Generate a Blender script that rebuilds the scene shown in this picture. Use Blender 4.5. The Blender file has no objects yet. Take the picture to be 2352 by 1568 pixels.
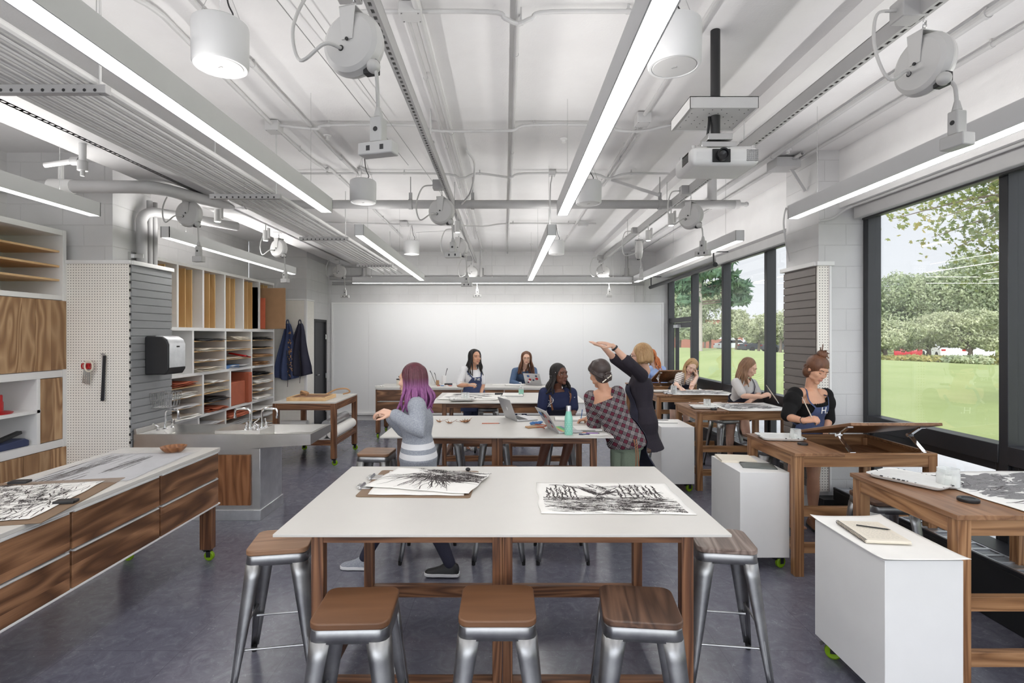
import bpy, bmesh, math, random
from math import pi, sin, cos, radians as R, sqrt
from mathutils import Vector as V, Matrix, Euler, noise as mnoise

S = bpy.context.scene
COL = S.collection
random.seed(7)

# ------------------------------------------------------------------ camera, sky, sun, lights, exposure
cam_data = bpy.data.cameras.new('camera')
cam = bpy.data.objects.new('camera', cam_data)
COL.objects.link(cam)
EYE = 1.78
cam.location = (0, 0, EYE)
cam.rotation_euler = (R(90), 0, 0)
cam_data.sensor_width = 36
cam_data.lens = 36 * 1240 / 2352
cam_data.shift_x = 16 / 2352
cam_data.shift_y = -14 / 2352
cam_data.clip_end = 600
S.camera = cam

S.view_settings.view_transform = 'Standard'
S.view_settings.look = 'None'
S.view_settings.gamma = 1
S.view_settings.use_curve_mapping = False
S.view_settings.exposure = 1.31
S.cycles.use_denoising = True
S.cycles.max_bounces = 10
S.cycles.diffuse_bounces = 6
S.cycles.transparent_max_bounces = 24
S.cycles.sample_clamp_indirect = 6.0

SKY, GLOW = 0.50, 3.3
w = bpy.data.worlds.new('overcast_sky')
S.world = w
w.use_nodes = True
wn = w.node_tree
wn.nodes.clear()
_o = wn.nodes.new('ShaderNodeOutputWorld')
_b = wn.nodes.new('ShaderNodeBackground')
_t = wn.nodes.new('ShaderNodeTexCoord')
_s = wn.nodes.new('ShaderNodeSeparateXYZ')
_r = wn.nodes.new('ShaderNodeValToRGB')
_n = wn.nodes.new('ShaderNodeTexNoise')
_n.inputs['Scale'].default_value = 3.0
_m = wn.nodes.new('ShaderNodeMix')
_m.data_type = 'RGBA'
_r.color_ramp.elements[0].position = 0.0
_r.color_ramp.elements[0].color = (0.80, 0.84, 0.90, 1)
_r.color_ramp.elements[1].position = 0.75
_r.color_ramp.elements[1].color = (0.68, 0.76, 0.90, 1)
wn.links.new(_t.outputs['Generated'], _s.inputs[0])
wn.links.new(_s.outputs['Z'], _r.inputs[0])
wn.links.new(_t.outputs['Generated'], _n.inputs['Vector'])
_m.inputs[7].default_value = (0.86, 0.87, 0.89, 1)
wn.links.new(_n.outputs[0], _m.inputs[0])
wn.links.new(_r.outputs[0], _m.inputs[6])
wn.links.new(_m.outputs[2], _b.inputs[0])
# glow added to the overcast sky behind the viewer, brightening surfaces facing the camera
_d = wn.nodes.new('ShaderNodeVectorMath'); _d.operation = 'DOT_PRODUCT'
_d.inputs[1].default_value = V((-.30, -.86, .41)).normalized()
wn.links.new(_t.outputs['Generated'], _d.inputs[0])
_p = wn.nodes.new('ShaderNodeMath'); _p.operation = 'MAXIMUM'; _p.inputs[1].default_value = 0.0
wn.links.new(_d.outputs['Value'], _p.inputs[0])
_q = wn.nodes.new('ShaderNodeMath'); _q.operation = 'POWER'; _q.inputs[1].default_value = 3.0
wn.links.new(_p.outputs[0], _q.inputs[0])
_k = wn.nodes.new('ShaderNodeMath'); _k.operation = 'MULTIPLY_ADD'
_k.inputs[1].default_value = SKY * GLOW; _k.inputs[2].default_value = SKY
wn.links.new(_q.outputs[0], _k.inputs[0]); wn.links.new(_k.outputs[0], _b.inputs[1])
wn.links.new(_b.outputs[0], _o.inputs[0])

sun_d = bpy.data.lights.new('sun', 'SUN')
sun_d.energy = .9
sun_d.angle = R(12)
sun_d.color = (1.0, 0.96, 0.88)
sun = bpy.data.objects.new('sun', sun_d)
COL.objects.link(sun)
sun.rotation_euler = (R(28), R(-38), 0)

UP_W = 1.05      # watts of the up-light strip of each pendant, per metre
DIFF_E = 6.4     # emission of the pendant diffusers

def area_up(name, x0, x1, y0, y1, z, watts, down=False):
    d = bpy.data.lights.new(name, 'AREA')
    d.shape = 'RECTANGLE'
    d.size = abs(x1 - x0)
    d.size_y = abs(y1 - y0)
    d.energy = watts
    d.color = (1.0, 0.985, 0.96)
    o = bpy.data.objects.new(name, d)
    COL.objects.link(o)
    o.location = ((x0 + x1) / 2, (y0 + y1) / 2, z)
    o.rotation_euler = (0 if down else pi, 0, 0)
    return o

def at(px, py, d):
    return V(((px - 1160) / 1240 * d, d, EYE - (py - 770) / 1240 * d))

# ------------------------------------------------------------------ mesh builder
class B:
    def __init__(s):
        s.v = []; s.f = []; s.mi = []; s.cur = 0
    def add(s, vs, fs):
        o = len(s.v)
        s.v.extend([tuple(p) for p in vs])
        s.f.extend([tuple(i + o for i in f) for f in fs])
        s.mi.extend([s.cur] * len(fs))
        return s
    def box(s, x0, x1, y0, y1, z0, z1, mat=None):
        if x0 > x1: x0, x1 = x1, x0
        if y0 > y1: y0, y1 = y1, y0
        if z0 > z1: z0, z1 = z1, z0
        vs = [V((x, y, z)) for z in (z0, z1) for y in (y0, y1) for x in (x0, x1)]
        if mat is not None: vs = [mat @ p for p in vs]
        return s.add(vs, [(0, 2, 3, 1), (4, 5, 7, 6), (0, 1, 5, 4), (2, 6, 7, 3), (0, 4, 6, 2), (1, 3, 7, 5)])
    def cb(s, c, sz, rot=None):
        m = Matrix.Translation(V(c)) @ (rot.to_4x4() if rot is not None else Matrix.Identity(4))
        return s.box(-sz[0] / 2, sz[0] / 2, -sz[1] / 2, sz[1] / 2, -sz[2] / 2, sz[2] / 2, m)
    def bar(s, p0, p1, wd, ht, up=(0, 0, 1)):
        p0, p1 = V(p0), V(p1)
        d = (p1 - p0).normalized(); u = V(up)
        a = d.cross(u)
        if a.length < 1e-5: a = d.cross(V((1, 0, 0)))
        a.normalize(); u = a.cross(d)
        vs = [p + a * (i * wd / 2) + u * (j * ht / 2) for p in (p0, p1) for j in (-1, 1) for i in (-1, 1)]
        return s.add(vs, [(0, 2, 3, 1), (4, 5, 7, 6), (0, 1, 5, 4), (2, 6, 7, 3), (0, 4, 6, 2), (1, 3, 7, 5)])
    def tube(s, pts, r, n=8, closed=False, cap=True, sq=None):
        pts = [V(p) for p in pts]; k = len(pts)
        rs = r if isinstance(r, (list, tuple)) else [r] * k
        tg = []
        for i in range(k):
            a = pts[(i - 1) % k] if (closed or i > 0) else pts[0]
            b = pts[(i + 1) % k] if (closed or i < k - 1) else pts[-1]
            t = (b - a)
            tg.append(t.normalized() if t.length > 1e-9 else V((0, 0, 1)))
        u = tg[0].orthogonal().normalized()
        if sq is not None:
            u = (V(sq) - tg[0] * V(sq).dot(tg[0])).normalized()
        vs = []
        for i in range(k):
            u = (u - tg[i] * u.dot(tg[i]))
            if u.length < 1e-6: u = tg[i].orthogonal()
            u.normalize(); wv = tg[i].cross(u)
            rr = rs[i]; ra, rb = rr if isinstance(rr, tuple) else (rr, rr)
            for j in range(n):
                a = 2 * pi * j / n
                vs.append(pts[i] + u * (cos(a) * ra) + wv * (sin(a) * rb))
        fs = []
        for i in range(k if closed else k - 1):
            for j in range(n):
                a0 = i * n + j; a1 = i * n + (j + 1) % n
                b0 = ((i + 1) % k) * n + j; b1 = ((i + 1) % k) * n + (j + 1) % n
                fs.append((a0, a1, b1, b0))
        if cap and not closed:
            fs.append(tuple(reversed(range(n)))); fs.append(tuple((k - 1) * n + j for j in range(n)))
        return s.add(vs, fs)
    def cyl(s, p0, p1, r, r2=None, n=20):
        return s.tube([p0, p1], [r, r if r2 is None else r2], n)
    def lathe(s, prof, n=24, c=(0, 0, 0), m=None, a0=0, a1=2 * pi):
        c = V(c); full = abs(a1 - a0 - 2 * pi) < 1e-6; k = len(prof)
        nn = n if full else n + 1
        vs = []
        for i in range(nn):
            a = a0 + (a1 - a0) * i / n
            for (r, z) in prof:
                p = V((r * cos(a), r * sin(a), z))
                if m is not None: p = m @ p
                vs.append(p + c)
        fs = []
        for i in range(n):
            for j in range(k - 1):
                i2 = (i + 1) % nn
                fs.append((i * k + j, i2 * k + j, i2 * k + j + 1, i * k + j + 1))
        return s.add(vs, fs)
    def ell(s, c, r, rot=None, n=16, m=10):
        c = V(c); r = (r, r, r) if not isinstance(r, (tuple, list, V)) else r
        vs = []; fs = []
        for i in range(1, m):
            th = pi * i / m
            for j in range(n):
                a = 2 * pi * j / n
                p = V((r[0] * sin(th) * cos(a), r[1] * sin(th) * sin(a), r[2] * cos(th)))
                if rot is not None: p = rot @ p
                vs.append(c + p)
        t = V((0, 0, r[2])); 
        if rot is not None: t = rot @ t
        vs.append(c + t); vs.append(c - t)
        T = len(vs) - 2
        for i in range(m - 2):
            for j in range(n):
                fs.append((i * n + j, (i + 1) * n + j, (i + 1) * n + (j + 1) % n, i * n + (j + 1) % n))
        for j in range(n):
            fs.append((T, j, (j + 1) % n)); fs.append((T + 1, (m - 2) * n + (j + 1) % n, (m - 2) * n + j))
        return s.add(vs, fs)
    def prism(s, poly, z0, z1, m=None):
        n = len(poly)
        vs = [V((x, y, z0)) for x, y in poly] + [V((x, y, z1)) for x, y in poly]
        if m is not None: vs = [m @ p for p in vs]
        return s.add(vs, [tuple(reversed(range(n))), tuple(range(n, 2 * n))] + [(i, (i + 1) % n, n + (i + 1) % n, n + i) for i in range(n)])
    def grid(s, fn, nu, nv, wrap=False):
        vs = [fn(i / nu, j / nv) for i in range(nu + (0 if wrap else 1)) for j in range(nv + 1)]
        fs = []
        N = nu if wrap else nu + 1
        for i in range(nu):
            for j in range(nv):
                a = i * (nv + 1) + j; b = ((i + 1) % N) * (nv + 1) + j
                fs.append((a, b, b + 1, a + 1))
        return s.add(vs, fs)
    def loft(s, rings, cap=True):
        n = len(rings[0]); vs = [p for r in rings for p in r]; fs = []
        for i in range(len(rings) - 1):
            for j in range(n):
                fs.append((i * n + j, i * n + (j + 1) % n, (i + 1) * n + (j + 1) % n, (i + 1) * n + j))
        if cap:
            fs.append(tuple(reversed(range(n)))); fs.append(tuple((len(rings) - 1) * n + j for j in range(n)))
        return s.add(vs, fs)
    def quad(s, a, b, c, d):
        return s.add([a, b, c, d], [(0, 1, 2, 3)])
    def make(s, name, mat, parent=None, bevel=0, seg=2, solid=0, loc=None, rot=None, sharp=35, flat=False, fix=True, sub=0, smooth_it=0):
        me = bpy.data.meshes.new(name)
        me.from_pydata(s.v, [], s.f)
        mats = mat if isinstance(mat, (list, tuple)) else [mat]
        for mm in mats: me.materials.append(mm)
        if len(mats) > 1: me.polygons.foreach_set('material_index', s.mi)
        if fix:
            bm = bmesh.new(); bm.from_mesh(me)
            bmesh.ops.recalc_face_normals(bm, faces=bm.faces)
            bm.to_mesh(me); bm.free()
        if not flat:
            me.polygons.foreach_set('use_smooth', [True] * len(me.polygons))
            if sharp: me.set_sharp_from_angle(angle=R(sharp))
        me.update()
        o = bpy.data.objects.new(name, me)
        COL.objects.link(o)
        if parent is not None: o.parent = parent
        if loc is not None: o.location = loc
        if rot is not None: o.rotation_euler = rot
        if bevel:
            md = o.modifiers.new('bevel', 'BEVEL'); md.width = bevel; md.segments = seg; md.limit_method = 'ANGLE'; md.angle_limit = R(40)
            md.harden_normals = False
        if solid:
            md = o.modifiers.new('solid', 'SOLIDIFY'); md.thickness = solid; md.offset = 0
        if sub:
            md = o.modifiers.new('sub', 'SUBSURF'); md.levels = sub; md.render_levels = sub
        return o

def catmull(pts, k=6, closed=False):
    pts = [V(p) for p in pts]; n = len(pts); out = []
    for i in range(n if closed else n - 1):
        p0 = pts[(i - 1) % n] if closed or i > 0 else pts[0] * 2 - pts[1]
        p1 = pts[i]; p2 = pts[(i + 1) % n]
        p3 = pts[(i + 2) % n] if closed or i + 2 < n else pts[-1] * 2 - pts[-2]
        for j in range(k):
            t = j / k
            out.append(0.5 * ((2 * p1) + (p2 - p0) * t + (2 * p0 - 5 * p1 + 4 * p2 - p3) * t * t + (3 * p1 - p0 - 3 * p2 + p3) * t ** 3))
    if not closed: out.append(pts[-1])
    return out

def tag(o, label=None, cat=None, group=None, kind=None):
    if label: o['label'] = label
    if cat: o['category'] = cat
    if group: o['group'] = group
    if kind: o['kind'] = kind
    return o

def thing(name, label, cat, loc=(0, 0, 0), rz=0, group=None, kind=None):
    o = bpy.data.objects.new(name, None)
    o.empty_display_size = 0.1
    COL.objects.link(o)
    o.location = loc; o.rotation_euler = (0, 0, rz)
    return tag(o, label, cat, group, kind)

def struct(o):
    o['kind'] = 'structure'
    return o

def dup(root, loc, rz=None, label=None, group=None):
    r = root.copy(); COL.objects.link(r); r.location = loc
    if rz is not None: r.rotation_euler = (0, 0, rz)
    if label: r['label'] = label
    if group: r['group'] = group
    for ch in list(root.children):
        c = ch.copy(); COL.objects.link(c); c.parent = r
        for g in list(ch.children):
            d = g.copy(); COL.objects.link(d); d.parent = c
    return r

# ------------------------------------------------------------------ materials
class NT:
    def __init__(s, name):
        s.m = bpy.data.materials.new(name); s.m.use_nodes = True
        s.t = s.m.node_tree; s.t.nodes.clear()
        s.out = s.n('ShaderNodeOutputMaterial'); s.p = s.n('ShaderNodeBsdfPrincipled')
        s.t.links.new(s.p.outputs[0], s.out.inputs[0])
    def n(s, ty, **kw):
        x = s.t.nodes.new(ty)
        for k, v in kw.items(): setattr(x, k, v)
        return x
    def l(s, a, b): s.t.links.new(a, b)
    def math(s, op, a, b=None, c=None):
        x = s.n('ShaderNodeMath', operation=op)
        for i, q in enumerate((a, b, c)):
            if q is None: continue
            if isinstance(q, (int, float)): x.inputs[i].default_value = q
            else: s.l(q, x.inputs[i])
        return x.outputs[0]
    def ramp(s, fac, stops, interp='LINEAR'):
        x = s.n('ShaderNodeValToRGB'); cr = x.color_ramp; cr.interpolation = interp
        while len(cr.elements) < len(stops): cr.elements.new(0.5)
        for e, (p, c) in zip(cr.elements, stops):
            e.position = p; e.color = (*c, 1) if len(c) == 3 else c
        s.l(fac, x.inputs[0]); return x.outputs[0]
    def noise(s, vec, scale, detail=3, rough=0.5, dist=0.0):
        x = s.n('ShaderNodeTexNoise'); x.inputs['Scale'].default_value = scale
        x.inputs['Detail'].default_value = detail; x.inputs['Roughness'].default_value = rough
        x.inputs['Distortion'].default_value = dist
        if vec is not None: s.l(vec, x.inputs['Vector'])
        return x.outputs[0]
    def coord(s, scale=(1, 1, 1), rnd=False, kind='Object'):
        tc = s.n('ShaderNodeTexCoord'); mp = s.n('ShaderNodeMapping')
        mp.inputs['Scale'].default_value = scale
        if rnd:
            oi = s.n('ShaderNodeObjectInfo'); vm = s.n('ShaderNodeVectorMath', operation='SCALE')
            vm.inputs[0].default_value = (37.1, 19.7, 53.3); s.l(oi.outputs['Random'], vm.inputs['Scale'])
            va = s.n('ShaderNodeVectorMath', operation='ADD'); s.l(tc.outputs[kind], va.inputs[0]); s.l(vm.outputs[0], va.inputs[1])
            s.l(va.outputs[0], mp.inputs[0])
        else:
            s.l(tc.outputs[kind], mp.inputs[0])
        return mp.outputs[0]
    def mix(s, fac, a, b):
        x = s.n('ShaderNodeMix', data_type='RGBA')
        for i, q in ((0, fac), (6, a), (7, b)):
            if isinstance(q, (int, float)): x.inputs[i].default_value = q
            elif isinstance(q, tuple): x.inputs[i].default_value = (*q, 1)
            else: s.l(q, x.inputs[i])
        return x.outputs[2]
    def bump(s, h, strength=0.3, dist=0.01):
        x = s.n('ShaderNodeBump'); x.inputs['Strength'].default_value = strength; x.inputs['Distance'].default_value = dist
        s.l(h, x.inputs['Height']); s.l(x.outputs[0], s.p.inputs['Normal'])
    def set(s, col=None, rough=None, metal=None, spec=None):
        if col is not None:
            if isinstance(col, tuple): s.p.inputs['Base Color'].default_value = (*col, 1)
            else: s.l(col, s.p.inputs['Base Color'])
        if rough is not None:
            if isinstance(rough, (int, float)): s.p.inputs['Roughness'].default_value = rough
            else: s.l(rough, s.p.inputs['Roughness'])
        if metal is not None: s.p.inputs['Metallic'].default_value = metal
        if spec is not None: s.p.inputs['Specular IOR Level'].default_value = spec
        return s

def srgb(r, g, b):
    f = lambda c: (c / 255 / 12.92) if c / 255 <= 0.04045 else ((c / 255 + 0.055) / 1.055) ** 2.4
    return (f(r), f(g), f(b))

def plain(name, col, rough=0.5, metal=0.0, var=0.06, scale=8, spec=None, bump=0.0, bscale=60):
    t = NT(name); c = t.coord(rnd=True)
    n = t.noise(c, scale, 4)
    a = tuple(max(0, x * (1 - var)) for x in col); b = tuple(min(1, x * (1 + var)) for x in col)
    t.set(t.ramp(n, [(0.3, a), (0.7, b)]), rough, metal, spec)
    if bump: t.bump(t.noise(c, bscale, 3), bump, 0.004)
    return t.m

def wood(name, axis, dark, light, mid=None, rings=13, plank=None, rough=0.42, across=5.0, along=0.55, rnd=True):
    """contours of a stretched noise give cathedral grain; AXIS is the grain direction"""
    t = NT(name)
    sc = [across, across, across]; sc['xyz'.index(axis)] = along
    base = t.coord((1, 1, 1), rnd)
    if plank:
        pax, wdt = plank
        sp = t.n('ShaderNodeSeparateXYZ'); t.l(base, sp.inputs[0])
        fl = t.math('FLOOR', t.math('DIVIDE', sp.outputs['xyz'.index(pax)], wdt))
        cmb = t.n('ShaderNodeCombineXYZ')
        for i in range(3): t.l(t.math('MULTIPLY', fl, (7.31, 3.77, 11.9)[i]), cmb.inputs[i])
        va = t.n('ShaderNodeVectorMath', operation='ADD'); t.l(base, va.inputs[0]); t.l(cmb.outputs[0], va.inputs[1])
        base = va.outputs[0]
    mp = t.n('ShaderNodeMapping'); mp.inputs['Scale'].default_value = sc; t.l(base, mp.inputs[0])
    n1 = t.noise(mp.outputs[0], 1.0, 2.0, 0.45, 0.4)
    fr = t.math('PINGPONG', t.math('MULTIPLY', n1, rings * 2), 1.0)
    fs = [260, 260, 260]; fs['xyz'.index(axis)] = 6
    mp2 = t.n('ShaderNodeMapping'); mp2.inputs['Scale'].default_value = fs; t.l(base, mp2.inputs[0])
    fib = t.noise(mp2.outputs[0], 1.0, 3.0, 0.6)
    v = t.math('ADD', t.math('MULTIPLY', fr, 0.62), t.math('MULTIPLY', fib, 0.42))
    mid = mid or tuple((a * 0.45 + b * 0.55) for a, b in zip(dark, light))
    colr = t.ramp(v, [(0.12, dark), (0.42, mid), (0.85, light)])
    if plank:
        wn_ = t.n('ShaderNodeTexWhiteNoise'); wn_.noise_dimensions = '1D'; t.l(fl, wn_.inputs['W'])
        colr = t.mix(t.math('MULTIPLY', wn_.outputs[0], 0.55), colr, tuple(x * 0.55 for x in mid))
    big = t.noise(base, 1.3, 2)
    colr2 = t.mix(t.math('MULTIPLY', big, 0.35), colr, mid)
    t.set(colr2, rough)
    t.bump(v, 0.08, 0.002)
    return t.m
# ------------------------------------------------------------------ material library
M = {}
M['table'] = plain('white_laminate', srgb(204, 201, 196), 0.38, var=0.012)
M['white'] = plain('white_paint', srgb(230, 229, 228), 0.45, var=0.012)
M['board'] = plain('whiteboard_enamel', srgb(226, 226, 226), 0.28, var=0.01, scale=1.2)
M['lampbox'] = plain('white_powder_coat', srgb(202, 202, 203), 0.45, var=0.01)
M['grey_paint'] = plain('grey_ceiling_paint', srgb(188, 187, 187), 0.5, var=0.03)
M['pipe'] = plain('grey_pipe_paint', srgb(158, 157, 157), 0.5, var=0.03)
M['reel'] = plain('reel_enamel', srgb(182, 181, 180), 0.4, var=0.02)
M['black'] = plain('black_satin', srgb(34, 34, 36), 0.45)
M['blackmetal'] = plain('black_aluminium', srgb(40, 41, 45), 0.38, spec=0.5)
M['rubber'] = plain('black_rubber', srgb(24, 24, 25), 0.7)
M['paper'] = plain('paper', srgb(236, 234, 230), 0.8, var=0.015)
M['greypaper'] = plain('grey_paper', srgb(190, 190, 192), 0.8, var=0.05)
M['cream'] = plain('cream_paper', srgb(226, 218, 203), 0.8, var=0.02)
M['tan'] = plain('tan_card', srgb(178, 138, 100), 0.75, var=0.06)
M['kraft'] = plain('kraft_board', srgb(165, 130, 96), 0.75, var=0.06)
M['rust'] = plain('rust_folder', srgb(176, 96, 68), 0.7, var=0.06)
M['orange'] = plain('orange_folder', srgb(196, 100, 70), 0.7, var=0.06)
M['red'] = plain('red_plastic', srgb(178, 26, 30), 0.35, var=0.05)
M['redpaper'] = plain('red_card', srgb(170, 40, 45), 0.7)
M['blue'] = plain('blue_plastic', srgb(60, 110, 165), 0.5)
M['darkblue'] = plain('dark_blue', srgb(45, 55, 90), 0.6)
M['chrome'] = plain('chrome', (0.85, 0.85, 0.86), 0.1, 1.0, var=0.02)
M['nickel'] = plain('steel_wire', (0.62, 0.62, 0.62), 0.25, 1.0, var=0.05)
M['alu'] = plain('laptop_aluminium', srgb(190, 190, 192), 0.35, 0.6, var=0.02)
M['screen'] = plain('laptop_screen', srgb(30, 30, 34), 0.2)
M['tray'] = plain('enamel_tray', srgb(222, 221, 218), 0.3, var=0.05, scale=20)
M['pine'] = wood('pine_divider', 'z', srgb(196, 154, 96), srgb(226, 192, 140), rings=4, across=3, rough=0.55)
M['pine_x'] = wood('plywood_shelf', 'y', srgb(190, 150, 100), srgb(222, 188, 142), rings=4, across=3, rough=0.55)
DK, LT, MD = srgb(62, 38, 24), srgb(158, 114, 78), srgb(112, 72, 46)
M['walnut'] = wood('walnut_drawer', 'y', srgb(60, 38, 26), srgb(178, 132, 96), srgb(112, 76, 51), rings=7, plank=('z', 0.13), across=4.2, along=0.7)
M['walnut_x'] = wood('walnut_front', 'x', srgb(66, 38, 24), srgb(150, 104, 72), srgb(108, 68, 45), rings=7, plank=('z', 0.13), across=4.2, along=0.7)
M['wz'] = wood('walnut_post', 'z', srgb(58, 34, 22), srgb(150, 106, 74), srgb(104, 66, 42), rings=9, across=9)
M['wx'] = wood('walnut_rail_across', 'x', srgb(58, 34, 22), srgb(150, 106, 74), srgb(104, 66, 42), rings=9, across=9)
M['wy'] = wood('walnut_rail_along', 'y', srgb(58, 34, 22), srgb(150, 106, 74), srgb(104, 66, 42), rings=9, across=9)
M['dz'] = wood('desk_post', 'z', srgb(98, 64, 40), srgb(176, 134, 96), srgb(140, 98, 64), rings=8, across=9)
M['dx'] = wood('desk_rail_across', 'x', srgb(98, 64, 40), srgb(176, 134, 96), srgb(142, 102, 68), rings=8, across=9)
M['dy'] = wood('desk_rail_along', 'y', srgb(98, 64, 40), srgb(176, 134, 96), srgb(140, 98, 64), rings=8, across=9)
M['dtop'] = wood('desk_top', 'y', srgb(104, 70, 46), srgb(166, 126, 92), srgb(140, 100, 70), rings=7, plank=('x', 0.11), across=7)
M['elm'] = wood('zebra_door', 'z', srgb(124, 88, 58), srgb(216, 180, 138), srgb(158, 118, 80), rings=11, plank=('y', 0.34), across=3.4, along=0.8)
M['elm2'] = wood('oiled_door', 'z', srgb(98, 60, 36), srgb(172, 120, 82), srgb(140, 92, 58), rings=11, across=5, along=0.6)
M['seat1'] = wood('seat_smooth', 'x', srgb(82, 54, 36), srgb(120, 84, 58), srgb(102, 69, 45), rings=3, across=5)
M['seat2'] = wood('seat_grained', 'y', srgb(52, 37, 29), srgb(110, 82, 65), srgb(80, 58, 46), rings=8, across=8)
M['seat3'] = wood('seat_weathered', 'y', srgb(78, 62, 54), srgb(158, 142, 132), srgb(124, 106, 96), rings=9, across=8)
M['seat4'] = wood('seat_light', 'x', srgb(104, 76, 56), srgb(160, 124, 96), srgb(138, 102, 76), rings=8, across=8)

def steel(name, lo, hi, rough=0.34, scale=7, aniso=None):
    t = NT(name); c = t.coord(rnd=True)
    n = t.noise(c, scale, 4, 0.6)
    t.set(t.ramp(n, [(0.3, lo), (0.7, hi)]), t.math('ADD', t.math('MULTIPLY', n, 0.16), rough - 0.08), 1.0)
    return t.m
M['gunmetal'] = steel('raw_steel_stool', (0.27, 0.27, 0.28), (0.44, 0.44, 0.44), 0.40)
M['stainless'] = steel('stainless_sink', (0.60, 0.59, 0.57), (0.70, 0.69, 0.67), 0.30, 3)
M['galv'] = steel('galvanised', (0.55, 0.56, 0.58), (0.75, 0.76, 0.78), 0.42, 6)

def glassy():
    t = NT('window_glass'); t.t.nodes.remove(t.p)
    tr = t.n('ShaderNodeBsdfTransparent'); gl = t.n('ShaderNodeBsdfGlossy'); fr = t.n('ShaderNodeFresnel'); mx = t.n('ShaderNodeMixShader')
    tr.inputs[0].default_value = (0.99, 0.995, 0.995, 1); gl.inputs['Roughness'].default_value = 0.0; fr.inputs[0].default_value = 1.4
    t.l(t.math('MULTIPLY', fr.outputs[0], 0.2), mx.inputs[0]); t.l(tr.outputs[0], mx.inputs[1]); t.l(gl.outputs[0], mx.inputs[2]); t.l(mx.outputs[0], t.out.inputs[0])
    return t.m
M['glass'] = glassy()
def clear(name, tint, rough=0.05, k=0.25, graze=.5):
    t = NT(name); t.t.nodes.remove(t.p)
    tr = t.n('ShaderNodeBsdfTransparent'); pr = t.n('ShaderNodeBsdfPrincipled'); mx = t.n('ShaderNodeMixShader')
    lw = t.n('ShaderNodeLayerWeight'); lw.inputs[0].default_value = 0.35
    tr.inputs[0].default_value = (*tint, 1); pr.inputs['Base Color'].default_value = (0.9, 0.9, 0.9, 1); pr.inputs['Roughness'].default_value = rough
    t.l(t.math('ADD', t.math('MULTIPLY', lw.outputs['Facing'], graze), k), mx.inputs[0]); t.l(tr.outputs[0], mx.inputs[1]); t.l(pr.outputs[0], mx.inputs[2]); t.l(mx.outputs[0], t.out.inputs[0])
    return t.m
M['jar'] = clear('jar_glass', (0.93, 0.95, 0.94))
M['film'] = clear('plastic_film', (0.96, 0.96, 0.97), 0.12, 0.05, .16)
def wheel_mat():
    t = NT('green_translucent_wheel'); t.set(srgb(150, 190, 40), .2)
    tr = t.n('ShaderNodeBsdfTransparent'); tr.inputs[0].default_value = (.6, .8, .15, 1); mx = t.n('ShaderNodeMixShader'); mx.inputs[0].default_value = .65
    t.l(tr.outputs[0], mx.inputs[1]); t.l(t.p.outputs[0], mx.inputs[2]); t.l(mx.outputs[0], t.out.inputs[0]); return t.m
M['wheel'] = wheel_mat()
M['boardbrown'] = plain('brown_hardboard', srgb(128, 104, 82), .6, var=.08)

def emit(name, col, e):
    t = NT(name); t.set(col, 0.5)
    t.p.inputs['Emission Color'].default_value = (*col, 1); t.p.inputs['Emission Strength'].default_value = e
    return t.m
M['diffuser'] = emit('lit_diffuser', (1.0, 0.99, 0.97), DIFF_E)

def floor_mat():
    t = NT('marbled_linoleum'); c = t.coord()
    n1 = t.noise(c, 9, 6, 0.65, 1.5); n2 = t.noise(c, 26, 5, 0.7, 2.5); n3 = t.noise(c, 1.2, 3)
    base = t.ramp(n1, [(0.25, srgb(94, 94, 107)), (0.55, srgb(112, 112, 125)), (0.8, srgb(132, 132, 143))])
    fl = t.ramp(n2, [(0.60, (0, 0, 0)), (0.74, (1, 1, 1))])
    col = t.mix(t.math('MULTIPLY', fl, 0.55), base, srgb(190, 190, 195))
    br = t.n('ShaderNodeTexBrick'); br.offset = 0.0
    for k, v in (('Scale', 1.0), ('Mortar Size', 0.0018), ('Brick Width', 0.61), ('Row Height', 0.61)): br.inputs[k].default_value = v
    t.l(c, br.inputs['Vector'])
    col = t.mix(t.math('MULTIPLY', br.outputs['Fac'], 0.4), col, srgb(60, 60, 70))
    t.set(col, t.math('ADD', t.math('MULTIPLY', n3, 0.14), 0.15), spec=0.6)
    t.bump(n1, 0.04, 0.003)
    return t.m
M['floor'] = floor_mat()

def ceil_mat():
    t = NT('painted_concrete'); c = t.coord()
    n1 = t.noise(c, 1.1, 6, 0.6); n2 = t.noise(c, 18, 6, 0.7); n3 = t.noise(c, 70, 3, 0.5)
    col = t.ramp(n1, [(0.3, srgb(214, 212, 212)), (0.7, srgb(226, 225, 225))])
    sp = t.ramp(n2, [(0.72, (0, 0, 0)), (0.80, (1, 1, 1))])
    col = t.mix(t.math('MULTIPLY', sp, 0.22), col, srgb(176, 172, 170))
    t.set(col, 0.75); t.bump(t.math('ADD', n2, n3), 0.12, 0.01)
    return t.m
M['ceil'] = ceil_mat()

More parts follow.
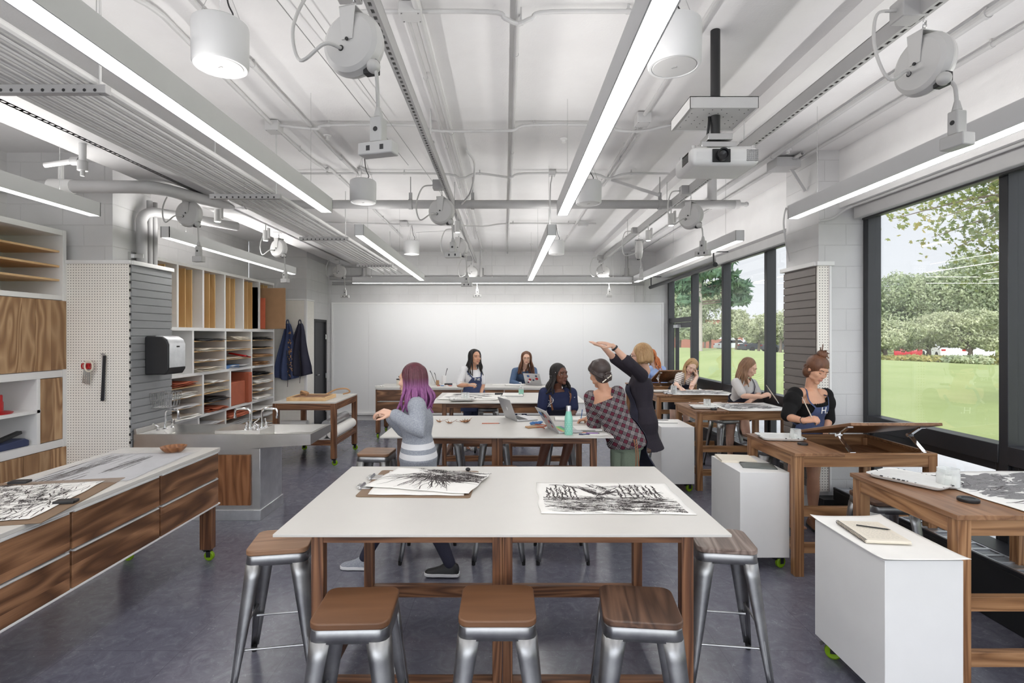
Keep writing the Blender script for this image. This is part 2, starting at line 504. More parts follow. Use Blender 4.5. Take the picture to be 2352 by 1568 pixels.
def block_mat(name, col, axis):
    t = NT(name); tc = t.n('ShaderNodeTexCoord'); sp = t.n('ShaderNodeSeparateXYZ'); cb = t.n('ShaderNodeCombineXYZ')
    t.l(tc.outputs['Object'], sp.inputs[0]); t.l(sp.outputs[axis], cb.inputs[0]); t.l(sp.outputs['Z'], cb.inputs[1])
    br = t.n('ShaderNodeTexBrick')
    for k, v in (('Scale', 1.0), ('Mortar Size', 0.005), ('Mortar Smooth', 0.6), ('Brick Width', 0.406), ('Row Height', 0.203)): br.inputs[k].default_value = v
    t.l(cb.outputs[0], br.inputs['Vector'])
    n = t.noise(tc.outputs['Object'], 90, 4, 0.6); n2 = t.noise(tc.outputs['Object'], 2.5, 3)
    c1 = t.ramp(n2, [(0.3, tuple(x * 0.95 for x in col)), (0.7, tuple(min(1, x * 1.04) for x in col))])
    t.set(t.mix(t.math('MULTIPLY', br.outputs['Fac'], 0.22), c1, tuple(x * 0.7 for x in col)), 0.6)
    t.bump(t.math('ADD', t.math('MULTIPLY', br.outputs['Fac'], -1.0), t.math('MULTIPLY', n, 0.25)), 0.5, 0.006)
    return t.m
M['block_x'] = block_mat('grey_block_front', srgb(204, 203, 203), 'X')
M['block_y'] = block_mat('grey_block_side', srgb(204, 203, 203), 'Y')

def peg_mat(name, ax):
    t = NT(name); tc = t.n('ShaderNodeTexCoord'); sp = t.n('ShaderNodeSeparateXYZ'); t.l(tc.outputs['Object'], sp.inputs[0])
    P = 0.0254
    a = t.math('SUBTRACT', t.math('FRACT', t.math('DIVIDE', sp.outputs[ax], P)), 0.5)
    b = t.math('SUBTRACT', t.math('FRACT', t.math('DIVIDE', sp.outputs['Z'], P)), 0.5)
    d = t.math('SQRT', t.math('ADD', t.math('MULTIPLY', a, a), t.math('MULTIPLY', b, b)))
    h = t.math('LESS_THAN', d, 0.16)
    t.set(t.mix(h, srgb(240, 236, 228), srgb(40, 38, 36)), 0.5)
    return t.m
M['peg_x'] = peg_mat('pegboard_front', 'X')
M['peg_y'] = peg_mat('pegboard_side', 'Y')
M['slat'] = plain('slatwall_grey', srgb(146, 147, 149), 0.5, var=0.02)
M['slat2'] = plain('slatwall_taupe', srgb(120, 112, 108), 0.5, var=0.02)

# ------------------------------------------------------------------ room shell
BACK = 11.35; CEIL = 3.54; WX = 3.42; FRONT = -3.0
def wallbox(name, x0, x1, y0, y1, z0, z1, m):
    return struct(B().box(x0, x1, y0, y1, z0, z1).make(name, m, sharp=0, flat=True))
wallbox('floor', -5.0, 3.56, FRONT, BACK + .2, -0.1, 0, M['floor'])
wallbox('ceiling', -5.0, 3.56, FRONT, BACK + .2, CEIL, CEIL + .25, M['ceil'])
wallbox('wall_back', -3.9, 3.56, BACK, BACK + .2, 0, CEIL, M['block_x'])
wallbox('wall_left', -5.0, -4.8, FRONT, 10.1, 0, CEIL, M['block_y'])
b = B(); b.box(-5.0, 3.56, FRONT - .2, FRONT, 0, .35); b.box(-5.0, 3.56, FRONT - .2, FRONT, 3.4, CEIL)
struct(b.make('wall_front', M['white'], flat=True))
wf = struct(thing('window_3', None, None, (0, FRONT - .1, 0)))
for i in range(7):
    x = -4.95 + i * 8.45 / 6; B().box(x - .035, x + .035, -.05, .05, .35, 3.4).make('mullion', M['blackmetal'], wf)
    if i < 6: B().box(x + .035, x + 8.45 / 6 - .035, -.004, .004, .40, 3.35).make('pane', M['glass'], wf); B().box(x + .035, x + 8.45 / 6 - .035, -.04, .04, .35, .40).box(x + .035, x + 8.45 / 6 - .035, -.04, .04, 3.35, 3.4).make('rail', M['blackmetal'], wf)
# wall piece with the dark door beyond the second left pillar
b = B(); b.box(-4.8, -3.72, 10.12, 10.52, 0, CEIL); b.box(-4.8, -3.72, 10.52, BACK, 2.1, CEIL); b.box(-4.8, -3.72, 11.24, BACK, 0, 2.1); b.box(-4.8, -4.3, 10.52, 11.24, 0, 2.1)
struct(b.make('wall_left_end', M['block_y'], flat=True))
wallbox('wall_right', 3.18, 3.56, FRONT, BACK, 2.99, CEIL, M['ceil'])
wallbox('beam_left', -3.36, -2.9, FRONT, BACK, 3.2, CEIL, M['grey_paint'])
wallbox('beam_right', 1.88, 2.0, FRONT, BACK, 3.44, CEIL, M['ceil'])
# pillars
b = B(); b.cur = 0; b.box(-4.8, -3.78, 5.2, 5.76, 0, CEIL)
struct(b.make('pillar_left', M['block_x'], flat=True))
b = B(); b.box(2.985, 3.56, 5.14, 5.73, 0, CEIL)
struct(b.make('pillar_right', M['block_x'], flat=True))
struct(B().box(-3.7, 3.4, BACK - .015, BACK, 0, 0.1).make('baseboard_back', M['white'], flat=True))

# door in the left end wall
dr = struct(thing('door_1', None, None, (-3.72, 10.52, 0)))
B().box(-.05, .01, 0, .05, 0, 2.1).box(-.05, .01, .67, .72, 0, 2.1).box(-.05, .01, .05, .67, 2.05, 2.1).make('door_frame', M['black'], dr, bevel=.003)
B().box(-.06, -.02, .05, .67, 0.01, 2.05).make('door_leaf', M['blackmetal'], dr, bevel=.003)
for z in (1.75, .95, .25):
    B().cyl((.012, .655, z - .05), (.012, .655, z + .05), .012, n=10).make('hinge', M['nickel'], dr)
B().tube([(-.02, .11, 1.0), (.03, .11, 1.0), (.035, .2, 1.0)], .009).make('door_handle', M['nickel'], dr)

# ------------------------------------------------------------------ windows along the right side
def window(n, y0, y1, mull, door=None, low=True):
    t = struct(thing('window_%d' % n, None, None, (WX, y0, 0)))
    L = y1 - y0; top = 2.96
    B().box(0, .11, 0, L, top - .06, top).make('head_rail', M['blackmetal'], t, bevel=.004)
    segs = []
    ys = [0] + [m - y0 for m in mull] + [L]
    if ys[1] < .12: ys = ys[1:]
    for i, yy in enumerate(ys):
        o = B().box(-.015, .11, yy - .035, yy + .035, 0, top).make('mullion', M['blackmetal'], t, bevel=.004)
    for i in range(len(ys) - 1):
        a, c = ys[i] + .035, ys[i + 1] - .035
        if door is not None and i == door:
            B().box(0, .11, a, c, 2.04, 2.13).make('transom', M['blackmetal'], t, bevel=.004)
            B().box(.05, .058, a, c, 2.13, top - .06).make('pane', M['glass'], t)
            continue
        B().box(-.02, .11, a, c, .90, 1.03).make('sill_rail', M['blackmetal'], t, bevel=.004)
        B().box(0, .11, a, c, 0, .12).make('bottom_rail', M['blackmetal'], t, bevel=.004)
        B().box(.05, .058, a, c, 1.03, top - .06).make('pane', M['glass'], t)
        B().box(.01, .09, a, a + .05, .12, .90).box(.01, .09, c - .05, c, .12, .90).box(.01, .09, a + .05, c - .05, .84, .90).make('vent_sash', M['blackmetal'], t, bevel=.003)
        B().box(.05, .058, a + .05, c - .05, .12, .84).make('pane', M['glass'], t)
        # brushed strip on the mullion side
    return t
window(1, 5.73, 11.27, [7.06, 8.46, 9.86], door=3)
window(2, FRONT, 5.10, [-1.0, .9, 2.3, 3.69])
# glazed door in the far bay
dw = struct(thing('door_2', None, None, (WX, 9.90, 0)))
b = B(); b.box(.01, .06, 0, .1, 0, 2.03); b.box(.01, .06, .88, .98, 0, 2.03); b.box(.01, .06, .1, .88, 1.93, 2.03); b.box(.01, .06, .1, .88, 0, .2)
b.make('door_frame', M['blackmetal'], dw, bevel=.003)
B().box(.03, .036, .1, .88, .2, 1.93).make('pane', M['glass'], dw)
B().box(-.06, .01, .62, .88, 1.93, 1.99).make('door_closer', M['galv'], dw, bevel=.004)
B().tube([(.0, .9, 1.0), (-.06, .9, 1.0), (-.06, .6, 1.0)], .012).make('push_bar', M['nickel'], dw)
B().box(-.01, .11, 1.06, 1.36, 0, 2.04).make('side_panel', M['glass'], dw)

# roller blind boxes on the soffit
def blind(y0, y1, label):
    t = thing('roller_blind', label, 'blind', (3.34, y0, 2.92), group='roller blind boxes')
    B().box(-.06, .08, 0, y1 - y0, -.045, .07).make('box', M['grey_paint'], t, bevel=.006)
    B().box(.0, .03, .03, y1 - y0 - .03, -.06, -.045).make('hem_bar', M['black'], t)
    return t
blind(FRONT + .1, 5.08, 'long grey roller blind box above the big window in front of the block pillar')
blind(5.8, 8.4, 'short grey roller blind box above the far window bay')
t = thing('shade_tube', 'black rolled shade tube above the glazed corner door', 'blind', (3.0, 7.7, 2.79))
B().cyl((0, 0, 0), (0, 3.45, -.02), .035).make('roll', M['blackmetal'], t)
for yy in (.06, 3.38): B().prism([(-.008, -.02), (.008, -.02), (.008, .186), (.21, .186), (.21, .198), (-.008, .198)], yy, yy + .02, Matrix(((1, 0, 0, 0), (0, 0, 1, 0), (0, 1, 0, 0), (0, 0, 0, 1)))).make('bracket', M['blackmetal'], t)

# black convector under the windows
def heater(y0, y1, label):
    t = thing('convector_heater', label, 'heater', (3.05, y0, 0))
    L = y1 - y0
    B().box(0, .36, 0, L, 0.0, .345).make('casing', M['black'], t, bevel=.006)
    B().box(.0, .02, 0, L, .345, .37).box(.17, .36, 0, L, .345, .37).box(.02, .17, 0, .02, .345, .37).make('top_frame', M['blackmetal'], t, bevel=.003)
    b = B(); k = int(L / .105)
    b.box(.022, .034, 0, L, .352, .368).box(.156, .168, 0, L, .352, .368)
    for i in range(k):
        y = .03 + i * .105
        b.box(.034, .156, y, y + .022, .352, .368)
        for j in range(5):
            b.box(.04, .15, y + .034 + j * .014, y + .040 + j * .014, .350, .360)
    b.make('grille', M['galv'], t)
heater(-1.5, 5.02, 'black convector with metal slot grille under the big window')
heater(5.9, 9.6, 'black convector with metal slot grille under the far window bay')
struct(B().box(2.95, 3.42, 5.0, 5.14, 0, .26).make('trim_1', M['black'], bevel=.004))

# ------------------------------------------------------------------ pegboard and slatwall cladding
def slats(name, axis_x, y0, y1, z0, z1, m, parent, sign):
    b = B(); h = .0762; z = z0; x = axis_x
    b.box(x - sign * .03, x - sign * .012, y0, y1, z0, z1)
    while z < z1 - .01:
        zz = min(z + h - .009, z1)
        b.box(x - sign * .012, x, y0, y1, z, zz)
        z += h
    return b.make(name, m, parent, bevel=.002)

t = thing('pegboard_panel', 'tall white pegboard facing the room, between the wooden cabinets and grey slatwall', 'pegboard', (0, 0, 0))
B().box(-4.185, -3.575, 5.13, 5.15, .1, 2.46).make('board', M['peg_x'], t)
B().box(-4.17, -3.56, 5.115, 5.2, 2.46, 2.495).make('cap', M['white'], t, bevel=.004)
B().box(-4.17, -3.56, 5.125, 5.15, 0, .1).make('base_strip', M['white'], t)
t = thing('slatwall_panel', 'grey slatwall on the pillar side above the steel sink', 'slatwall', (0, 0, 0))
slats('slat_board', -3.56, 5.15, 5.77, .1, 2.45, M['slat'], t, 1)
B().box(-3.6, -3.54, 5.15, 5.78, 2.455, 2.495).make('cap', M['white'], t, bevel=.004)
b = B()
for i in range(31): b.box(-3.570, -3.558, 5.128, 5.134, .14 + i * .0762, .165 + i * .0762)
b.make('slot_end', M['black'], t)
t = thing('pegboard_panel', 'white pegboard with hanging aprons beside the dark door', 'pegboard', (0, 0, 0))
B().box(-4.32, -3.74, 10.06, 10.08, .1, 2.43).make('board', M['peg_x'], t)
B().box(-3.72, -3.70, 10.08, 10.45, .1, 2.43).make('side_board', M['peg_y'], t)
B().box(-4.34, -3.69, 10.045, 10.46, 2.43, 2.46).make('cap', M['white'], t, bevel=.004)
B().box(-3.74, -3.695, 10.05, 10.09, .0, 2.43).make('corner_trim', M['white'], t, bevel=.003)
t = thing('slatwall_panel', 'taupe slatwall on the window pillar behind the girl with the bun', 'slatwall', (0, 0, 0))
slats('slat_board', 2.96, 5.15, 5.74, .3, 2.44, M['slat2'], t, -1)
B().box(2.93, 2.985, 5.12, 5.76, 2.44, 2.48).make('cap', M['white'], t, bevel=.004)
t = thing('pegboard_panel', 'narrow white pegboard strip on the window pillar front', 'pegboard', (0, 0, 0))
B().box(2.965, 3.07, 5.12, 5.138, .3, 2.44).make('board', M['peg_x'], t)
B().box(3.07, 3.09, 5.105, 5.138, .3, 2.44).make('edge_trim', M['white'], t, bevel=.003)
B().box(2.945, 3.11, 5.09, 5.138, 2.44, 2.48).make('cap', M['white'], t, bevel=.004)

# whiteboard
t = thing('whiteboard', 'long white marker board filling the back wall', 'whiteboard', (0, BACK, 0))
for i in range(4):
    x0 = -3.6 + [0, .74, 2.99, 5.24][i]; x1 = -3.6 + [.74, 2.99, 5.24, 6.89][i]
    B().box(x0 + .001, x1 - .001, -.03, -.012, .17, 2.43).make('panel', M['board'], t)
b = B(); b.box(-3.64, -3.6, -.04, -.01, .13, 2.47); b.box(3.29, 3.33, -.04, -.01, .13, 2.47); b.box(-3.6, 3.29, -.04, -.01, 2.43, 2.47)
b.make('frame', M['white'], t, bevel=.004)
B().box(-3.62, 3.31, -.09, -.01, .12, .17).make('tray', M['white'], t, bevel=.005)
# ------------------------------------------------------------------ outdoors
def ground_z(x, y):
    z = -.22 + .9 * math.exp(-(((x - 16) / 9) ** 2 + ((y - 46) / 20) ** 2))
    z += .35 * math.exp(-(((x - 24) / 12) ** 2 + ((y - 24) / 14) ** 2))
    k = max(0, min(1, (x - 7) / 6)); return z * k - .2 * (1 - k)
def lawn_mat():
    t = NT('lawn_grass'); c = t.coord()
    n1 = t.noise(c, .35, 4, .6); n2 = t.noise(c, 30, 5, .75); n3 = t.noise(c, 2.2, 5, .6)
    a = t.ramp(n1, [(.3, srgb(152, 168, 104)), (.7, srgb(180, 190, 130))])
    d = t.mix(t.math('MULTIPLY', n2, .5), a, srgb(122, 142, 78))
    t.set(t.mix(t.math('MULTIPLY', n3, .3), d, srgb(184, 194, 138)), .9); t.bump(n2, .6, .05)
    return t.m
M['lawn'] = lawn_mat()
b = B()
b.grid(lambda u, v: V((7.2 + u * 110, -30 + v * 170, ground_z(7.2 + u * 110, -30 + v * 170))), 60, 90)
tag(b.make('lawn', M['lawn'], sharp=0), kind='structure')
M['concrete'] = plain('pale_concrete', srgb(205, 204, 203), .85, var=.05, scale=1.5)
struct(B().box(3.56, 7.4, FRONT - .2, 60, -.3, -.16).make('path_outside', M['concrete'], flat=True))
struct(B().box(-40, 7.4, -50, FRONT - .2, -.3, -.16).make('terrace_ground', M['concrete'], flat=True))
M['asphalt'] = plain('parking_asphalt', srgb(150, 150, 152), .9)

def leaf_mat(name, cols, trans=.35):
    t = NT(name); c = t.coord()
    n = t.noise(c, .9, 3); n2 = t.noise(c, 9, 2)
    v = t.math('ADD', t.math('MULTIPLY', n, .6), t.math('MULTIPLY', n2, .4))
    col = t.ramp(v, [(.36, cols[0]), (.5, cols[1]), (.64, cols[2])])
    t.set(col, .6)
    tl = t.n('ShaderNodeBsdfTranslucent'); t.l(col, tl.inputs[0]); mx = t.n('ShaderNodeMixShader'); mx.inputs[0].default_value = trans
    t.l(t.p.outputs[0], mx.inputs[1]); t.l(tl.outputs[0], mx.inputs[2]); t.l(mx.outputs[0], t.out.inputs[0])
    return t.m
M['leafA'] = leaf_mat('orchard_leaf', [srgb(140, 150, 116), srgb(182, 188, 150), srgb(214, 216, 184)])
M['leafB'] = leaf_mat('tall_tree_leaf', [srgb(128, 144, 114), srgb(168, 178, 144), srgb(200, 206, 172)])
M['leafC'] = leaf_mat('maple_leaf', [srgb(92, 112, 66), srgb(136, 146, 84), srgb(176, 160, 96)], .5)
M['needle'] = leaf_mat('pine_needle', [srgb(66, 98, 80), srgb(96, 128, 100), srgb(128, 156, 120)])
M['hedgeA'] = leaf_mat('hedge_leaf', [srgb(112, 122, 70), srgb(160, 156, 92), srgb(198, 182, 116)])
M['bark'] = plain('bark', srgb(112, 98, 88), .9, var=.25, scale=20, bump=.4)
M['palebark'] = plain('pale_bark', srgb(176, 168, 160), .9, var=.12, scale=14)

def leaves(b, c, rad, n, size, rng, shell=.55, stretch=1.6):
    c = V(c)
    for i in range(n):
        d = V((rng.gauss(0, 1), rng.gauss(0, 1), rng.gauss(0, 1))).normalized()
        r = shell + (1 - shell) * rng.random() ** .6
        wob = 1 + .22 * mnoise.noise(d * 2.3 + c)
        p = c + V((d.x * rad[0], d.y * rad[1], d.z * rad[2])) * (r * wob)
        s = size * rng.uniform(.6, 1.3)
        u = (d + V((rng.gauss(0, .8), rng.gauss(0, .8), rng.gauss(0, .8)))).normalized()
        a = u.orthogonal().normalized(); a.rotate(Matrix.Rotation(rng.random() * 6.28, 3, u)); e = u.cross(a)
        b.add([p - a * s * stretch * .5, p + e * s * .4, p + a * s * stretch * .5, p - e * s * .4], [(0, 1, 2, 3)])

def tree(px, d, crown_px, top_py, bot_py, label, mat, n, group=None, size=.28, trunk=True, name='garden_tree', lumps=5, base_z=None, seed=0, bark='bark', tr=.16):
    """tree rooted at pixel column PX and distance D, its crown filling the given pixel rows"""
    rng = random.Random(seed * 77 + int(px))
    p = at(px, 770, d); x, y = p.x, p.y
    gz = ground_z(x, y) if base_z is None else base_z
    zt = at(px, top_py, d).z; zb = at(px, bot_py, d).z
    t = thing(name, label, 'tree', (x, y, gz), group=group)
    rw = crown_px / 2 / 1240 * d; rh = (zt - zb) / 2; cz = (zt + zb) / 2 - gz
    b = B()
    k = n // (lumps + 1)
    leaves(b, (0, 0, cz), (rw * .8, rw * .8, rh * .85), k, size, rng)
    for i in range(lumps):
        a = 2 * pi * i / lumps + rng.random(); h = rng.uniform(-.55, .55)
        q = sqrt(max(.1, 1 - h * h)) * .55
        leaves(b, (cos(a) * rw * q, sin(a) * rw * q, cz + h * rh), (rw * .52, rw * .52, rh * .5), k, size, rng)
    b.make('crown', mat, t, fix=False, flat=True)
    if trunk:
        b = B()
        b.tube(catmull([(0, 0, -.2), (.05 * rw, 0, cz * .4), (0, .05 * rw, cz)], 4), [tr * (1 - .06 * i) for i in range(9)], 9)
        for i in range(4):
            a = 1.6 * i + rng.random()
            b.tube([(0, 0, cz * (.35 + .1 * i)), (cos(a) * rw * .45, sin(a) * rw * .45, cz * (.8 + .08 * i))], [tr * .5, tr * .2], 6)
        b.make('trunk', M[bark], t)
    return t

g1 = 'round orchard trees beyond the lawn'
i = 0
for px, d, w_, tp, bt, lab in [
    (2030, 36, 150, 726, 812, 'small round tree right beside the inner edge of the big window'),
    (2130, 37, 160, 716, 810, 'small round tree in front of the red car'),
    (2225, 35, 170, 712, 808, 'small round tree behind the hedge near the thick mullion'),
    (2345, 36, 190, 706, 812, 'small round tree seen past the thick mullion')]:
    tree(px, d, w_, tp, bt, lab, M['leafA'], 17000, g1, .115, seed=i, base_z=-.3); i += 1
for px, d, w_, tp, bt, lab in [
    (1630, 70, 60, 735, 784, 'pale round tree beside the brick building far outside'),
    (1690, 62, 84, 706, 786, 'round tree in the row outside, behind the girl in the grey tee'),
    (1742, 60, 66, 716, 790, 'round tree in the row outside, next to the mullion by the pillar'),
    (1792, 57, 74, 706, 792, 'round tree in the row outside, against the taupe slatwall edge'),
    (1858, 55, 90, 700, 794, 'round tree outside hidden mostly by the window pillar')]:
    tree(px, d, w_, tp, bt, lab, M['leafA'], 7000, 'round trees along the far car park', .19, seed=i, base_z=0); i += 1
for px, d, w_, tp, bt, lab in [
    (2060, 58, 190, 630, 790, 'tall tree with dark top rising beside the big window frame'),
    (2180, 56, 230, 600, 790, 'broad tall tree behind the small round trees'),
    (2300, 54, 220, 560, 790, 'tallest broad tree behind the thick mullion'),
    (2440, 52, 240, 540, 790, 'tall tree at the outer edge of the view')]:
    tree(px, d, w_, tp, bt, lab, M['leafB'], 22000, 'tall trees behind the orchard row', .2, seed=i, base_z=-.3, lumps=8, tr=.3); i += 1
for px, d, w_, tp, bt, lab in [
    (1560, 60, 100, 640, 780, 'leafy tree outside seen through the glazed corner door'),
    (1618, 75, 90, 640, 770, 'leafy tree behind the tall pale pine trunk')]:
    tree(px, d, w_, tp, bt, lab, M['leafB'], 6000, 'leafy trees beyond the door', .26, seed=i, base_z=0); i += 1

# pine: tall pale trunk with layered boughs
def pine(px, d, label, trunk_px, boughs):
    rng = random.Random(px)
    p = at(px, 770, d); gz = ground_z(p.x, p.y)
    t = thing('pine_tree', label, 'tree', (p.x, p.y, gz))
    top = at(px, 480, d).z - gz
    r = trunk_px / 2 / 1240 * d
    B().tube([(0, 0, -.3), (0, 0, top * .5), (0, 0, top)], [r, r * .8, r * .4], 10).make('trunk', M['palebark'], t)
    b = B(); bl = B()
    for (qx, qy, wd) in boughs:
        c = at(qx, qy, d) - V((p.x, p.y, gz)); c.y = rng.uniform(-1.0, 1.0)
        bl.tube([(0, 0, c.z - .3), (c.x * .6, c.y * .6, c.z - .1), (c.x, c.y, c.z)], [.07, .05, .03], 6)
        leaves(b, c, (wd / 2 / 1240 * d, wd / 2 / 1240 * d * .8, .34), 260, .3, rng, .2, 2.6)
    b.make('needle_boughs', M['needle'], t, fix=False, flat=True); bl.make('branch', M['bark'], t)
pine(1606, 40, 'tall pine with pale trunk and layered dark boughs outside', 15, [(1580, 640, 90), (1640, 632, 100), (1676, 652, 90), (1700, 668, 60), (1690, 690, 70), (1710, 684, 40), (1600, 610, 100), (1560, 660, 60), (1640, 605, 80), (1625, 668, 60), (1575, 690, 50)])

# maple branch hanging in front of the big window
def maple():
    rng = random.Random(5)
    base = at(2500, 330, 13)
    t = thing('maple_tree', 'maple with drooping lobed leaves close outside the big window', 'tree', (base.x, base.y, -.2))
    o = V((base.x, base.y, -.2)); bl = B(); lf = B()
    B().tube([(0, 0, 0), (.1, 0, 3), (0, .1, 8)], [.28, .24, .16], 12).make('trunk', M['bark'], t)
    lobes = []
    for i, r in enumerate((1, .45, .86, .5, .78, .34, .42, .22, .42, .34, .78, .5, .86, .45)):
        a = pi / 2 + 2 * pi * i / 14; lobes.append((cos(a) * r, sin(a) * r))
    ends = [(2040, 505, 12.2), (2085, 470, 12.6), (2140, 545, 12.4), (2185, 470, 13), (2230, 520, 12.6), (2130, 430, 13), (2210, 420, 13.2), (2250, 590, 12.8), (2280, 460, 12.8), (2270, 540, 12), (2190, 570, 12.9), (2330, 450, 12.5), (2345, 520, 12.2), (2340, 600, 12.3), (2310, 395, 12.8), (2240, 640, 13.1), (2350, 410, 12.7), (2275, 420, 12.2), (2300, 500, 13.4), (2160, 500, 12.1)]
    for (qx, qy, d) in ends:
        e = at(qx, qy, d) - o
        s = V((0, 0, min(8, max(4.5, e.z + .8))))
        mid = (s + e) / 2 + V((0, 0, .25))
        path = catmull([s, mid, e], 10)
        bl.tube(path, [.05 - .045 * i / (len(path) - 1) for i in range(len(path))], 5)
        L = len(path)
        for j in range(int(L * .35), L):
            for q in range(12):
                p = path[j] + V((rng.gauss(0, .24), rng.gauss(0, .24), rng.gauss(-.08, .15)))
                s_ = rng.uniform(.05, .105)
                n = V((rng.gauss(0, .5), rng.gauss(-.6, .5), rng.gauss(.5, .5))).normalized()
                a = n.orthogonal().normalized(); a.rotate(Matrix.Rotation(rng.random() * 6.28, 3, n)); c = n.cross(a)
                lf.add([p + a * (x * s_) + c * (y * s_) for x, y in lobes], [tuple(range(14))])
    bl.make('branch', M['bark'], t); lf.make('foliage', M['leafC'], t, fix=False, flat=True)
maple()

# low hedge with separate shrubs at the lawn edge
for i, (px, d, w_, tp, bt, mt) in enumerate([(2046, 31, 60, 826, 836, 'hedgeA'), (2098, 31, 66, 824, 838, 'hedgeA'), (2150, 31, 62, 825, 840, 'hedgeA'), (2195, 30, 54, 825, 842, 'leafB'), (2240, 30, 62, 826, 846, 'leafB'), (2330, 30, 90, 812, 850, 'hedgeA')]):
    p = at(px, 770, d); rng = random.Random(i)
    b = B(); rh = (bt - tp) / 1240 * d * .6
    leaves(b, (0, 0, rh * .6), (w_ / 2 / 1240 * d, .8, rh), 700, .16, rng)
    o = b.make('shrub', M[mt], loc=(p.x, p.y, ground_z(p.x, p.y)), fix=False, flat=True)
    tag(o, ['low yellowish shrub at the lawn edge by the window frame', 'low yellowish shrub under the red car', 'low yellowish shrub beside the green shrubs', 'low green shrub in the middle of the lawn edge row', 'low green shrub next to the thick mullion', 'taller yellow shrub seen past the thick mullion'][i], 'shrub', 'shrubs at the lawn edge')

# parked cars
def car(px, py, d, length, m, label, rz=0.0, small=False):
    p = at(px, py, d)
    t = thing('car', label, 'car', (p.x, p.y, ground_z(p.x, p.y)), rz, 'parked cars outside')
    L = length; W = 1.8
    prof = [(-.5, .3), (-.5, .75), (-.47, .95), (-.36, .98), (-.22, 1.42), (.16, 1.45), (.30, 1.0), (.47, .88), (.5, .6), (.5, .3)]
    mm = Matrix(((L, 0, 0, 0), (0, 0, -1, 0), (0, 1, 0, 0), (0, 0, 0, 1)))
    B().prism(prof, -W / 2, W / 2, mm).make('body', m, t, bevel=.06, seg=3)
    win = [(-.33, 1.0), (-.205, 1.36), (.145, 1.38), (.26, 1.0)]
    B().prism(win, -W / 2 - .01, W / 2 + .01, mm).make('side_window', M['screen'], t)
    b2 = B(); b2.add([V(q) for q in [(-.365 * L, -.7, 1.0), (-.365 * L, .7, 1.0), (-.245 * L, .62, 1.37), (-.245 * L, -.62, 1.37)]], [(0, 1, 2, 3)])
    b2.make('rear_window', M['screen'], t, solid=.03)
    for sx in (-.32, .31):
        for sy in (-1, 1):
            B().cyl((sx * L, sy * (W / 2 - .2), .32), (sx * L, sy * (W / 2 + .01), .32), .32, n=16).make('wheel', M['rubber'], t)
    for sy in (-.7, .7):
        B().box(-.505 * L, -.49 * L, sy - .15, sy + .15, .72, .86).make('tail_light', M['red'], t)
M['carred'] = plain('car_red', srgb(190, 40, 52), .3); M['carwhite'] = plain('car_white', srgb(225, 226, 230), .3); M['cardark'] = plain('car_dark', srgb(70, 74, 84), .3)
car(2086, 834, 44, 4.4, M['carred'], 'red car parked behind the small round trees', R(53))
car(2165, 834, 46, 4.4, M['carwhite'], 'white car parked to the side of the red car', R(70))
car(2240, 832, 46, 4.4, M['carwhite'], 'white car parked beyond the green shrubs', R(58))
car(1742, 812, 66, 4.4, M['cardark'], 'dark car parked under the row of trees, between mullions', R(10))
car(1682, 800, 72, 4.4, M['carwhite'], 'white van-like car parked by the far brick building', R(5))
car(1796, 815, 64, 4.4, M['cardark'], 'dark car parked near the taupe slatwall edge', R(10))
# brick building far off
t = thing('brick_building', 'low red brick building far behind the pine', 'building', (30, 84, 0))
M['brick'] = plain('red_brick', srgb(168, 112, 96), .9, var=.15)
B().box(-3, 7, 0, 6, -.5, 4.2).make('wall', M['brick'], t); B().box(-3.2, 7.2, -.2, 6.2, 4.2, 4.6).make('roof', M['concrete'], t)
b = B()
for i in range(4): B().box(-2 + i * 2.3, -.9 + i * 2.3, -.05, .02, 1.2, 2.8).make('window', M['carwhite'], t)
# ------------------------------------------------------------------ casters
def caster(parent, x, y, z_top, r=.038, rz=0.0):
    """swivel caster with a translucent green wheel, under a leg; wheel touches the floor"""
    m = Matrix.Translation(V((x, y, 0))) @ Matrix.Rotation(rz, 4, 'Z')
    b = B()
    b.box(-.03, .03, -.03, .03, z_top - .008, z_top, m)
    b.box(-.004, .03, -.021, -.017, r * .8, z_top - .008, m); b.box(-.004, .03, .017, .021, r * .8, z_top - .008, m)
    b.box(-.024, .03, -.021, .021, z_top - .022, z_top - .008, m)
    b.add([m @ V(q) for q in [(-.024, -.02, z_top - .012), (-.05, -.02, z_top - .03), (-.05, .02, z_top - .03), (-.024, .02, z_top - .012)]], [(0, 1, 2, 3)])
    o = b.make('caster_fork', M['black'], parent, bevel=.002)
    c = m @ V((.014, 0, r)); ax = m.to_3x3() @ V((0, 1, 0))
    B().lathe([(.006, -.013), (r * .55, -.013), (r * .8, -.015), (r, -.009), (r, .009), (r * .8, .015), (r * .55, .013), (.006, .013)], 24, c, Matrix.Rotation(pi / 2, 4, 'X') if abs(rz) < .01 else (m.to_3x3() @ Matrix.Rotation(pi / 2, 3, 'X')).to_4x4()).make('caster_wheel', M['wheel'], parent)
    B().cyl(c - ax * .018, c + ax * .018, .008, n=10).make('caster_axle', M['nickel'], parent)

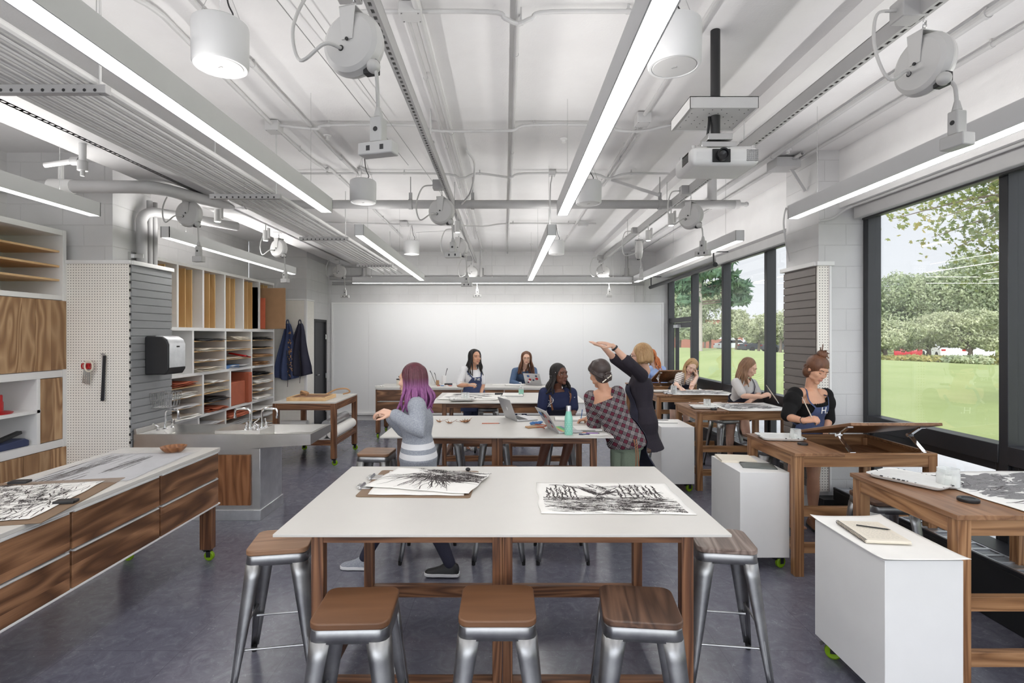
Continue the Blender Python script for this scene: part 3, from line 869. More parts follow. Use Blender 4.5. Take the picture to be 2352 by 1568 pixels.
# ------------------------------------------------------------------ white tables
def white_table(x, y, label):
    t = thing('work_table', label, 'table', (x, y, 0), group='white topped work tables')
    z = .914; hw, hd = 1.0, .61; fw, fd = .875, .49
    B().box(-hw, hw, -hd, hd, z - .013, z).make('table_top', M['table'], t, bevel=.002)
    L = .055
    for sx in (-1, 1):
        for sy in (-1, 1):
            B().box(sx * fw, sx * (fw - L), sy * fd, sy * (fd - L), 0, z - .013).make('leg', M['wz'], t, bevel=.002)
    for sy in (-1, 1):
        for k in (-1, 1):
            B().box(k * .001, k * .046, sy * fd, sy * (fd - L), 0, z - .013).make('leg', M['wz'], t, bevel=.002)
        for k in (-1, 1):
            a, c = (.046, fw - L) if k > 0 else (-(fw - L), -.046)
            B().box(a, c, sy * fd, sy * (fd - .045), z - .083, z - .013).make('apron_rail', M['wx'], t, bevel=.002)
            B().box(a, c, sy * fd, sy * (fd - .05), .13, .20).make('foot_rail', M['wx'], t, bevel=.002)
    for sx in (-1, 1):
        B().box(sx * fw, sx * (fw - .045), -fd + L, fd - L, z - .083, z - .013).make('apron_rail', M['wy'], t, bevel=.002)
        B().box(sx * (fw - .004), sx * (fw - .05), -fd + L, fd - L, .13, .20).make('foot_rail', M['wy'], t, bevel=.002)
    B().box(-.04, .04, -fd + L, fd - L, z - .083, z - .02).make('apron_rail', M['wy'], t, bevel=.002)
    return t
TZ = .914
white_table(-.012, 2.96, 'white topped work table with two charcoal drawings on it')
white_table(-.07, 5.22, 'white topped work table with fallen leaves and the open laptops on it')
white_table(.05, 7.56, 'white topped work table where the girl in white stands with ink drawings')

# ------------------------------------------------------------------ metal stools
def stool(x, y, rz, seat_mat, label, base=None, metal='gunmetal', seat=True):
    t = thing('metal_stool', label, 'stool', (x, y, 0), rz, 'metal stools')
    H = .665; a = .145; f = .205     # half seat, half foot spread
    if seat:
        b = B(); n = 8; r = .045; s = .152; poly = []
        for cx, cy, a0 in ((1, 1, 0), (-1, 1, 90), (-1, -1, 180), (1, -1, 270)):
            for i in range(n + 1):
                an = R(a0 + 90 * i / n); poly.append((cx * (s - r) + r * cos(an), cy * (s - r) + r * sin(an)))
        b.prism(poly, H, H + .026); b.make('seat', M[seat_mat], t, bevel=.005, seg=3, sharp=50)
    # pressed steel skirt, open below
    b = B(); n = 6; rings = []
    for z, s, r in ((H, .142, .04), (H - .006, .147, .042), (H - .05, .152, .044)):
        ring = []
        for cx, cy, a0 in ((1, 1, 0), (-1, 1, 90), (-1, -1, 180), (1, -1, 270)):
            for i in range(n + 1):
                an = R(a0 + 90 * i / n); ring.append(V((cx * (s - r) + r * cos(an), cy * (s - r) + r * sin(an), z)))
        rings.append(ring)
    rings.insert(0, [V((p.x * .01, p.y * .01, H)) for p in rings[0]])
    b.loft(rings, cap=False)
    b.make('seat_pan', M[metal], t, solid=.003)
    # legs: folded sheet that wraps the corner, tapering to the foot, with a pressed groove
    for sx in (-1, 1):
        for sy in (-1, 1):
            b = B(); rows = []
            for k in range(9):
                q = k / 8; z = H - .045 - q * (H - .045 - .03)
                s = .150 + (f - .150) * q; wd = .082 - .050 * q; cr = .03 - .014 * q
                c = V((sx * s, sy * s, z))
                row = [c + V((-sx * wd, 0, 0)), c + V((-sx * wd * .55, sy * .003, 0)), c + V((-sx * cr, 0, 0)), c + V((-sx * cr * .3, -sy * cr * .3, 0)), c + V((0, -sy * cr, 0)), c + V((sx * .003, -sy * wd * .55, 0)), c + V((0, -sy * wd, 0))]
                rows.append(row)
            b.grid(lambda u, v: rows[int(round(u * 8))][int(round(v * 6))], 8, 6)
            bm_o = b.make('leg', M[metal], t, solid=.004, sharp=0)
            c = V((sx * f, sy * f, 0))
            B().tube([c + V((-sx * .012, -sy * .012, .034)), c + V((-sx * .010, -sy * .010, 0))], [.016, .013], 10).make('rubber_foot', M['rubber'], bm_o)
            # groove bead
            p0 = V((sx * (.150 + (f - .150) * .62) + 0, sy * (.150 + (f - .150) * .62), H - .045 - .62 * (H - .075))); p1 = V((sx * (.150 + (f - .150) * .93), sy * (.150 + (f - .150) * .93), H - .045 - .93 * (H - .075)))
            o1 = V((-sx * .022, sy * .001, 0)); o2 = V((sx * .001, -sy * .022, 0))
            B().tube([p0 + o1, p1 + o1 * .8], .004, 6).tube([p0 + o2, p1 + o2 * .8], .004, 6).make('groove', M[metal], bm_o)
    # stretchers at two heights, and crossed brace below the pan
    for z, pairs in ((.21, (((-1, -1), (1, -1)), ((-1, 1), (1, 1)))), (.27, (((-1, -1), (-1, 1)), ((1, -1), (1, 1))))):
        s = .150 + (f - .150) * (H - .045 - z) / (H - .075) - .014
        for p, q in pairs:
            A, C = V((p[0] * s, p[1] * s, z)), V((q[0] * s, q[1] * s, z)); dd = (C - A).normalized()
            b = B(); b.tube([A, A + dd * .025, A + dd * .045, C - dd * .045, C - dd * .025, C], [.009, .009, .0055, .0055, .009, .009], 8)
            b.make('stretcher', M[metal], t)
    b = B(); s = .128
    b.bar((-s, -s, H - .055), (s, s, H - .055), .022, .004).bar((-s, s, H - .059), (s, -s, H - .059), .022, .004)
    b.make('cross_brace', M['black'], t)
    return t
for a in [(-1.19, 2.89, R(10), 'seat4', 'metal stool with light grained seat at the drawer-cart end of the nearest table'),
          (-.60, 2.19, R(2), 'seat1', 'metal stool with smooth brown seat, nearest table front, drawer-cart side'),
          (-.03, 2.21, 0, 'seat1', 'metal stool with smooth brown seat in the middle of the nearest table front'),
          (.545, 2.2, R(-6), 'seat2', 'metal stool with dark deep-grained seat at the nearest table front'),
          (1.16, 2.9, R(-8), 'seat3', 'metal stool with silvery weathered seat beside the middle white pedestal'),
          (-1.21, 5.1, R(-4), 'seat4', 'metal stool with brown seat at the sink end of the leaves table'),
          (1.23, 5.25, R(6), 'seat2', 'metal stool behind the girl in the plaid blouse'),
          (-.62, 4.38, 0, 'seat1', 'metal stool tucked behind the nearest table beside the walking person'),
          (-.05, 4.38, 0, 'seat1', 'metal stool tucked behind the nearest table, its feet under the table centre'),
          (.45, 4.38, 0, 'seat2', 'metal stool tucked behind the nearest table under the teal bottle'),
          (-.64, 6.08, 0, 'seat1', 'metal stool on the far side of the leaves table, below the fallen leaves'),
          (-.12, 6.08, 0, 'seat2', 'metal stool on the far side of the leaves table, below the pencil'),
          (.62, 6.2, 0, 'seat2', 'metal stool the girl with braids sits on'),
          (-.26, 8.36, 0, 'seat2', 'metal stool beside the girl in the white tee'),
          (2.95, 7.25, R(8), 'seat2', 'metal stool behind the girl in the grey tee'),
          (2.62, 5.35, R(5), 'seat2', 'metal stool beside the girl with the bun'),
          (2.56, 3.66, R(-3), 'seat2', 'metal stool between the two nearest drawing desks')]:
    stool(a[0], a[1], a[2], a[3], a[4])

# ------------------------------------------------------------------ long drawer carts
def drawer_cart(x0, y0, rz, label, n=4, L=2.98, D=.76, fm='walnut', front_x=True):
    """local: length along +y, drawer front at x = 0, body towards -x"""
    t = thing('drawer_cart', label, 'cart', (x0, y0, 0), rz, 'long drawer carts')
    zt, zb = .88, .43
    B().box(-D, .012, 0, L, zt - .022, zt).make('cart_top', M['table'], t, bevel=.002)
    B().box(-D + .03, -.012, .0, L, zb, zt - .022).box(-.012, .011, 0, L, zb - .002, zb + .010).box(-.012, .006, 0, L, zt - .034, zt - .022).make('carcass', M['white'], t, bevel=.002)
    for yy in (0.0, L - .10):
        for xx in (-D + .02, -.10):
            B().box(xx, xx + .09, yy, yy + .07, .095, zt - .03).make('leg', M['wz'], t, bevel=.002)
            caster(t, xx + .045, yy + .035, .095)
    w_ = (L - .04) / n
    for i in range(n):
        for k in range(2):
            z0 = zb + .012 + k * .208; z1 = z0 + .192
            y0_ = .02 + i * w_ + .008; y1_ = .02 + (i + 1) * w_ - .008
            d = B().box(-.012, .010, y0_, y1_, z0, z1).make('drawer', M[fm], t, bevel=.002)
            B().box(-.010, .016, y0_ + .01, y1_ - .01, z1, z1 + .008).make('drawer_pull', M['lampbox'], d, bevel=.001)
    return t
CZ = .88
drawer_cart(-2.30, 1.36, 0, 'long drawer cart in the near corner with charcoal drawing and wooden bowl on top')
drawer_cart(-2.24, 9.33, R(-90), 'long drawer cart standing against the whiteboard at the back')

# cart with print rollers near the sink
t = thing('shelf_cart', 'wooden cart with white top and rolls on its lower shelf behind the sink', 'cart', (-2.74, 7.9, 0))
hx, hy = .43, .54
B().box(-hx, hx, -hy, hy, .85, .87).make('cart_top', M['table'], t, bevel=.002)
for sx in (-1, 1):
    for sy in (-1, 1):
        B().box(sx * hx, sx * (hx - .07), sy * hy, sy * (hy - .07), .095, .85).make('leg', M['wz'], t, bevel=.002)
        caster(t, sx * (hx - .035), sy * (hy - .035), .095)
    B().box(sx * hx, sx * (hx - .04), -hy + .07, hy - .07, .76, .85).make('apron_rail', M['wy'], t, bevel=.002)
    B().box(sx * hx, sx * (hx - .04), -hy + .07, hy - .07, .28, .35).make('lower_rail', M['wy'], t, bevel=.002)
    B().box(-hx + .07, hx - .07, sx * hy, sx * (hy - .04), .76, .85).make('apron_rail', M['wx'], t, bevel=.002)
    B().box(-hx + .07, hx - .07, sx * hy, sx * (hy - .04), .28, .35).make('lower_rail', M['wx'], t, bevel=.002)
B().box(-hx + .04, hx - .04, -hy + .04, hy - .04, .335, .35).make('shelf', M['white'], t)
# things on it
t = thing('press_bed', 'wooden printing frame with rope lying on the shelf cart top', 'frame', (-2.76, 7.72, .87))
b = B(); b.box(-.27, .27, -.24, -.21, 0, .05).box(-.27, .27, .21, .24, 0, .05).box(-.27, -.24, -.21, .21, 0, .05).box(.24, .27, -.21, .21, 0, .05)
b.make('frame', M['pine_x'], t, bevel=.002)
B().box(-.24, .24, -.21, .21, .03, .045).make('board', M['dtop'], t)
B().tube(catmull([(-.2, .1, .06), (-.16, .14, .09), (-.1, .12, .07), (-.13, .08, .08), (-.18, .1, .1), (-.2, .13, .08), (-.1, .06, .06)], 6), .016, 8).make('rope', M['tan'], t)
t = thing('brayer_handle', 'bent metal rod handle lying at the far corner of the shelf cart', 'tool', (-2.46, 8.2, .87))
B().tube(catmull([(-.25, 0, .02), (-.1, .0, .09), (.05, 0, .1), (.1, 0, .05), (0, 0, .02)], 6), .012).make('rod', M['tan'], t)
for i, (x, z, r, m, lab) in enumerate([(-2.38, .43, .075, 'paper', 'fat white paper roll on the shelf cart, window-side edge'), (-2.53, .42, .07, 'greypaper', 'grey paper roll behind the window-side roll on the shelf cart'), (-2.70, .41, .055, 'paper', 'thin white roll in the middle of the shelf cart'), (-2.47, .55, .06, 'alu', 'silver roll lying on top of the other rolls')]):
    o = B().lathe([(0.012, -.46), (r, -.46), (r, .46), (.012, .46), (.012, -.46)], 24, (0, 0, 0), Matrix.Rotation(pi / 2, 4, 'X')).make('paper_roll', M[m], loc=(x, 7.9, z))
    tag(o, lab, 'paper roll', 'rolls on the shelf cart')
o = B().lathe([(0.012, -.2), (.085, -.2), (.085, .2), (.012, .2), (.012, -.2)], 24, (0, 0, 0), Matrix.Rotation(pi / 2, 4, 'Y')).make('paper_roll', M['white'], loc=(-2.98, 7.6, .50))
tag(o, 'short thick white roll seen above the far rim of the sink', 'paper roll')
t = thing('plastic_case', 'flat pale grey case on the shelf cart behind the sink rim', 'case', (-2.9, 7.55, .352))
B().box(-.28, .3, -.12, .12, 0, .06).make('shell', M['greypaper'], t, bevel=.012, seg=3); B().box(.3, .34, -.05, .05, .01, .05).make('latch', M['black'], t)

# ------------------------------------------------------------------ white rolling pedestals
def pedestal(x0, x1, y0, y1, label):
    t = thing('white_pedestal', label, 'pedestal', ((x0 + x1) / 2, (y0 + y1) / 2, 0), group='white rolling pedestals')
    hx, hy = (x1 - x0) / 2, (y1 - y0) / 2
    B().box(-hx, hx, -hy, hy, .10, .745).make('cabinet', M['white'], t, bevel=.002)
    for sx in (-1, 1):
        for sy in (-1, 1):
            caster(t, sx * (hx - .05), sy * (hy - .06), .10, .042, R(20 * sx))
    return t
PZ = .745
p1 = pedestal(1.745, 2.106, 2.48, 3.04, 'white rolling pedestal with an open spiral sketchbook, nearest one')
B().grid(lambda u, v: V((-.195 + u * .40, -.295 + v * .60, .747 + .010 * ((2 * u - 1) ** 4) * (0.4 + .6 * v) + .008 * (2 * v - 1) ** 6)), 20, 24).make('paper_cover', M['paper'], p1, solid=.0012)
pedestal(1.777, 2.15, 4.08, 4.65, 'white rolling pedestal with a blank pad and grey pouch on top')
pedestal(1.766, 2.14, 6.1, 6.67, 'white rolling pedestal behind the teacher with a notebook on top')

# ------------------------------------------------------------------ wooden drawing desks along the windows
def desk(x0, y0, label, tilt=None, W=1.05, D=.79):
    t = thing('drawing_desk', label, 'desk', (x0, y0, 0), group='wooden drawing desks')
    z = .914; L = .065
    for xx in (0.0, W - L):
        for yy in (0.0, D - L):
            B().box(xx, xx + L, yy, yy + L, 0, z - .025).make('leg', M['dz'], t, bevel=.002)
    for yy in (0.004, D - .034):
        B().box(L, W - L, yy, yy + .03, z - .105, z - .025).make('apron_rail', M['dx'], t, bevel=.002)
    for xx in (0.004, W - .034):
        B().box(xx, xx + .03, L, D - L, z - .105, z - .025).make('apron_rail', M['dy'], t, bevel=.002)
    for z0 in (.17, .44):
        B().box(L, W - L, .01, .05, z0, z0 + .07).make('foot_rail', M['dx'], t, bevel=.002)
    for xx in (.01, W - .05):
        B().box(xx, xx + .04, L, D - L, .17, .24).make('foot_rail', M['dy'], t, bevel=.002)
    sp = .36
    B().box(-.012, sp, -.012, D + .012, z - .025, z).make('side_top', M['dtop'], t, bevel=.003)
    # recessed well under the board
    b = B(); b.box(sp, W - .02, .02, D - .02, z - .10, z - .09)
    b.make('well_floor', M['dtop'], t)
    B().box(sp, W, 0, .025, z - .025, z - .004).box(sp, W, D - .025, D, z - .025, z - .004).box(W - .025, W, .025, D - .025, z - .025, z - .004).make('well_rim', M['dx'], t, bevel=.002)
    bw = W - sp - .004
    if tilt is None:
        B().box(sp + .004, W + .012, -.012, D + .012, z - .0035, z).make('drawing_board', M['dtop'], t, bevel=.001)
    else:
        piv = Matrix.Translation(V((0, D, z + .004))) @ Matrix.Rotation(-tilt, 4, 'X')
        o = B().box(sp + .06, W + .05, -D - .01, 0, 0, .022, piv).make('drawing_board', M['dtop'], t, bevel=.003)
        B().box(sp + .075, W + .035, -D + .005, -.01, .0225, .0245, piv).make('board_sheet', M['paper'], o)
        top = piv @ V((0, -D + .09, 0))
        for xx in (sp + .10, W - .04):
            a = V((xx, D * .10, z - .02)); c = V((xx, top.y, top.z)); m_ = V((xx - .03, (a.y + c.y) / 2 + .10, (a.z + c.z) / 2 + .02))
            b = B(); b.bar(a, m_, .010, .012, (1, 0, 0)).bar(m_, c, .010, .012, (1, 0, 0)).bar(a + V((.018, 0, 0)), m_ + V((.018, 0, 0)), .006, .014, (1, 0, 0)).bar(m_ + V((.018, 0, 0)), c + V((.018, 0, 0)), .006, .014, (1, 0, 0))
            b.cyl(m_ - V((.012, 0, 0)), m_ + V((.03, 0, 0)), .014, n=12).cyl(a - V((.012, 0, 0)), a + V((.03, 0, 0)), .014, n=12).cyl(c - V((.012, 0, 0)), c + V((.03, 0, 0)), .014, n=12)
            b.make('lift_arm', M['chrome'], t)
    return t
desk(2.19, 2.61, 'wooden drawing desk nearest the viewer with enamel tray and large ink painting')
desk(2.14, 3.98, 'wooden drawing desk with its board tilted up on chrome arms, nearest of the tilted ones', tilt=R(14))
desk(2.20, 6.18, 'wooden drawing desk where the girl in the grey tee paints')
desk(2.21, 7.85, 'wooden drawing desk where the girl in the striped top leans', W=1.1)
desk(2.22, 9.2, 'wooden drawing desk with tilted board in front of the red-haired girl', tilt=R(20), D=.72)

# ------------------------------------------------------------------ stainless sink island
t = thing('sink_island', 'long stainless steel trough sink on a pedestal below the grey slatwall', 'sink', (-3.55, 5.16, 0))
L, D, zr = 1.69, .60, .835
# rim + shell: outer apron deeper at the wall than at the free end
b = B()
def apz(x): return .70 - .05 * (1 - x / L) - (.0 if x > L * .62 else .0)
b.add([V((0, 0, zr)), V((L, 0, zr)), V((L, 0, zr - .10)), V((.7, 0, zr - .16)), V((0, 0, zr - .17))], [(0, 1, 2, 3, 4)])
b.add([V((L, 0, zr)), V((L, D, zr)), V((L, D, zr - .08)), V((L, 0, zr - .10))], [(0, 1, 2, 3)])
b.add([V((0, D, zr)), V((L, D, zr)), V((L, D, zr - .08)), V((0, D, zr - .17))], [(0, 3, 2, 1)])
b.add([V((0, 0, zr - .17)), V((.7, 0, zr - .16)), V((L, 0, zr - .10)), V((L, D, zr - .08)), V((0, D, zr - .17))], [(0, 1, 2, 3, 4)])
b.make('apron', M['stainless'], t, solid=.003, flat=True)
b = B(); e = .03
b.box(0, L, 0, e, zr - .006, zr).box(0, L, D - e, D, zr - .006, zr).box(0, e, e, D - e, zr - .006, zr).box(L - e, L, e, D - e, zr - .006, zr)
b.make('rim', M['stainless'], t, bevel=.002)
b = B(); dz = .07
b.add([V((e, e, zr)), V((L - e, e, zr)), V((L - e, D - e, zr)), V((e, D - e, zr)), V((.08, .08, zr - dz)), V((L - .10, .08, zr - dz)), V((L - .10, D - .08, zr - dz)), V((.08, D - .08, zr - dz))],
      [(0, 1, 5, 4), (1, 2, 6, 5), (2, 3, 7, 6), (3, 0, 4, 7), (4, 5, 6, 7)])
b.make('basin', M['stainless'], t, flat=True)
B().box(.72, 1.16, .10, D - .16, zr - .07, zr + .02).make('faucet_deck', M['stainless'], t, bevel=.003)
B().box(0, 1.185, .05, D - .05, .10, .69).make('pedestal', M['stainless'], t, bevel=.003)
B().box(1.185, 1.19, .05, D - .05, .10, .69).make('end_panel', M['galv'], t)
B().box(0, 1.20, .03, D - .03, 0, .10).make('plinth', M['galv'], t, bevel=.003)
pan = B().box(.70, 1.10, .028, .05, .145, .63).make('door', M['elm2'], t, bevel=.003)
B().box(0, .03, 0, D, zr, zr + .05).make('backsplash', M['stainless'], t, bevel=.003)
def faucet(x, y, z, s, label, rz=0.0, wallmount=False):
    f = thing('faucet', label, 'faucet', (x, y, z), rz, 'chrome gooseneck faucets')
    b = B(); b.lathe([(0, 0), (.026, 0), (.026, .006), (.016, .014), (.013, .05), (.013, .06), (0, .06)], 16)
    b.tube(catmull([(0, 0, .05), (0, 0, .16), (.012, 0, .185), (.035, 0, .195), (.12, 0, .195), (.14, 0, .188), (.15, 0, .165), (.15, 0, .12)], 6), .0105, 10)
    b.lathe([(.011, .10), (.014, .10), (.014, .125), (.011, .125)], 12, (.15, 0, 0))
    b.make('spout', M['chrome'], f)
    for k in (-1, 1):
        b = B(); b.lathe([(0, 0), (.02, 0), (.02, .006), (.011, .012), (.012, .04), (.008, .046), (0, .046)], 14, (0, k * .09, 0))
        b.tube(catmull([(0, k * .09, .042), (-.015, k * .105, .055), (-.03, k * .13, .075)], 5), [.007] * 10 + [.010], 8)
        b.make('lever_handle', M['chrome'], f)
    return f
faucet(-2.55, 5.40, .852, 1, 'chrome gooseneck faucet on the sink deck pointing at the slatwall', R(180))
faucet(-2.43, 5.40, .852, 1, 'chrome gooseneck faucet on the sink deck pointing at the free end', 0)
faucet(-3.43, 5.45, .835, 1, 'chrome gooseneck faucet by the slatwall at the sink end', R(-10))
# soap / wire basket hung on slatwall
t = thing('wire_basket', 'chrome wire basket hanging on the slatwall above the sink faucet', 'basket', (-3.555, 5.52, 1.05))
b = B()
for z, e_ in ((0, .0), (.07, .012), (.15, .02)):
    b.tube([(.0, -.10 - e_, z), (.16 + e_, -.10 - e_, z), (.16 + e_, .10 + e_, z), (.0, .10 + e_, z)], .003, 6, closed=True)
for i in range(7):
    y = -.10 + i * .2 / 6
    b.tube([(.0, y * 1.2, .15), (.0, y, 0), (.16, y, 0), (.18, y * 1.2, .15)], .0022, 5)
for i in range(1, 6):
    x = i * .16 / 6
    b.tube([(x * 1.1, -.12, .15), (x, -.10, 0), (x, .10, 0), (x * 1.1, .12, .15)], .0022, 5)
b.make('wire_frame', M['nickel'], t)
t = thing('paper_towel_dispenser', 'black and silver paper towel dispenser on the grey slatwall', 'towel dispenser', (-3.558, 5.33, 1.39))
w_ = .29; prof = [(0, 0.0), (.205, 0.0), (.235, .05), (.235, .30), (.215, .345), (.17, .375), (.02, .385), (0, .375)]
mm = Matrix(((1, 0, 0, 0), (0, 0, -1, 0), (0, 1, 0, 0), (0, 0, 0, 1)))
B().prism(prof, -w_, 0, mm).make('black_case', M['black'], t, bevel=.012, seg=3)
fr = [(.10, .387), (.175, .380), (.222, .349), (.242, .302), (.242, .07), (.232, .07), (.232, .30), (.212, .343), (.168, .372), (.10, .379)]
B().prism(fr, -w_ + .02, -.012, mm).make('silver_cover', M['galv'], t, bevel=.002)
B().box(.2425, .244, .12, .17, .27, .285).make('badge', M['rubber'], t)

# ------------------------------------------------------------------ wooden cabinet wall, near
def zc(py, px=155): return EYE - (py - 770) / 1240 * (4.17 * 1240 / (1160 - px))
CX = -4.17
t = thing('wall_cabinet', 'white framed wooden cabinet wall between the near corner and the pegboard', 'cabinet', (CX, 5.128, 0))
Y0 = -1.9
b = B()
for z0, z1 in ((2.72, 2.77), (2.11, 2.155), (1.39, 1.455), (1.085, 1.115), (.735, .805), (0, .10)):
    b.box(-.58, 0, Y0, -.04, z0, z1)
b.box(-.62, -.58, Y0, 0, 0, 2.77)
b.make('shelf_frame', M['white'], t, bevel=.002)
B().box(-.58, .004, -.04, 0, 0, 2.77).make('side_panel', M['white'], t, bevel=.002)
for yy in (-1.25, -.30):
    B().box(-.58, 0, yy - .018, yy + .018, .805, 1.39).make('divider', M['white'], t, bevel=.002)
B().box(-.58, 0, -1.35, -1.31, 2.155, 2.72).make('divider', M['white'], t, bevel=.002)
for k, z in enumerate((2.29, 2.42, 2.56)):
    B().box(-.56, -.03, -1.31, -.04, z, z + .018).make('thin_shelf', M['pine_x'], t)
for i in range(4):
    y1 = -.003 - i * .34
    B().box(-.02, .006, y1 - .336, y1, 1.46, 2.105).make('door', M['elm'], t, bevel=.002)
for i in range(4):
    y1 = -.003 - i * .46
    B().box(-.02, .006, y1 - .455, y1, .10, .73).make('door', M['elm'], t, bevel=.002)
dd = B().box(-.02, .004, -.28, -.045, .81, 1.385).make('door', M['elm'], t, bevel=.002)
t = thing('record_turntable', 'red plastic gadget with round base on the cabinet shelf', 'gadget', (-4.30, 4.55, 1.115))
B().lathe([(0, 0), (.11, 0), (.12, .012), (.10, .018), (.05, .02), (0, .02)], 28).make('round_base', M['red'], t)
B().lathe([(0, .02), (.055, .02), (.055, .10), (.04, .115), (0, .115)], 24).make('body', M['red'], t)
for k in range(4):
    a = k * 1.57; B().box(-.012, .012, -.012, .012, .10, .16).make('prong', M['red'], t, bevel=.003).location = (cos(a) * .045, sin(a) * .045, 0)
t = thing('desk_stapler', 'dark blue electric stapler lying on the lower cabinet shelf', 'stapler', (-4.28, 4.62, .806))
B().prism([(-.16, 0), (.16, 0), (.16, .05), (.12, .07), (-.16, .05)], -.07, .07, Matrix(((0, 0, 1, 0), (1, 0, 0, 0), (0, 1, 0, 0), (0, 0, 0, 1)))).make('body', M['darkblue'], t, bevel=.008)
B().bar((0, -.15, .06), (0, .14, .12), .05, .03).make('arm', M['black'], t, bevel=.006)
B().tube(catmull([(.0, .16, .02), (-.03, .22, .01), (.02, .27, .012), (-.02, .32, .008)], 6), .003, 6).make('cord', M['black'], t)
# tools on the pegboard
t = thing('scissors', 'red handled scissors with a tape roll hanging on the pegboard', 'scissors', (-3.94, 5.10, 1.46))
for k in range(3):
    ox = -.03 + k * .028
    hd = B()
    for s in (-1, 1):
        hd.tube([(ox + s * .016 + .014 * cos(a), -.012 * k, .03 + .024 * sin(a)) for a in [2 * pi * i / 14 for i in range(14)]], .006, 6, closed=True)
    hd.make('handle', M['red'], t)
    B().bar((ox - .006, -.012 * k, .0), (ox - .018, -.012 * k, -.13), .010, .003, (0, 1, 0)).bar((ox + .006, -.012 * k, .0), (ox + .004, -.012 * k, -.14), .010, .003, (0, 1, 0)).make('blade', M['nickel'], t)
B().tube([(.03 + .038 * cos(a), -.03, .03 + .05 * sin(a)) for a in [2 * pi * i / 20 for i in range(20)]], (.008), 6, closed=True).make('tape_roll', M['cream'], t)
B().tube([(.0, .03, .075), (.0, -.045, .075), (0, -.05, .085)], .003).make('hook', M['nickel'], t)
t = thing('metal_ruler', 'steel rulers hanging side by side on the pegboard', 'ruler', (-3.80, 5.11, 1.61))
B().box(-.018, .016, -.002, 0, -.44, 0).make('ruler', M['galv'], t)
m_ = Matrix.Rotation(R(3), 4, 'Y'); B().box(-.0, .03, -.008, -.005, -.45, -.02, m_).make('dark_ruler', M['blackmetal'], t)
B().tube([(.0, .02, -.01), (0, -.03, -.01), (0, -.035, 0)], .003).make('hook', M['nickel'], t)

# ------------------------------------------------------------------ white shelving with slots and pigeonholes
t = thing('storage_shelving', 'white storage wall with vertical slots above paper pigeonholes', 'shelving', (CX, 5.80, 0))
Ltot = 9.76 - 5.80
b = B(); b.box(-.60, 0, 0, Ltot, 2.68, 2.72).box(-.60, 0, 0, Ltot, 1.84, 1.885).box(-.60, 0, 0, Ltot, 1.235, 1.275).box(-.60, 0, 0, Ltot, .655, .69).box(-.60, 0, 0, Ltot, .0, .09)
b.box(-.63, -.60, 0, Ltot, 0, 2.72)
b.make('shelf_frame', M['white'], t, bevel=.002)
for y in (.5, 1.08, 1.665, 2.24, 2.81, 3.38, Ltot - .02):
    B().box(-.60, 0, y - .02, y + .02, 1.885, 2.68).make('upright', M['white'], t, bevel=.002)
for i in range(6):
    y0 = .5 + .575 * i
    for k in range(3):
        yy = y0 + .06 + k * .15
        B().box(-.585, -.03, yy, yy + .014, 1.885, 2.66).make('slot_divider', M['pine'], t)
c1 = (.55, 1.42, 2.26, 3.09, Ltot - .02)
for y in c1: B().box(-.60, 0, y - .02, y + .02, 1.275, 1.84).make('upright', M['white'], t, bevel=.002)
c2 = (.02, .83, 1.66, 2.40, 3.09, Ltot - .02)
for y in c2: B().box(-.60, 0, y - .02, y + .02, .69, 1.235).make('upright', M['white'], t, bevel=.002)
c3 = (.02, 1.55, 2.26, 3.09, Ltot - .02)
for y in c3: B().box(-.60, 0, y - .02, y + .02, .09, .655).make('upright', M['white'], t, bevel=.002)
shelf_spots = []
def boards(cols, skip, z0, z1, n):
    for i in range(len(cols) - 1):
        if i in skip: continue
        for k in range(n + 1):
            z = z0 + (z1 - z0) * k / (n + 1)
            if k > 0: B().box(-.585, -.008, cols[i] + .02, cols[i + 1] - .02, z - .007, z + .007).make('thin_shelf', M['pine_x'], t)
            shelf_spots.append((cols[i] + .02, cols[i + 1] - .02, z + (.007 if k else 0), (z1 - z0) / (n + 1)))
boards(c1, (0,), 1.275, 1.84, 3)
boards(c2, (3,), .69, 1.235, 3)
boards(c3, (0,), .09, .655, 3)
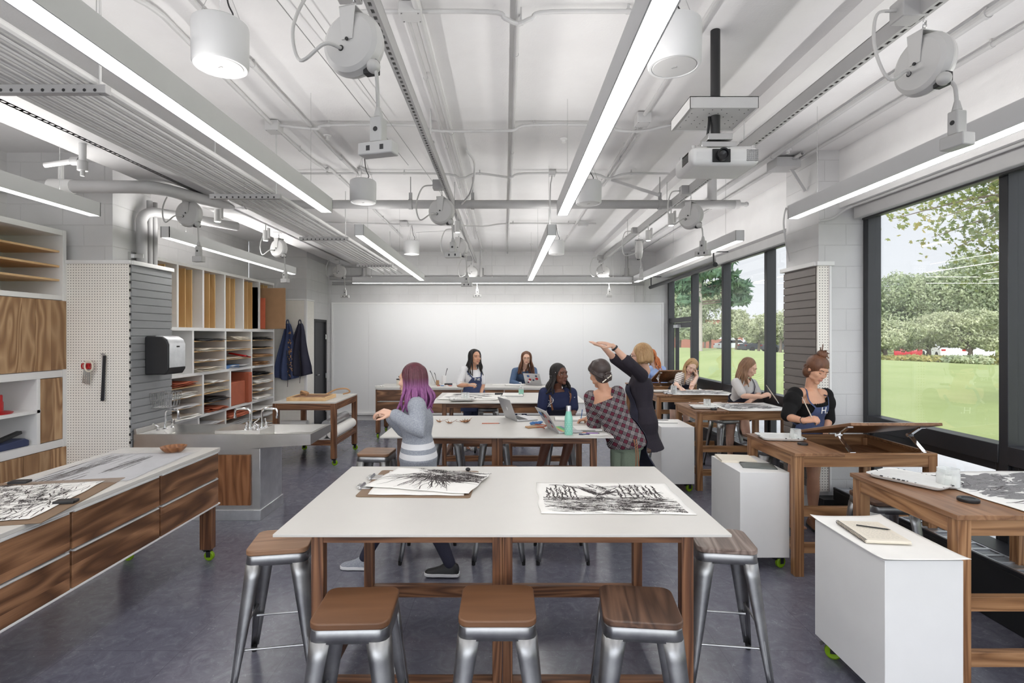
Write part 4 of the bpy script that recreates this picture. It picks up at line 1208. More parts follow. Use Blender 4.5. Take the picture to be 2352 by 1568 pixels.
# papers and folders in the pigeonholes: every stack of sheets is one thing
rng = random.Random(21)
kinds = [('paper', 'white paper'), ('paper', 'white paper'), ('cream', 'cream paper'), ('greypaper', 'grey paper'), ('rust', 'rust red folder'), ('black', 'black portfolio'), ('tan', 'tan card'), ('paper', 'white paper')]
words_col = ['first', 'second', 'third', 'fourth', 'fifth', 'sixth']
def col_name(y):
    return 'by the slatwall' if y < 1.4 else ('second bay out' if y < 2.2 else ('third bay out' if y < 3.0 else 'beside the aprons'))
cnt = {}
for (y0, y1, z, h) in shelf_spots:
    row = 'upper' if z > 1.27 else ('middle' if z > .68 else 'lowest')
    lv = {0: 'bottom', 1: 'second', 2: 'third', 3: 'top'}[min(3, int(round((z - (1.275 if z > 1.27 else .69 if z > .68 else .09)) / h)))]
    m_, nm = kinds[rng.randrange(len(kinds))]
    nlay = rng.randint(2, 5)
    b = B(); zz = z + .001
    wy = (y1 - y0) * rng.uniform(.6, .92)
    cy = (y0 + y1) / 2
    b0 = B()
    for k in range(nlay):
        over = rng.uniform(-.02, .07); th = rng.uniform(.002, .010)
        ry = rng.uniform(-.02, .02); w2 = wy * rng.uniform(.85, 1.0)
        droop = rng.uniform(0, .03) if over > .03 else 0
        z_base = zz
        b0.grid(lambda u, v: V((-.45 + u * (.44 + over), -w2 / 2 + v * w2 + ry * (u * 2), .0 + z_base - z + th / 2 - (droop * max(0, u - .85) * 6 if z_base - z > .004 else 0) + .006 * sin(v * 9 + k * 2) * u)), 8, 8)
        zz += th + .006
    o = b0.make('paper_stack', M[m_], solid=.003, loc=(CX, 5.80 + cy, z + .004))
    key = (nm, row, lv, col_name(cy)); cnt[key] = cnt.get(key, 0) + 1
    tag(o, '%s stack, %s board of %s pigeonholes, %s' % (nm, lv, row, col_name(cy)), 'paper stack', 'paper stacks in the pigeonholes')
# upright things in the slots
def board(x0, x1, y0, y1, z0, z1, m, name, label, cat, ry=0, rz=0):
    o = B().box(-(x1 - x0) / 2, (x1 - x0) / 2, -(y1 - y0) / 2, (y1 - y0) / 2, 0, z1 - z0).make(name, M[m], bevel=.003, loc=((x0 + x1) / 2, (y0 + y1) / 2, z0), rot=(0, ry, rz))
    return tag(o, label, cat)
board(-4.70, -3.80, 9.36, 9.385, 1.893, 2.60, 'kraft', 'portfolio', 'large brown cardboard portfolio sticking out of the top slot', 'portfolio', 0, R(-4))
board(-4.70, -4.11, 9.24, 9.262, 1.893, 2.42, 'orange', 'portfolio', 'orange red folder standing beside the brown portfolio', 'folder')
board(-4.70, -4.19, 9.16, 9.18, 1.893, 2.60, 'black', 'portfolio', 'black folder standing in the top slot beside the orange folder', 'folder')
board(-4.70, -4.19, 8.66, 8.672, 1.893, 2.30, 'black', 'portfolio', 'short black folder leaning in the fourth top slot', 'folder')
t = thing('accordion_folder', 'rust coloured folders standing upright in the tall pigeonhole', 'folder', (CX, 8.55, .695))
B().box(-.5, -.02, -.30, .16, 0, .36).make('front_folder', M['rust'], t, bevel=.01)
B().box(-.5, .03, .17, .29, 0, .49).make('back_folder', M['rust'], t, bevel=.01)
B().box(-.45, .034, .19, .27, .44, .47).make('flap', M['orange'], t)
t = thing('white_box', 'white paper boxes beside the towel dispenser in the open bay', 'box', (CX, 6.1, 1.28))
B().box(-.35, -.03, .05, .3, 0, .34).make('tall_box', M['paper'], t, bevel=.003); B().box(-.4, -.06, .30, .55, 0, .46).make('back_box', M['paper'], t, bevel=.003)
t = thing('can', 'dark tin can lying on the top pigeonhole board next to the aprons', 'can', (-4.3, 9.0, 1.70))
B().lathe([(0, 0), (.045, 0), (.045, .11), (0, .11)], 20).make('body', M['darkblue'], t)
t = thing('red_cloth', 'bright red card poking out of a pigeonhole over a dark folder', 'card', (-4.2, 8.75, 1.43))
B().grid(lambda u, v: V((-.2 + u * .28, -.18 + v * .2, .06 - .05 * u + .02 * sin(v * 6))), 8, 6).make('sheet', M['red'], t, solid=.003)
t = thing('blue_box', 'light blue flat box in the upper pigeonholes', 'box', (-4.24, 8.2, 1.277))
B().box(-.2, .06, -.12, .3, 0, .05).make('lid', M['blue'], t, bevel=.004)
t = thing('white_roll', 'loose roll of paper in the lowest pigeonhole above the sink', 'paper roll', (-4.2, 7.75, .20))
B().lathe([(.05, -.2), (.07, -.2), (.07, .25), (.05, .25), (.05, -.2)], 18, (0, 0, .0), Matrix.Rotation(pi / 2, 4, 'Y')).make('roll', M['paper'], t)
# ------------------------------------------------------------------ linear pendants
def pendant(p0, p1, label, w_=.09, h=.11, up=1.0):
    p0, p1 = V(p0), V(p1)
    d = (p1 - p0); L = d.length; rz = math.atan2(d.y, d.x) - pi / 2
    t = thing('linear_pendant', label, 'light', tuple(p0), rz, 'linear pendant lights')
    b = B(); b.box(-w_ / 2, -w_ / 2 + .006, 0, L, .0, h).box(w_ / 2 - .006, w_ / 2, 0, L, 0, h).box(-w_ / 2, w_ / 2, 0, .006, 0, h).box(-w_ / 2, w_ / 2, L - .006, L, 0, h)
    b.box(-w_ / 2 + .006, w_ / 2 - .006, .006, L - .006, h * .5, h * .55)
    b.make('housing', M['lampbox'], t)
    B().box(-w_ / 2 + .006, w_ / 2 - .006, .006, L - .006, .003, .008).make('diffuser', M['diffuser'], t)
    n = max(2, int(L / 2.1) + 1)
    for i in range(n):
        y = .35 + (L - .7) * i / (n - 1)
        B().tube([(0, y, h), (0, y, CEIL - p0.z)], .0018, 6).make('cable', M['nickel'], t)
    if up:
        for sgn in (-1, 1):      # two-sided up-light lens inside the open top of the housing
            ld = bpy.data.lights.new('pendant_uplight', 'AREA'); ld.shape = 'RECTANGLE'; ld.size = .03; ld.size_y = L - .02
            ld.energy = UP_W * up * L; ld.color = (1, .985, .96); ld.spread = R(150)
            lo = bpy.data.objects.new('uplight', ld); COL.objects.link(lo); lo.parent = t
            lo.location = (sgn * .018, L / 2, h + .004); lo.rotation_euler = (0, pi + sgn * R(-52), 0)
    return t
LZ = 2.75
pendant((-1.41, FRONT + .4, LZ), (-1.41, 4.27, LZ), 'linear white pendant running from overhead toward the sink side of the tables')
pendant((.465, FRONT + .4, LZ), (.465, 4.37, LZ), 'linear white pendant overhead between the nearest table and the projector')
pendant((-1.42, 5.25, LZ), (-1.47, 9.55, LZ), 'linear white pendant over the far tables, storage side')
pendant((.455, 5.25, LZ), (.445, 9.55, LZ), 'linear white pendant over the far tables, toward the windows')
pendant((2.4, FRONT + .4, LZ), (2.4, 4.5, LZ), 'linear white pendant running along the big window', up=.9)
pendant((2.41, 5.54, LZ), (2.39, 9.86, LZ), 'linear white pendant along the far window bay', up=.9)
pendant((-3.34, FRONT + .4, LZ), (-3.34, 4.4, LZ), 'linear white pendant in front of the wooden cabinet wall', up=1.7)
pendant((-3.37, 5.35, LZ), (-3.37, 8.6, LZ), 'linear white pendant in front of the white storage wall', up=1.7)
pw = pendant((-2.84, 10.05, LZ), (2.36, 10.05, LZ), 'long crosswise pendant washing the whiteboard', up=.4)
ld = bpy.data.lights.new('wall_wash', 'AREA'); ld.shape = 'RECTANGLE'; ld.size = .05; ld.size_y = 5.15; ld.energy = 11; ld.color = (1, .985, .96); ld.spread = R(130)
lo = bpy.data.objects.new('wall_wash_lens', ld); COL.objects.link(lo); lo.parent = pw
lo.location = (-.05, 2.6, .05); lo.rotation_euler = (0, R(62), 0)
# ------------------------------------------------------------------ conduits, tracks, pipes, reels, speakers under the ceiling
ZC = 3.50
def conduit(pts, r, label, mat='grey_paint', clips=0, group='ceiling conduits', smooth=True, name='conduit'):
    t = thing(name, label, 'conduit', tuple(pts[0]), group=group)
    o = V(pts[0]); loc = [V(p) - o for p in pts]
    path = catmull(loc, 5) if (smooth and len(loc) > 2) else loc
    B().tube(path, r, 10).make('pipe', M[mat], t)
    if clips:
        tot = sum((path[i + 1] - path[i]).length for i in range(len(path) - 1)); acc = 0; nxt = tot / (clips + 1) * .5
        for i in range(len(path) - 1):
            seg = path[i + 1] - path[i]; L = seg.length
            while nxt <= acc + L and nxt < tot:
                p = path[i] + seg * ((nxt - acc) / L); d = seg.normalized()
                b = B(); b.tube([p - d * .012, p + d * .012], r * 1.25, 10); b.box(p.x - .006, p.x + .006, p.y - .006, p.y + .006, p.z, CEIL - .002 - o.z)
                b.make('clip', M[mat], t); nxt += tot / (clips + 1)
            acc += L
    return t
def jbox(c, s, label, mat='grey_paint'):
    t = thing('junction_box', label, 'junction box', tuple(c), group='ceiling junction boxes')
    B().box(-s[0] / 2, s[0] / 2, -s[1] / 2, s[1] / 2, -s[2] / 2, s[2] / 2).make('box', M[mat], t, bevel=.004)
    b = B()
    for i in (-1, 1):
        for j in (-1, 1): b.cyl((i * s[0] * .38, j * s[1] * .38, -s[2] / 2 - .003), (i * s[0] * .38, j * s[1] * .38, -s[2] / 2), .004, n=8)
    b.make('screw', M['nickel'], t)
    return t
conduit([(.067, FRONT + .1, 3.505), (.067, 5, 3.505), (.05, BACK - .02, 3.505)], .014, 'straight conduit down the ceiling centre, above the middle of the tables', clips=7, smooth=False)
conduit([(-.47, FRONT + .1, ZC), (-.46, 2.6, ZC), (-.46, 10.4, ZC), (-.47, 10.6, ZC - .02), (-.48, 10.75, ZC - .15), (-.48, 10.75, 2.95)], .022, 'thick conduit beside the middle strut that turns down before the whiteboard', clips=6)
conduit([(-.53, 2.95, ZC), (-.53, 7.5, ZC), (-.53, 9.6, ZC)], .013, 'thin conduit running alongside the thick conduit at the middle strut', clips=4, smooth=False)
conduit([(-1.9, FRONT + .1, ZC), (-1.9, 1.2, ZC), (-1.93, 2.5, ZC), (-1.85, 2.85, ZC), (-1.85, 3.1, ZC), (-1.9, 4.38, ZC)], .016, 'conduit with a kink above the sink side pendant', clips=3)
conduit([(-1.9, 4.5, ZC), (-1.9, 5.2, ZC), (-1.86, 5.6, ZC), (-1.8, 5.9, ZC), (-1.8, 9.5, ZC)], .014, 'conduit continuing past the ceiling box toward the back, sink side', clips=4)
conduit([(-1.6, FRONT + .1, ZC), (-1.6, 5.0, ZC), (-1.5, 5.6, ZC), (-1.42, 5.75, ZC)], .016, 'conduit ending at the third crosswise conduit above the drum speaker', clips=4)
conduit([(1.09, FRONT + .1, ZC), (1.09, 4.2, ZC)], .016, 'conduit from overhead to the box beside the projector plate', clips=3, smooth=False)
conduit([(1.09, 4.36, ZC), (1.09, 11.2, ZC)], .014, 'conduit from the box beside the projector to the back wall', clips=5, smooth=False)
conduit([(1.13, 4.36, ZC), (1.13, 6.2, ZC)], .012, 'short twin conduit next to the box behind the projector plate', clips=2, smooth=False)
conduit([(2.58, FRONT + .1, ZC), (2.58, 11.0, ZC)], .022, 'fat conduit with couplings near the window wall', clips=5, smooth=False)
conduit([(2.88, FRONT + .1, ZC), (2.88, 5.0, ZC), (2.8, 5.4, ZC), (2.8, 11.0, ZC)], .015, 'slim conduit nearest the window wall', clips=5)
conduit([(-.78, 2.87, ZC), (-.1, 2.87, ZC), (0, 2.88, 3.47), (.07, 2.9, 3.455), (.14, 2.88, 3.47), (.25, 2.87, ZC), (.95, 2.87, ZC)], .012, 'first crosswise conduit from overhead, bending under the centre line', clips=2)
conduit([(-1.85, 4.42, ZC), (-1.55, 4.42, 3.47), (-1.45, 4.42, ZC), (-.75, 4.42, ZC), (-.62, 4.42, 3.46), (-.4, 4.42, 3.45), (.0, 4.42, 3.455), (.07, 4.42, 3.46), (.2, 4.42, ZC), (.75, 4.42, ZC), (.95, 4.42, 3.455), (1.13, 4.42, 3.455), (1.35, 4.42, ZC), (1.5, 4.42, ZC)], .012, 'second crosswise conduit above the cross pipe, with several bends', clips=3)
conduit([(-2.3, 5.74, ZC), (-.75, 5.74, ZC), (-.46, 5.74, 3.45), (-.3, 5.74, ZC), (0, 5.74, 3.465), (.07, 5.74, 3.46), (.2, 5.74, ZC), (.9, 5.74, ZC), (1.1, 5.74, 3.45), (1.3, 5.74, ZC), (1.75, 5.74, ZC)], .012, 'third crosswise conduit feeding the ceiling hanger box', clips=4)
conduit([(-2.0, 8.3, ZC), (-.5, 8.3, 3.46), (-.3, 8.3, 3.46), (.05, 8.3, ZC), (.9, 8.3, ZC), (1.4, 8.3, ZC)], .012, 'fourth crosswise conduit high over the far tables', clips=3)
conduit([(-2.9, 8.2, ZC), (-2.0, 8.3, ZC)], .010, 'short slanting conduit high over the shelf cart', smooth=False)
jbox((-.50, 2.87, 3.50), (.115, .10, .06), 'ceiling box on the first crosswise conduit beside the near reel')
jbox((-1.9, 4.44, 3.49), (.11, .12, .08), 'ceiling box where the kinked conduit meets the second crosswise conduit')
jbox((1.09, 4.28, 3.49), (.11, .12, .08), 'ceiling box behind the near window-side speaker')
jbox((1.42, 4.42, 3.49), (.11, .05, .05), 'ceiling box beside the flexible conduit over the projector')
jbox((.50, 5.74, 3.50), (.07, .07, .05), 'small ceiling hanger box on the third crosswise conduit')
jbox((-1.55, 8.3, 3.49), (.12, .12, .06), 'ceiling box over the far tables, storage side')
jbox((1.2, 8.3, 3.49), (.16, .06, .05), 'ceiling box over the far tables, window side')
conduit([(.50, 5.74, 3.48), (.49, 5.72, 3.42), (.47, 5.6, 3.3), (.46, 5.55, 2.87)], .007, 'thin stem from the hanger box to the far window-side pendant', group=None)
# flexible conduit drop to the projector
conduit([(1.5, 4.42, 3.5), (1.62, 4.42, 3.5), (1.7, 4.4, 3.44), (1.72, 4.3, 3.25), (1.66, 3.9, 3.05), (1.5, 3.4, 2.9), (1.36, 3.16, 2.83)], .012, 'flexible ribbed conduit curling down to the projector', group=None)
conduit([(-.36, 5.0, ZC), (-.3, 5.3, 3.46), (-.36, 5.7, 3.3), (-.5, 6.0, 3.22)], .011, 'flexible ribbed conduit dropping to the middle strut', group=None)

# cross pipe and stepped pipe at the storage side
t = thing('cross_pipe', 'thick grey pipe crossing the whole room under the ceiling', 'pipe', (0, 6.0, 3.235))
B().cyl((-3.1, 0, 0), (2.55, 0, 0), .048, n=20).make('pipe', M['pipe'], t)
B().cyl((2.55, 0, 0), (2.60, 0, 0), .05, n=20).cyl((2.60, 0, 0), (2.7, 0, 0), .022, n=14).cyl((2.67, 0, 0), (2.69, 0, 0), .028, n=14).make('end_plug', M['grey_paint'], t)
for x in (-2.9, -1.05, -.36, 1.72):
    b = B(); b.tube([(x - .02, 0, 0), (x + .02, 0, 0)], .056, 16); b.box(x - .018, x + .018, -.008, .008, .04, .13); b.cyl((x, 0, .1), (x, 0, CEIL - 3.235), .006, n=8)
    b.make('hanger', M['pipe'], t)
B().cyl((2.30, 0, .04), (2.30, 0, CEIL - 3.235), .05, n=18).make('riser', M['grey_paint'], t)
B().bar((1.2, .1, CEIL - 3.24), (1.72, .0, .10), .03, .03).make('diagonal_brace', M['grey_paint'], t)
t = thing('drain_pipe', 'fat white wrapped pipe bending under the beam toward the cross pipe', 'pipe', (-3.1, 6.0, 3.235))
B().tube(catmull([(-1.5, -1.1, -.105), (-.9, -1.1, -.105), (-.22, -1.1, -.11), (-.06, -1.02, -.11), (.02, -.8, -.105), (.06, -.3, -.06), (.06, 0, 0)], 6), .058, 16).make('pipe', M['grey_paint'], t)
b = B(); b.tube([(-1.02, -1.1, -.105), (-.82, -1.1, -.105)], [.07, .064], 14); b.box(-.95, -.91, -1.11, -1.09, -.06, .12); b.make('wrap', M['white'], t)
t = thing('pipe_elbow', 'threaded pipe elbow with valve under the beam, near the wooden cabinets', 'pipe', (-3.13, 4.0, 3.2))
B().cyl((0, 0, 0), (0, 0, -.18), .024, n=14).cyl((0, 0, -.12), (-.28, .0, -.16), .018, n=12).make('pipe', M['grey_paint'], t)
B().cyl((0, 0, -.13), (0, 0, -.2), .034, n=14).cyl((0, 0, -.2), (0, 0, -.24), .015, n=10).cyl((-.08, 0, -.13), (-.02, 0, -.13), .030, n=12).make('fitting', M['pipe'], t)
t = thing('riser_pipes', 'pair of grey riser pipes with a clamp on the block pillar above the slatwall', 'pipe', (-3.70, 5.50, 2.30))
b = B(); b.tube(catmull([(0, 0, 0), (0, 0, .55), (0, 0, .66), (.03, .06, .74), (.12, .2, .76), (.55, .85, .76)], 6), .05, 14); b.make('pipe', M['pipe'], t)
B().cyl((0, .12, 0), (0, .12, .88), .028, n=12).make('pipe', M['pipe'], t); B().cyl((0, .20, 0), (0, .20, .88), .028, n=12).make('pipe', M['pipe'], t)
b = B(); b.box(-.07, .055, -.062, -.052, .26, .30).box(-.08, -.05, -.09, .06, .24, .32); b.make('clamp', M['nickel'], t)
# pipes along the top of the back wall
t = thing('wall_pipe', 'grey pipe with tee joints along the top of the back wall', 'pipe', (0, 11.1, 2.96))
b = B(); b.cyl((-3.6, 0, 0), (2.75, 0, 0), .038, n=14); b.make('pipe', M['pipe'], t)
for x in (-2.9, -.48, 2.5): B().cyl((x - .08, 0, 0), (x + .08, 0, 0), .055, n=14).cyl((x, 0, 0), (x, 0, .2), .045, n=12).make('tee_joint', M['pipe'], t)
B().cyl((2.5, 0, .1), (2.5, 0, .5), .032, n=12).make('riser', M['pipe'], t)
for i, (x, z) in enumerate([(-3.0, 2.88), (0.2, 2.84)]):
    conduit([(-3.6, 11.25, z), (2.9, 11.25, z)], .014, ['upper slim conduit on the back wall', 'lower slim conduit on the back wall'][i], mat='pipe', smooth=False)
conduit([(2.72, 11.28, 2.47), (2.72, 11.28, 2.9), (2.75, 11.28, 3.05), (2.85, 11.25, 3.12), (3.0, 11.2, 3.12)], .014, 'bent conduit rising from the whiteboard corner by the windows', group='corner conduits')
conduit([(2.9, 11.28, 2.47), (2.9, 11.28, 3.2), (2.86, 11.28, 3.32), (2.7, 11.28, 3.36), (2.5, 11.28, 3.36)], .014, 'outer bent conduit rising from the whiteboard corner by the windows', group='corner conduits')
# conduits on the window pillar
conduit([(2.96, 5.62, 2.55), (2.94, 5.65, 2.75), (2.93, 5.68, 2.95), (2.96, 5.7, 3.1), (3.1, 5.9, 3.2)], .009, 'loose cable curve on the window pillar edge', group='pillar conduits')
conduit([(2.97, 5.1, 2.86), (3.1, 5.1, 2.89), (3.2, 5.0, 2.97), (3.22, 4.6, 2.975), (3.22, 1.0, 2.975), (3.22, FRONT + .1, 2.975)], .012, 'long conduit along the soffit above the blind box', group='pillar conduits')
t = thing('strut_bracket', 'diagonal steel bracket on the window pillar near the ceiling', 'bracket', (2.8, 5.35, 3.5))
B().bar((0, 0, -.02), (.16, -.02, -.30), .03, .02, (0, 1, 0)).make('arm', M['grey_paint'], t); B().box(-.16, .08, -.1, .1, -.08, .02).make('box', M['grey_paint'], t, bevel=.006)

# slotted steel tracks
def track(x, label, y0=FRONT + .1, y1=10.6, z=3.2):
    t = thing('slotted_track', label, 'track', (x, y0, z), group='slotted ceiling tracks')
    L = y1 - y0
    h = .082; w2 = .045
    B().box(-.0225, -.019, 0, L, 0, h).box(.019, .0225, 0, L, 0, h).box(-.0225, -.010, 0, L, h - .003, h).box(.010, .0225, 0, L, h - .003, h).make('channel', M['pipe'], t)
    b = B(); P = .0508; n = int(L / P)
    for i in range(n):
        b.box(-.019, .019, i * P, i * P + .020, 0, .003)
        b.box(-.019, -.008, i * P + .020, (i + 1) * P, 0, .003).box(.008, .019, i * P + .020, (i + 1) * P, 0, .003)
    b.make('slotted_web', M['pipe'], t)
    for k in range(6):
        y = 1.1 + k * 2.0
        if y < L: B().cyl((0, y, h - .01), (0, y, CEIL - z), .005, n=8).box(-.03, .03, y - .02, y + .02, h, h + .006).make('threaded_rod', M['grey_paint'], t)
    return t
track(-.58, 'slotted steel track along the middle of the room')
track(1.86, 'slotted steel track passing behind the projector')
track(-3.05, 'slotted steel track beneath the beam on the storage side')

# bundle of conduits on trapeze hangers
for i in range(8):
    x = -2.42 + i * .062
    r = .013 if i < 7 else .021
    conduit([(x, FRONT + .1, 2.985 + r), (x, 9.9, 2.985 + r)] if i % 2 else [(x, FRONT + .1, 2.985 + r), (x, 9.8, 2.985 + r), (x, 9.95, 3.02), (x, 10.05, 3.1)], r, 'conduit in the bundle on trapeze hangers, ' + ['outermost toward the storage wall', 'next to the outermost', 'third counted from the storage wall', 'fourth counted from the storage wall', 'fifth counted from the storage wall', 'sixth counted from the storage wall', 'just inside the fat pipe', 'the fat one toward the tables'][i], group='conduits of the overhead bundle', smooth=bool(i % 2 == 0))
for i, y in enumerate((.6, 2.6, 4.6, 6.6, 9.15)):
    t = thing('trapeze_hanger', 'slotted trapeze hanger under the conduit bundle, ' + ['closest to the viewer', 'overhead by the wooden cabinets', 'by the reel above the slatwall', 'above the shelf cart', 'closest to the back wall'][i], 'hanger', (-2.2, y, 2.94), group='trapeze hangers')
    b = B(); b.box(-.31, .29, -.02, .02, .0, .041); b.make('bar', M['pipe'], t, bevel=.003)
    b = B()
    for k in range(11): b.cyl((-.26 + k * .05, -.0215, .012), (-.26 + k * .05, -.0205, .012), .008, n=8)
    b.make('slot', M['black'], t)
    for x in (-.27, .25): B().cyl((x, 0, 0), (x, 0, CEIL - 2.94), .006, n=8).make('rod', M['grey_paint'], t)

# cord reels
def cord_plug(parent, p, kind, rz=0):
    m = Matrix.Translation(V(p)) @ Matrix.Rotation(rz, 4, 'Z')
    b = B()
    if kind == 'tee':
        b.box(-.026, .026, -.025, .025, -.10, 0, m); b.box(-.075, .075, -.03, .03, -.15, -.10, m)
    else:
        b.box(-.022, .022, -.025, .025, -.10, 0, m); b.box(-.05, .05, -.032, .032, -.155, -.10, m)
    b.tube([m @ V((0, 0, 0)), m @ V((0, 0, .045))], [.02, .010], 10)
    o = b.make('outlet_block', M['reel'], parent, bevel=.005)
    B().cyl(m @ V((0, -.026, -.05)), m @ V((0, -.0245, -.05)), .010, n=10).make('switch', M['black'], o)
    for k in (-.03, .03): B().box(k - .008, k + .008, -.031, -.029, -.135, -.115, m).make('socket', M['black'], o)
def reel(x, y, rz, label, drop, kind='tee', zc_=2.97, tilt=0.0, loop=1):
    t = thing('cord_reel', label, 'cord reel', (x, y, zc_), 0, 'retracting cord reels')
    m = Matrix.Rotation(rz, 4, 'Z') @ Matrix.Rotation(tilt, 4, 'X') @ Matrix.Rotation(pi / 2, 4, 'X')
    Rr = .128
    B().lathe([(0, .05), (.05, .05), (.105, .042), (.122, .030), (Rr, .008), (Rr + .003, .004), (Rr + .003, -.004), (Rr, -.008), (.122, -.030), (.105, -.042), (.05, -.05), (0, -.05)], 40, (0, 0, 0), m).make('drum', M['reel'], t, sharp=25)
    mr = Matrix.Rotation(rz, 4, 'Z') @ Matrix.Rotation(tilt, 4, 'X')
    b = B()
    b.prism([(-.024, .0), (.024, .0), (.036, .135), (-.036, .135)], .051, .055, mr @ Matrix.Rotation(pi / 2, 4, 'X')); b.box(-.036, .036, -.055, .055, .133, .137, mr)
    b.prism([(-.024, .0), (.024, .0), (.036, .135), (-.036, .135)], -.055, -.051, mr @ Matrix.Rotation(pi / 2, 4, 'X'))
    b.make('bracket', M['reel'], t)
    b = B(); b.cyl(mr @ V((0, -.06, .0)), mr @ V((0, -.054, 0)), .007, n=10).cyl(mr @ V((-.03 * loop, -.052, -.03)), mr @ V((-.03 * loop, -.0485, -.03)), .012, n=12)
    b.make('axle_bolt', M['black'], t)
    b = B()
    for k in range(3):
        c = V((0, 0, .15 + k * .022))
        b.tube([mr @ (c + V((.008 * cos(a) * (k % 2), .008 * cos(a) * ((k + 1) % 2), .015 * sin(a)))) for a in [2 * pi * i / 10 for i in range(10)]], .0025, 5, closed=True)
    b.make('chain', M['nickel'], t)
    B().box(-.05, .05, -.045, .045, 3.175 - zc_ + .02, 3.175 - zc_ + .11, Matrix.Translation(V((-.04, .05, 0)))).make('power_box', M['pipe'], t, bevel=.005)
    # feed cable: loops from the box down to the hub
    p1 = V((-.09, .05, 3.24 - zc_)); p2 = mr @ V((-.03 * loop, -.05, -.03))
    B().tube(catmull([p1, p1 + V((-.10, -.02, -.03)), V((-.24, -.03, .06)), V((-.20, -.06, -.09)), p2 + V((-.05, -.05, -.01)), p2], 7), .007, 8).make('feed_cable', M['reel'], t)
    e = mr @ V((.085, -.0, -.095))
    B().ell(e + mr @ V((.012, -.015, -.01)), .028, n=14).make('cord_stop', M['reel'], t)
    B().box(.05, .11, -.018, .018, -.13, -.075, mr).make('cord_mouth', M['black'], t, bevel=.004)
    q = V((e.x + .03, e.y - .03, -drop + .04))
    B().tube(catmull([e, e + V((.02, -.025, -.04)), V((q.x - .004, q.y, (e.z + q.z) / 2)), q], 6), .0075, 8).make('cord', M['reel'], t)
    cord_plug(t, q, kind, rz)
    return t
reel(-.62, 2.22, R(-16), 'large cord reel with a hanging outlet bar over the nearest table', .36, 'tee')
reel(-.61, 5.2, R(-12), 'cord reel in front of the cross pipe on the middle track', .34, 'tee')
reel(-.63, 7.35, R(-12), 'cord reel on the middle track behind the cross pipe', .42, 'tee')
reel(-.64, 10.2, R(10), 'small far cord reel on the middle track in front of the whiteboard lamp', .36, 'tee')
reel(1.85, 2.38, R(-78), 'large cord reel with a square outlet block overhead by the big window', .29, 'block')
reel(1.86, 5.4, R(-50), 'cord reel below the projector beside the cross pipe end', .30, 'tee')
reel(1.86, 7.5, R(80), 'cord reel seen edge-on over the far window bay', .30, 'block')
reel(1.83, 10.1, R(8), 'far cord reel near the whiteboard corner by the windows', .36, 'block')
reel(-3.1, 5.3, R(-5), 'cord reel hanging above the slatwall and sink', .36, 'block')
reel(-3.1, 7.4, R(-20), 'cord reel over the pigeonholes behind the slatwall', .36, 'block')
reel(-3.1, 10.1, R(0), 'far cord reel near the dark door', .38, 'tee')

# spot lamps on the tracks
def spot(x, y, label):
    t = thing('spot_lamp', label, 'spotlight', (x, y, 3.2), group='spot lamps on the tracks')
    B().cyl((0, 0, 0), (0, 0, -.08), .007, n=8).make('stem', M['reel'], t)
    B().cyl((0, 0, -.08), (0, 0, -.21), .034, n=18).box(.03, .05, -.02, .02, -.18, -.05).make('can', M['reel'], t)
    B().cyl((0, 0, -.2105), (0, 0, -.212), .026, n=16).make('lens', M['diffuser'], t)
spot(-.56, 6.35, 'spot lamp on the middle track beyond the cross pipe')
spot(1.83, 5.95, 'spot lamp on the window-side track beside the cross pipe reel')
spot(1.83, 6.9, 'spot lamp on the window-side track behind the edge-on reel')
spot(-3.06, 5.75, 'spot lamp beside the reel above the slatwall')
spot(-3.06, 6.9, 'spot lamp over the pigeonholes')

# drum speakers
def speaker(x, y, label, z=3.07):
    t = thing('drum_speaker', label, 'speaker', (x, y, z), group='white drum speakers')
    B().lathe([(0, .215), (.11, .215), (.124, .205), (.127, .19), (.125, .012), (.118, 0), (.108, 0), (.106, .004), (0, .004)], 40).make('shell', M['lampbox'], t)
    B().lathe([(0, .001), (.1, .001), (.103, .004)], 32).make('grille', M['grey_paint'], t)
    B().box(-.012, .012, -.005, .005, -.002, .002, Matrix.Rotation(R(-35), 4, 'Z')).make('badge', M['pipe'], t)
    b = B()
    for a in (0, 2.1, 4.2): b.tube([(.1 * cos(a), .1 * sin(a), .21), (0, 0, CEIL - z)], .0018, 5)
    b.make('suspension_wire', M['nickel'], t)
    B().tube(catmull([(.02, 0, .21), (.05, .02, .26), (.02, .03, .33), (.0, .04, CEIL - z)], 5), .004, 6).make('cable', M['black'], t)
speaker(-1.37, 2.6, 'large white drum speaker overhead beside the sink-side pendant')
speaker(-1.38, 5.25, 'white drum speaker in front of the cross pipe, sink side')
speaker(-1.49, 8.6, 'small far white drum speaker, sink side')
speaker(.815, 2.6, 'large white drum speaker partly behind the overhead pendant by the projector')
speaker(.82, 5.3, 'white drum speaker behind the pendant end at the cross pipe')
speaker(.82, 8.6, 'small far white drum speaker behind the far window-side pendant')

# projector on its black pole
t = thing('projector', 'white video projector hanging on a black pole with a square plate', 'projector', (1.215, 3.12, 2.72))
B().cyl((0, 0, .14), (0, 0, CEIL - 2.72), .027, n=20).make('pole', M['black'], t)
b = B(); b.box(-.19, .19, -.13, .21, .38, .384).box(-.19, .19, -.13, -.127, .32, .384); b.box(-.19, -.187, -.13, .21, .32, .384).box(.187, .19, -.13, .21, .32, .384).box(-.19, .19, .207, .21, .32, .384).box(-.186, .186, -.126, .206, .326, .330)
b.make('ceiling_plate', M['grey_paint'], t)
b = B()
for i in range(7):
    for j in range(6):
        if (i * 5 + j * 3) % 4 != 0: b.cyl((-.15 + i * .05, -.09 + j * .05, .3245), (-.15 + i * .05, -.09 + j * .05, .326), .003, n=6)
b.make('plate_hole', M['rubber'], t)
body = B().box(-.19, .19, -.15, .15, 0, .10).make('body', M['white'], t, bevel=.03, seg=4)
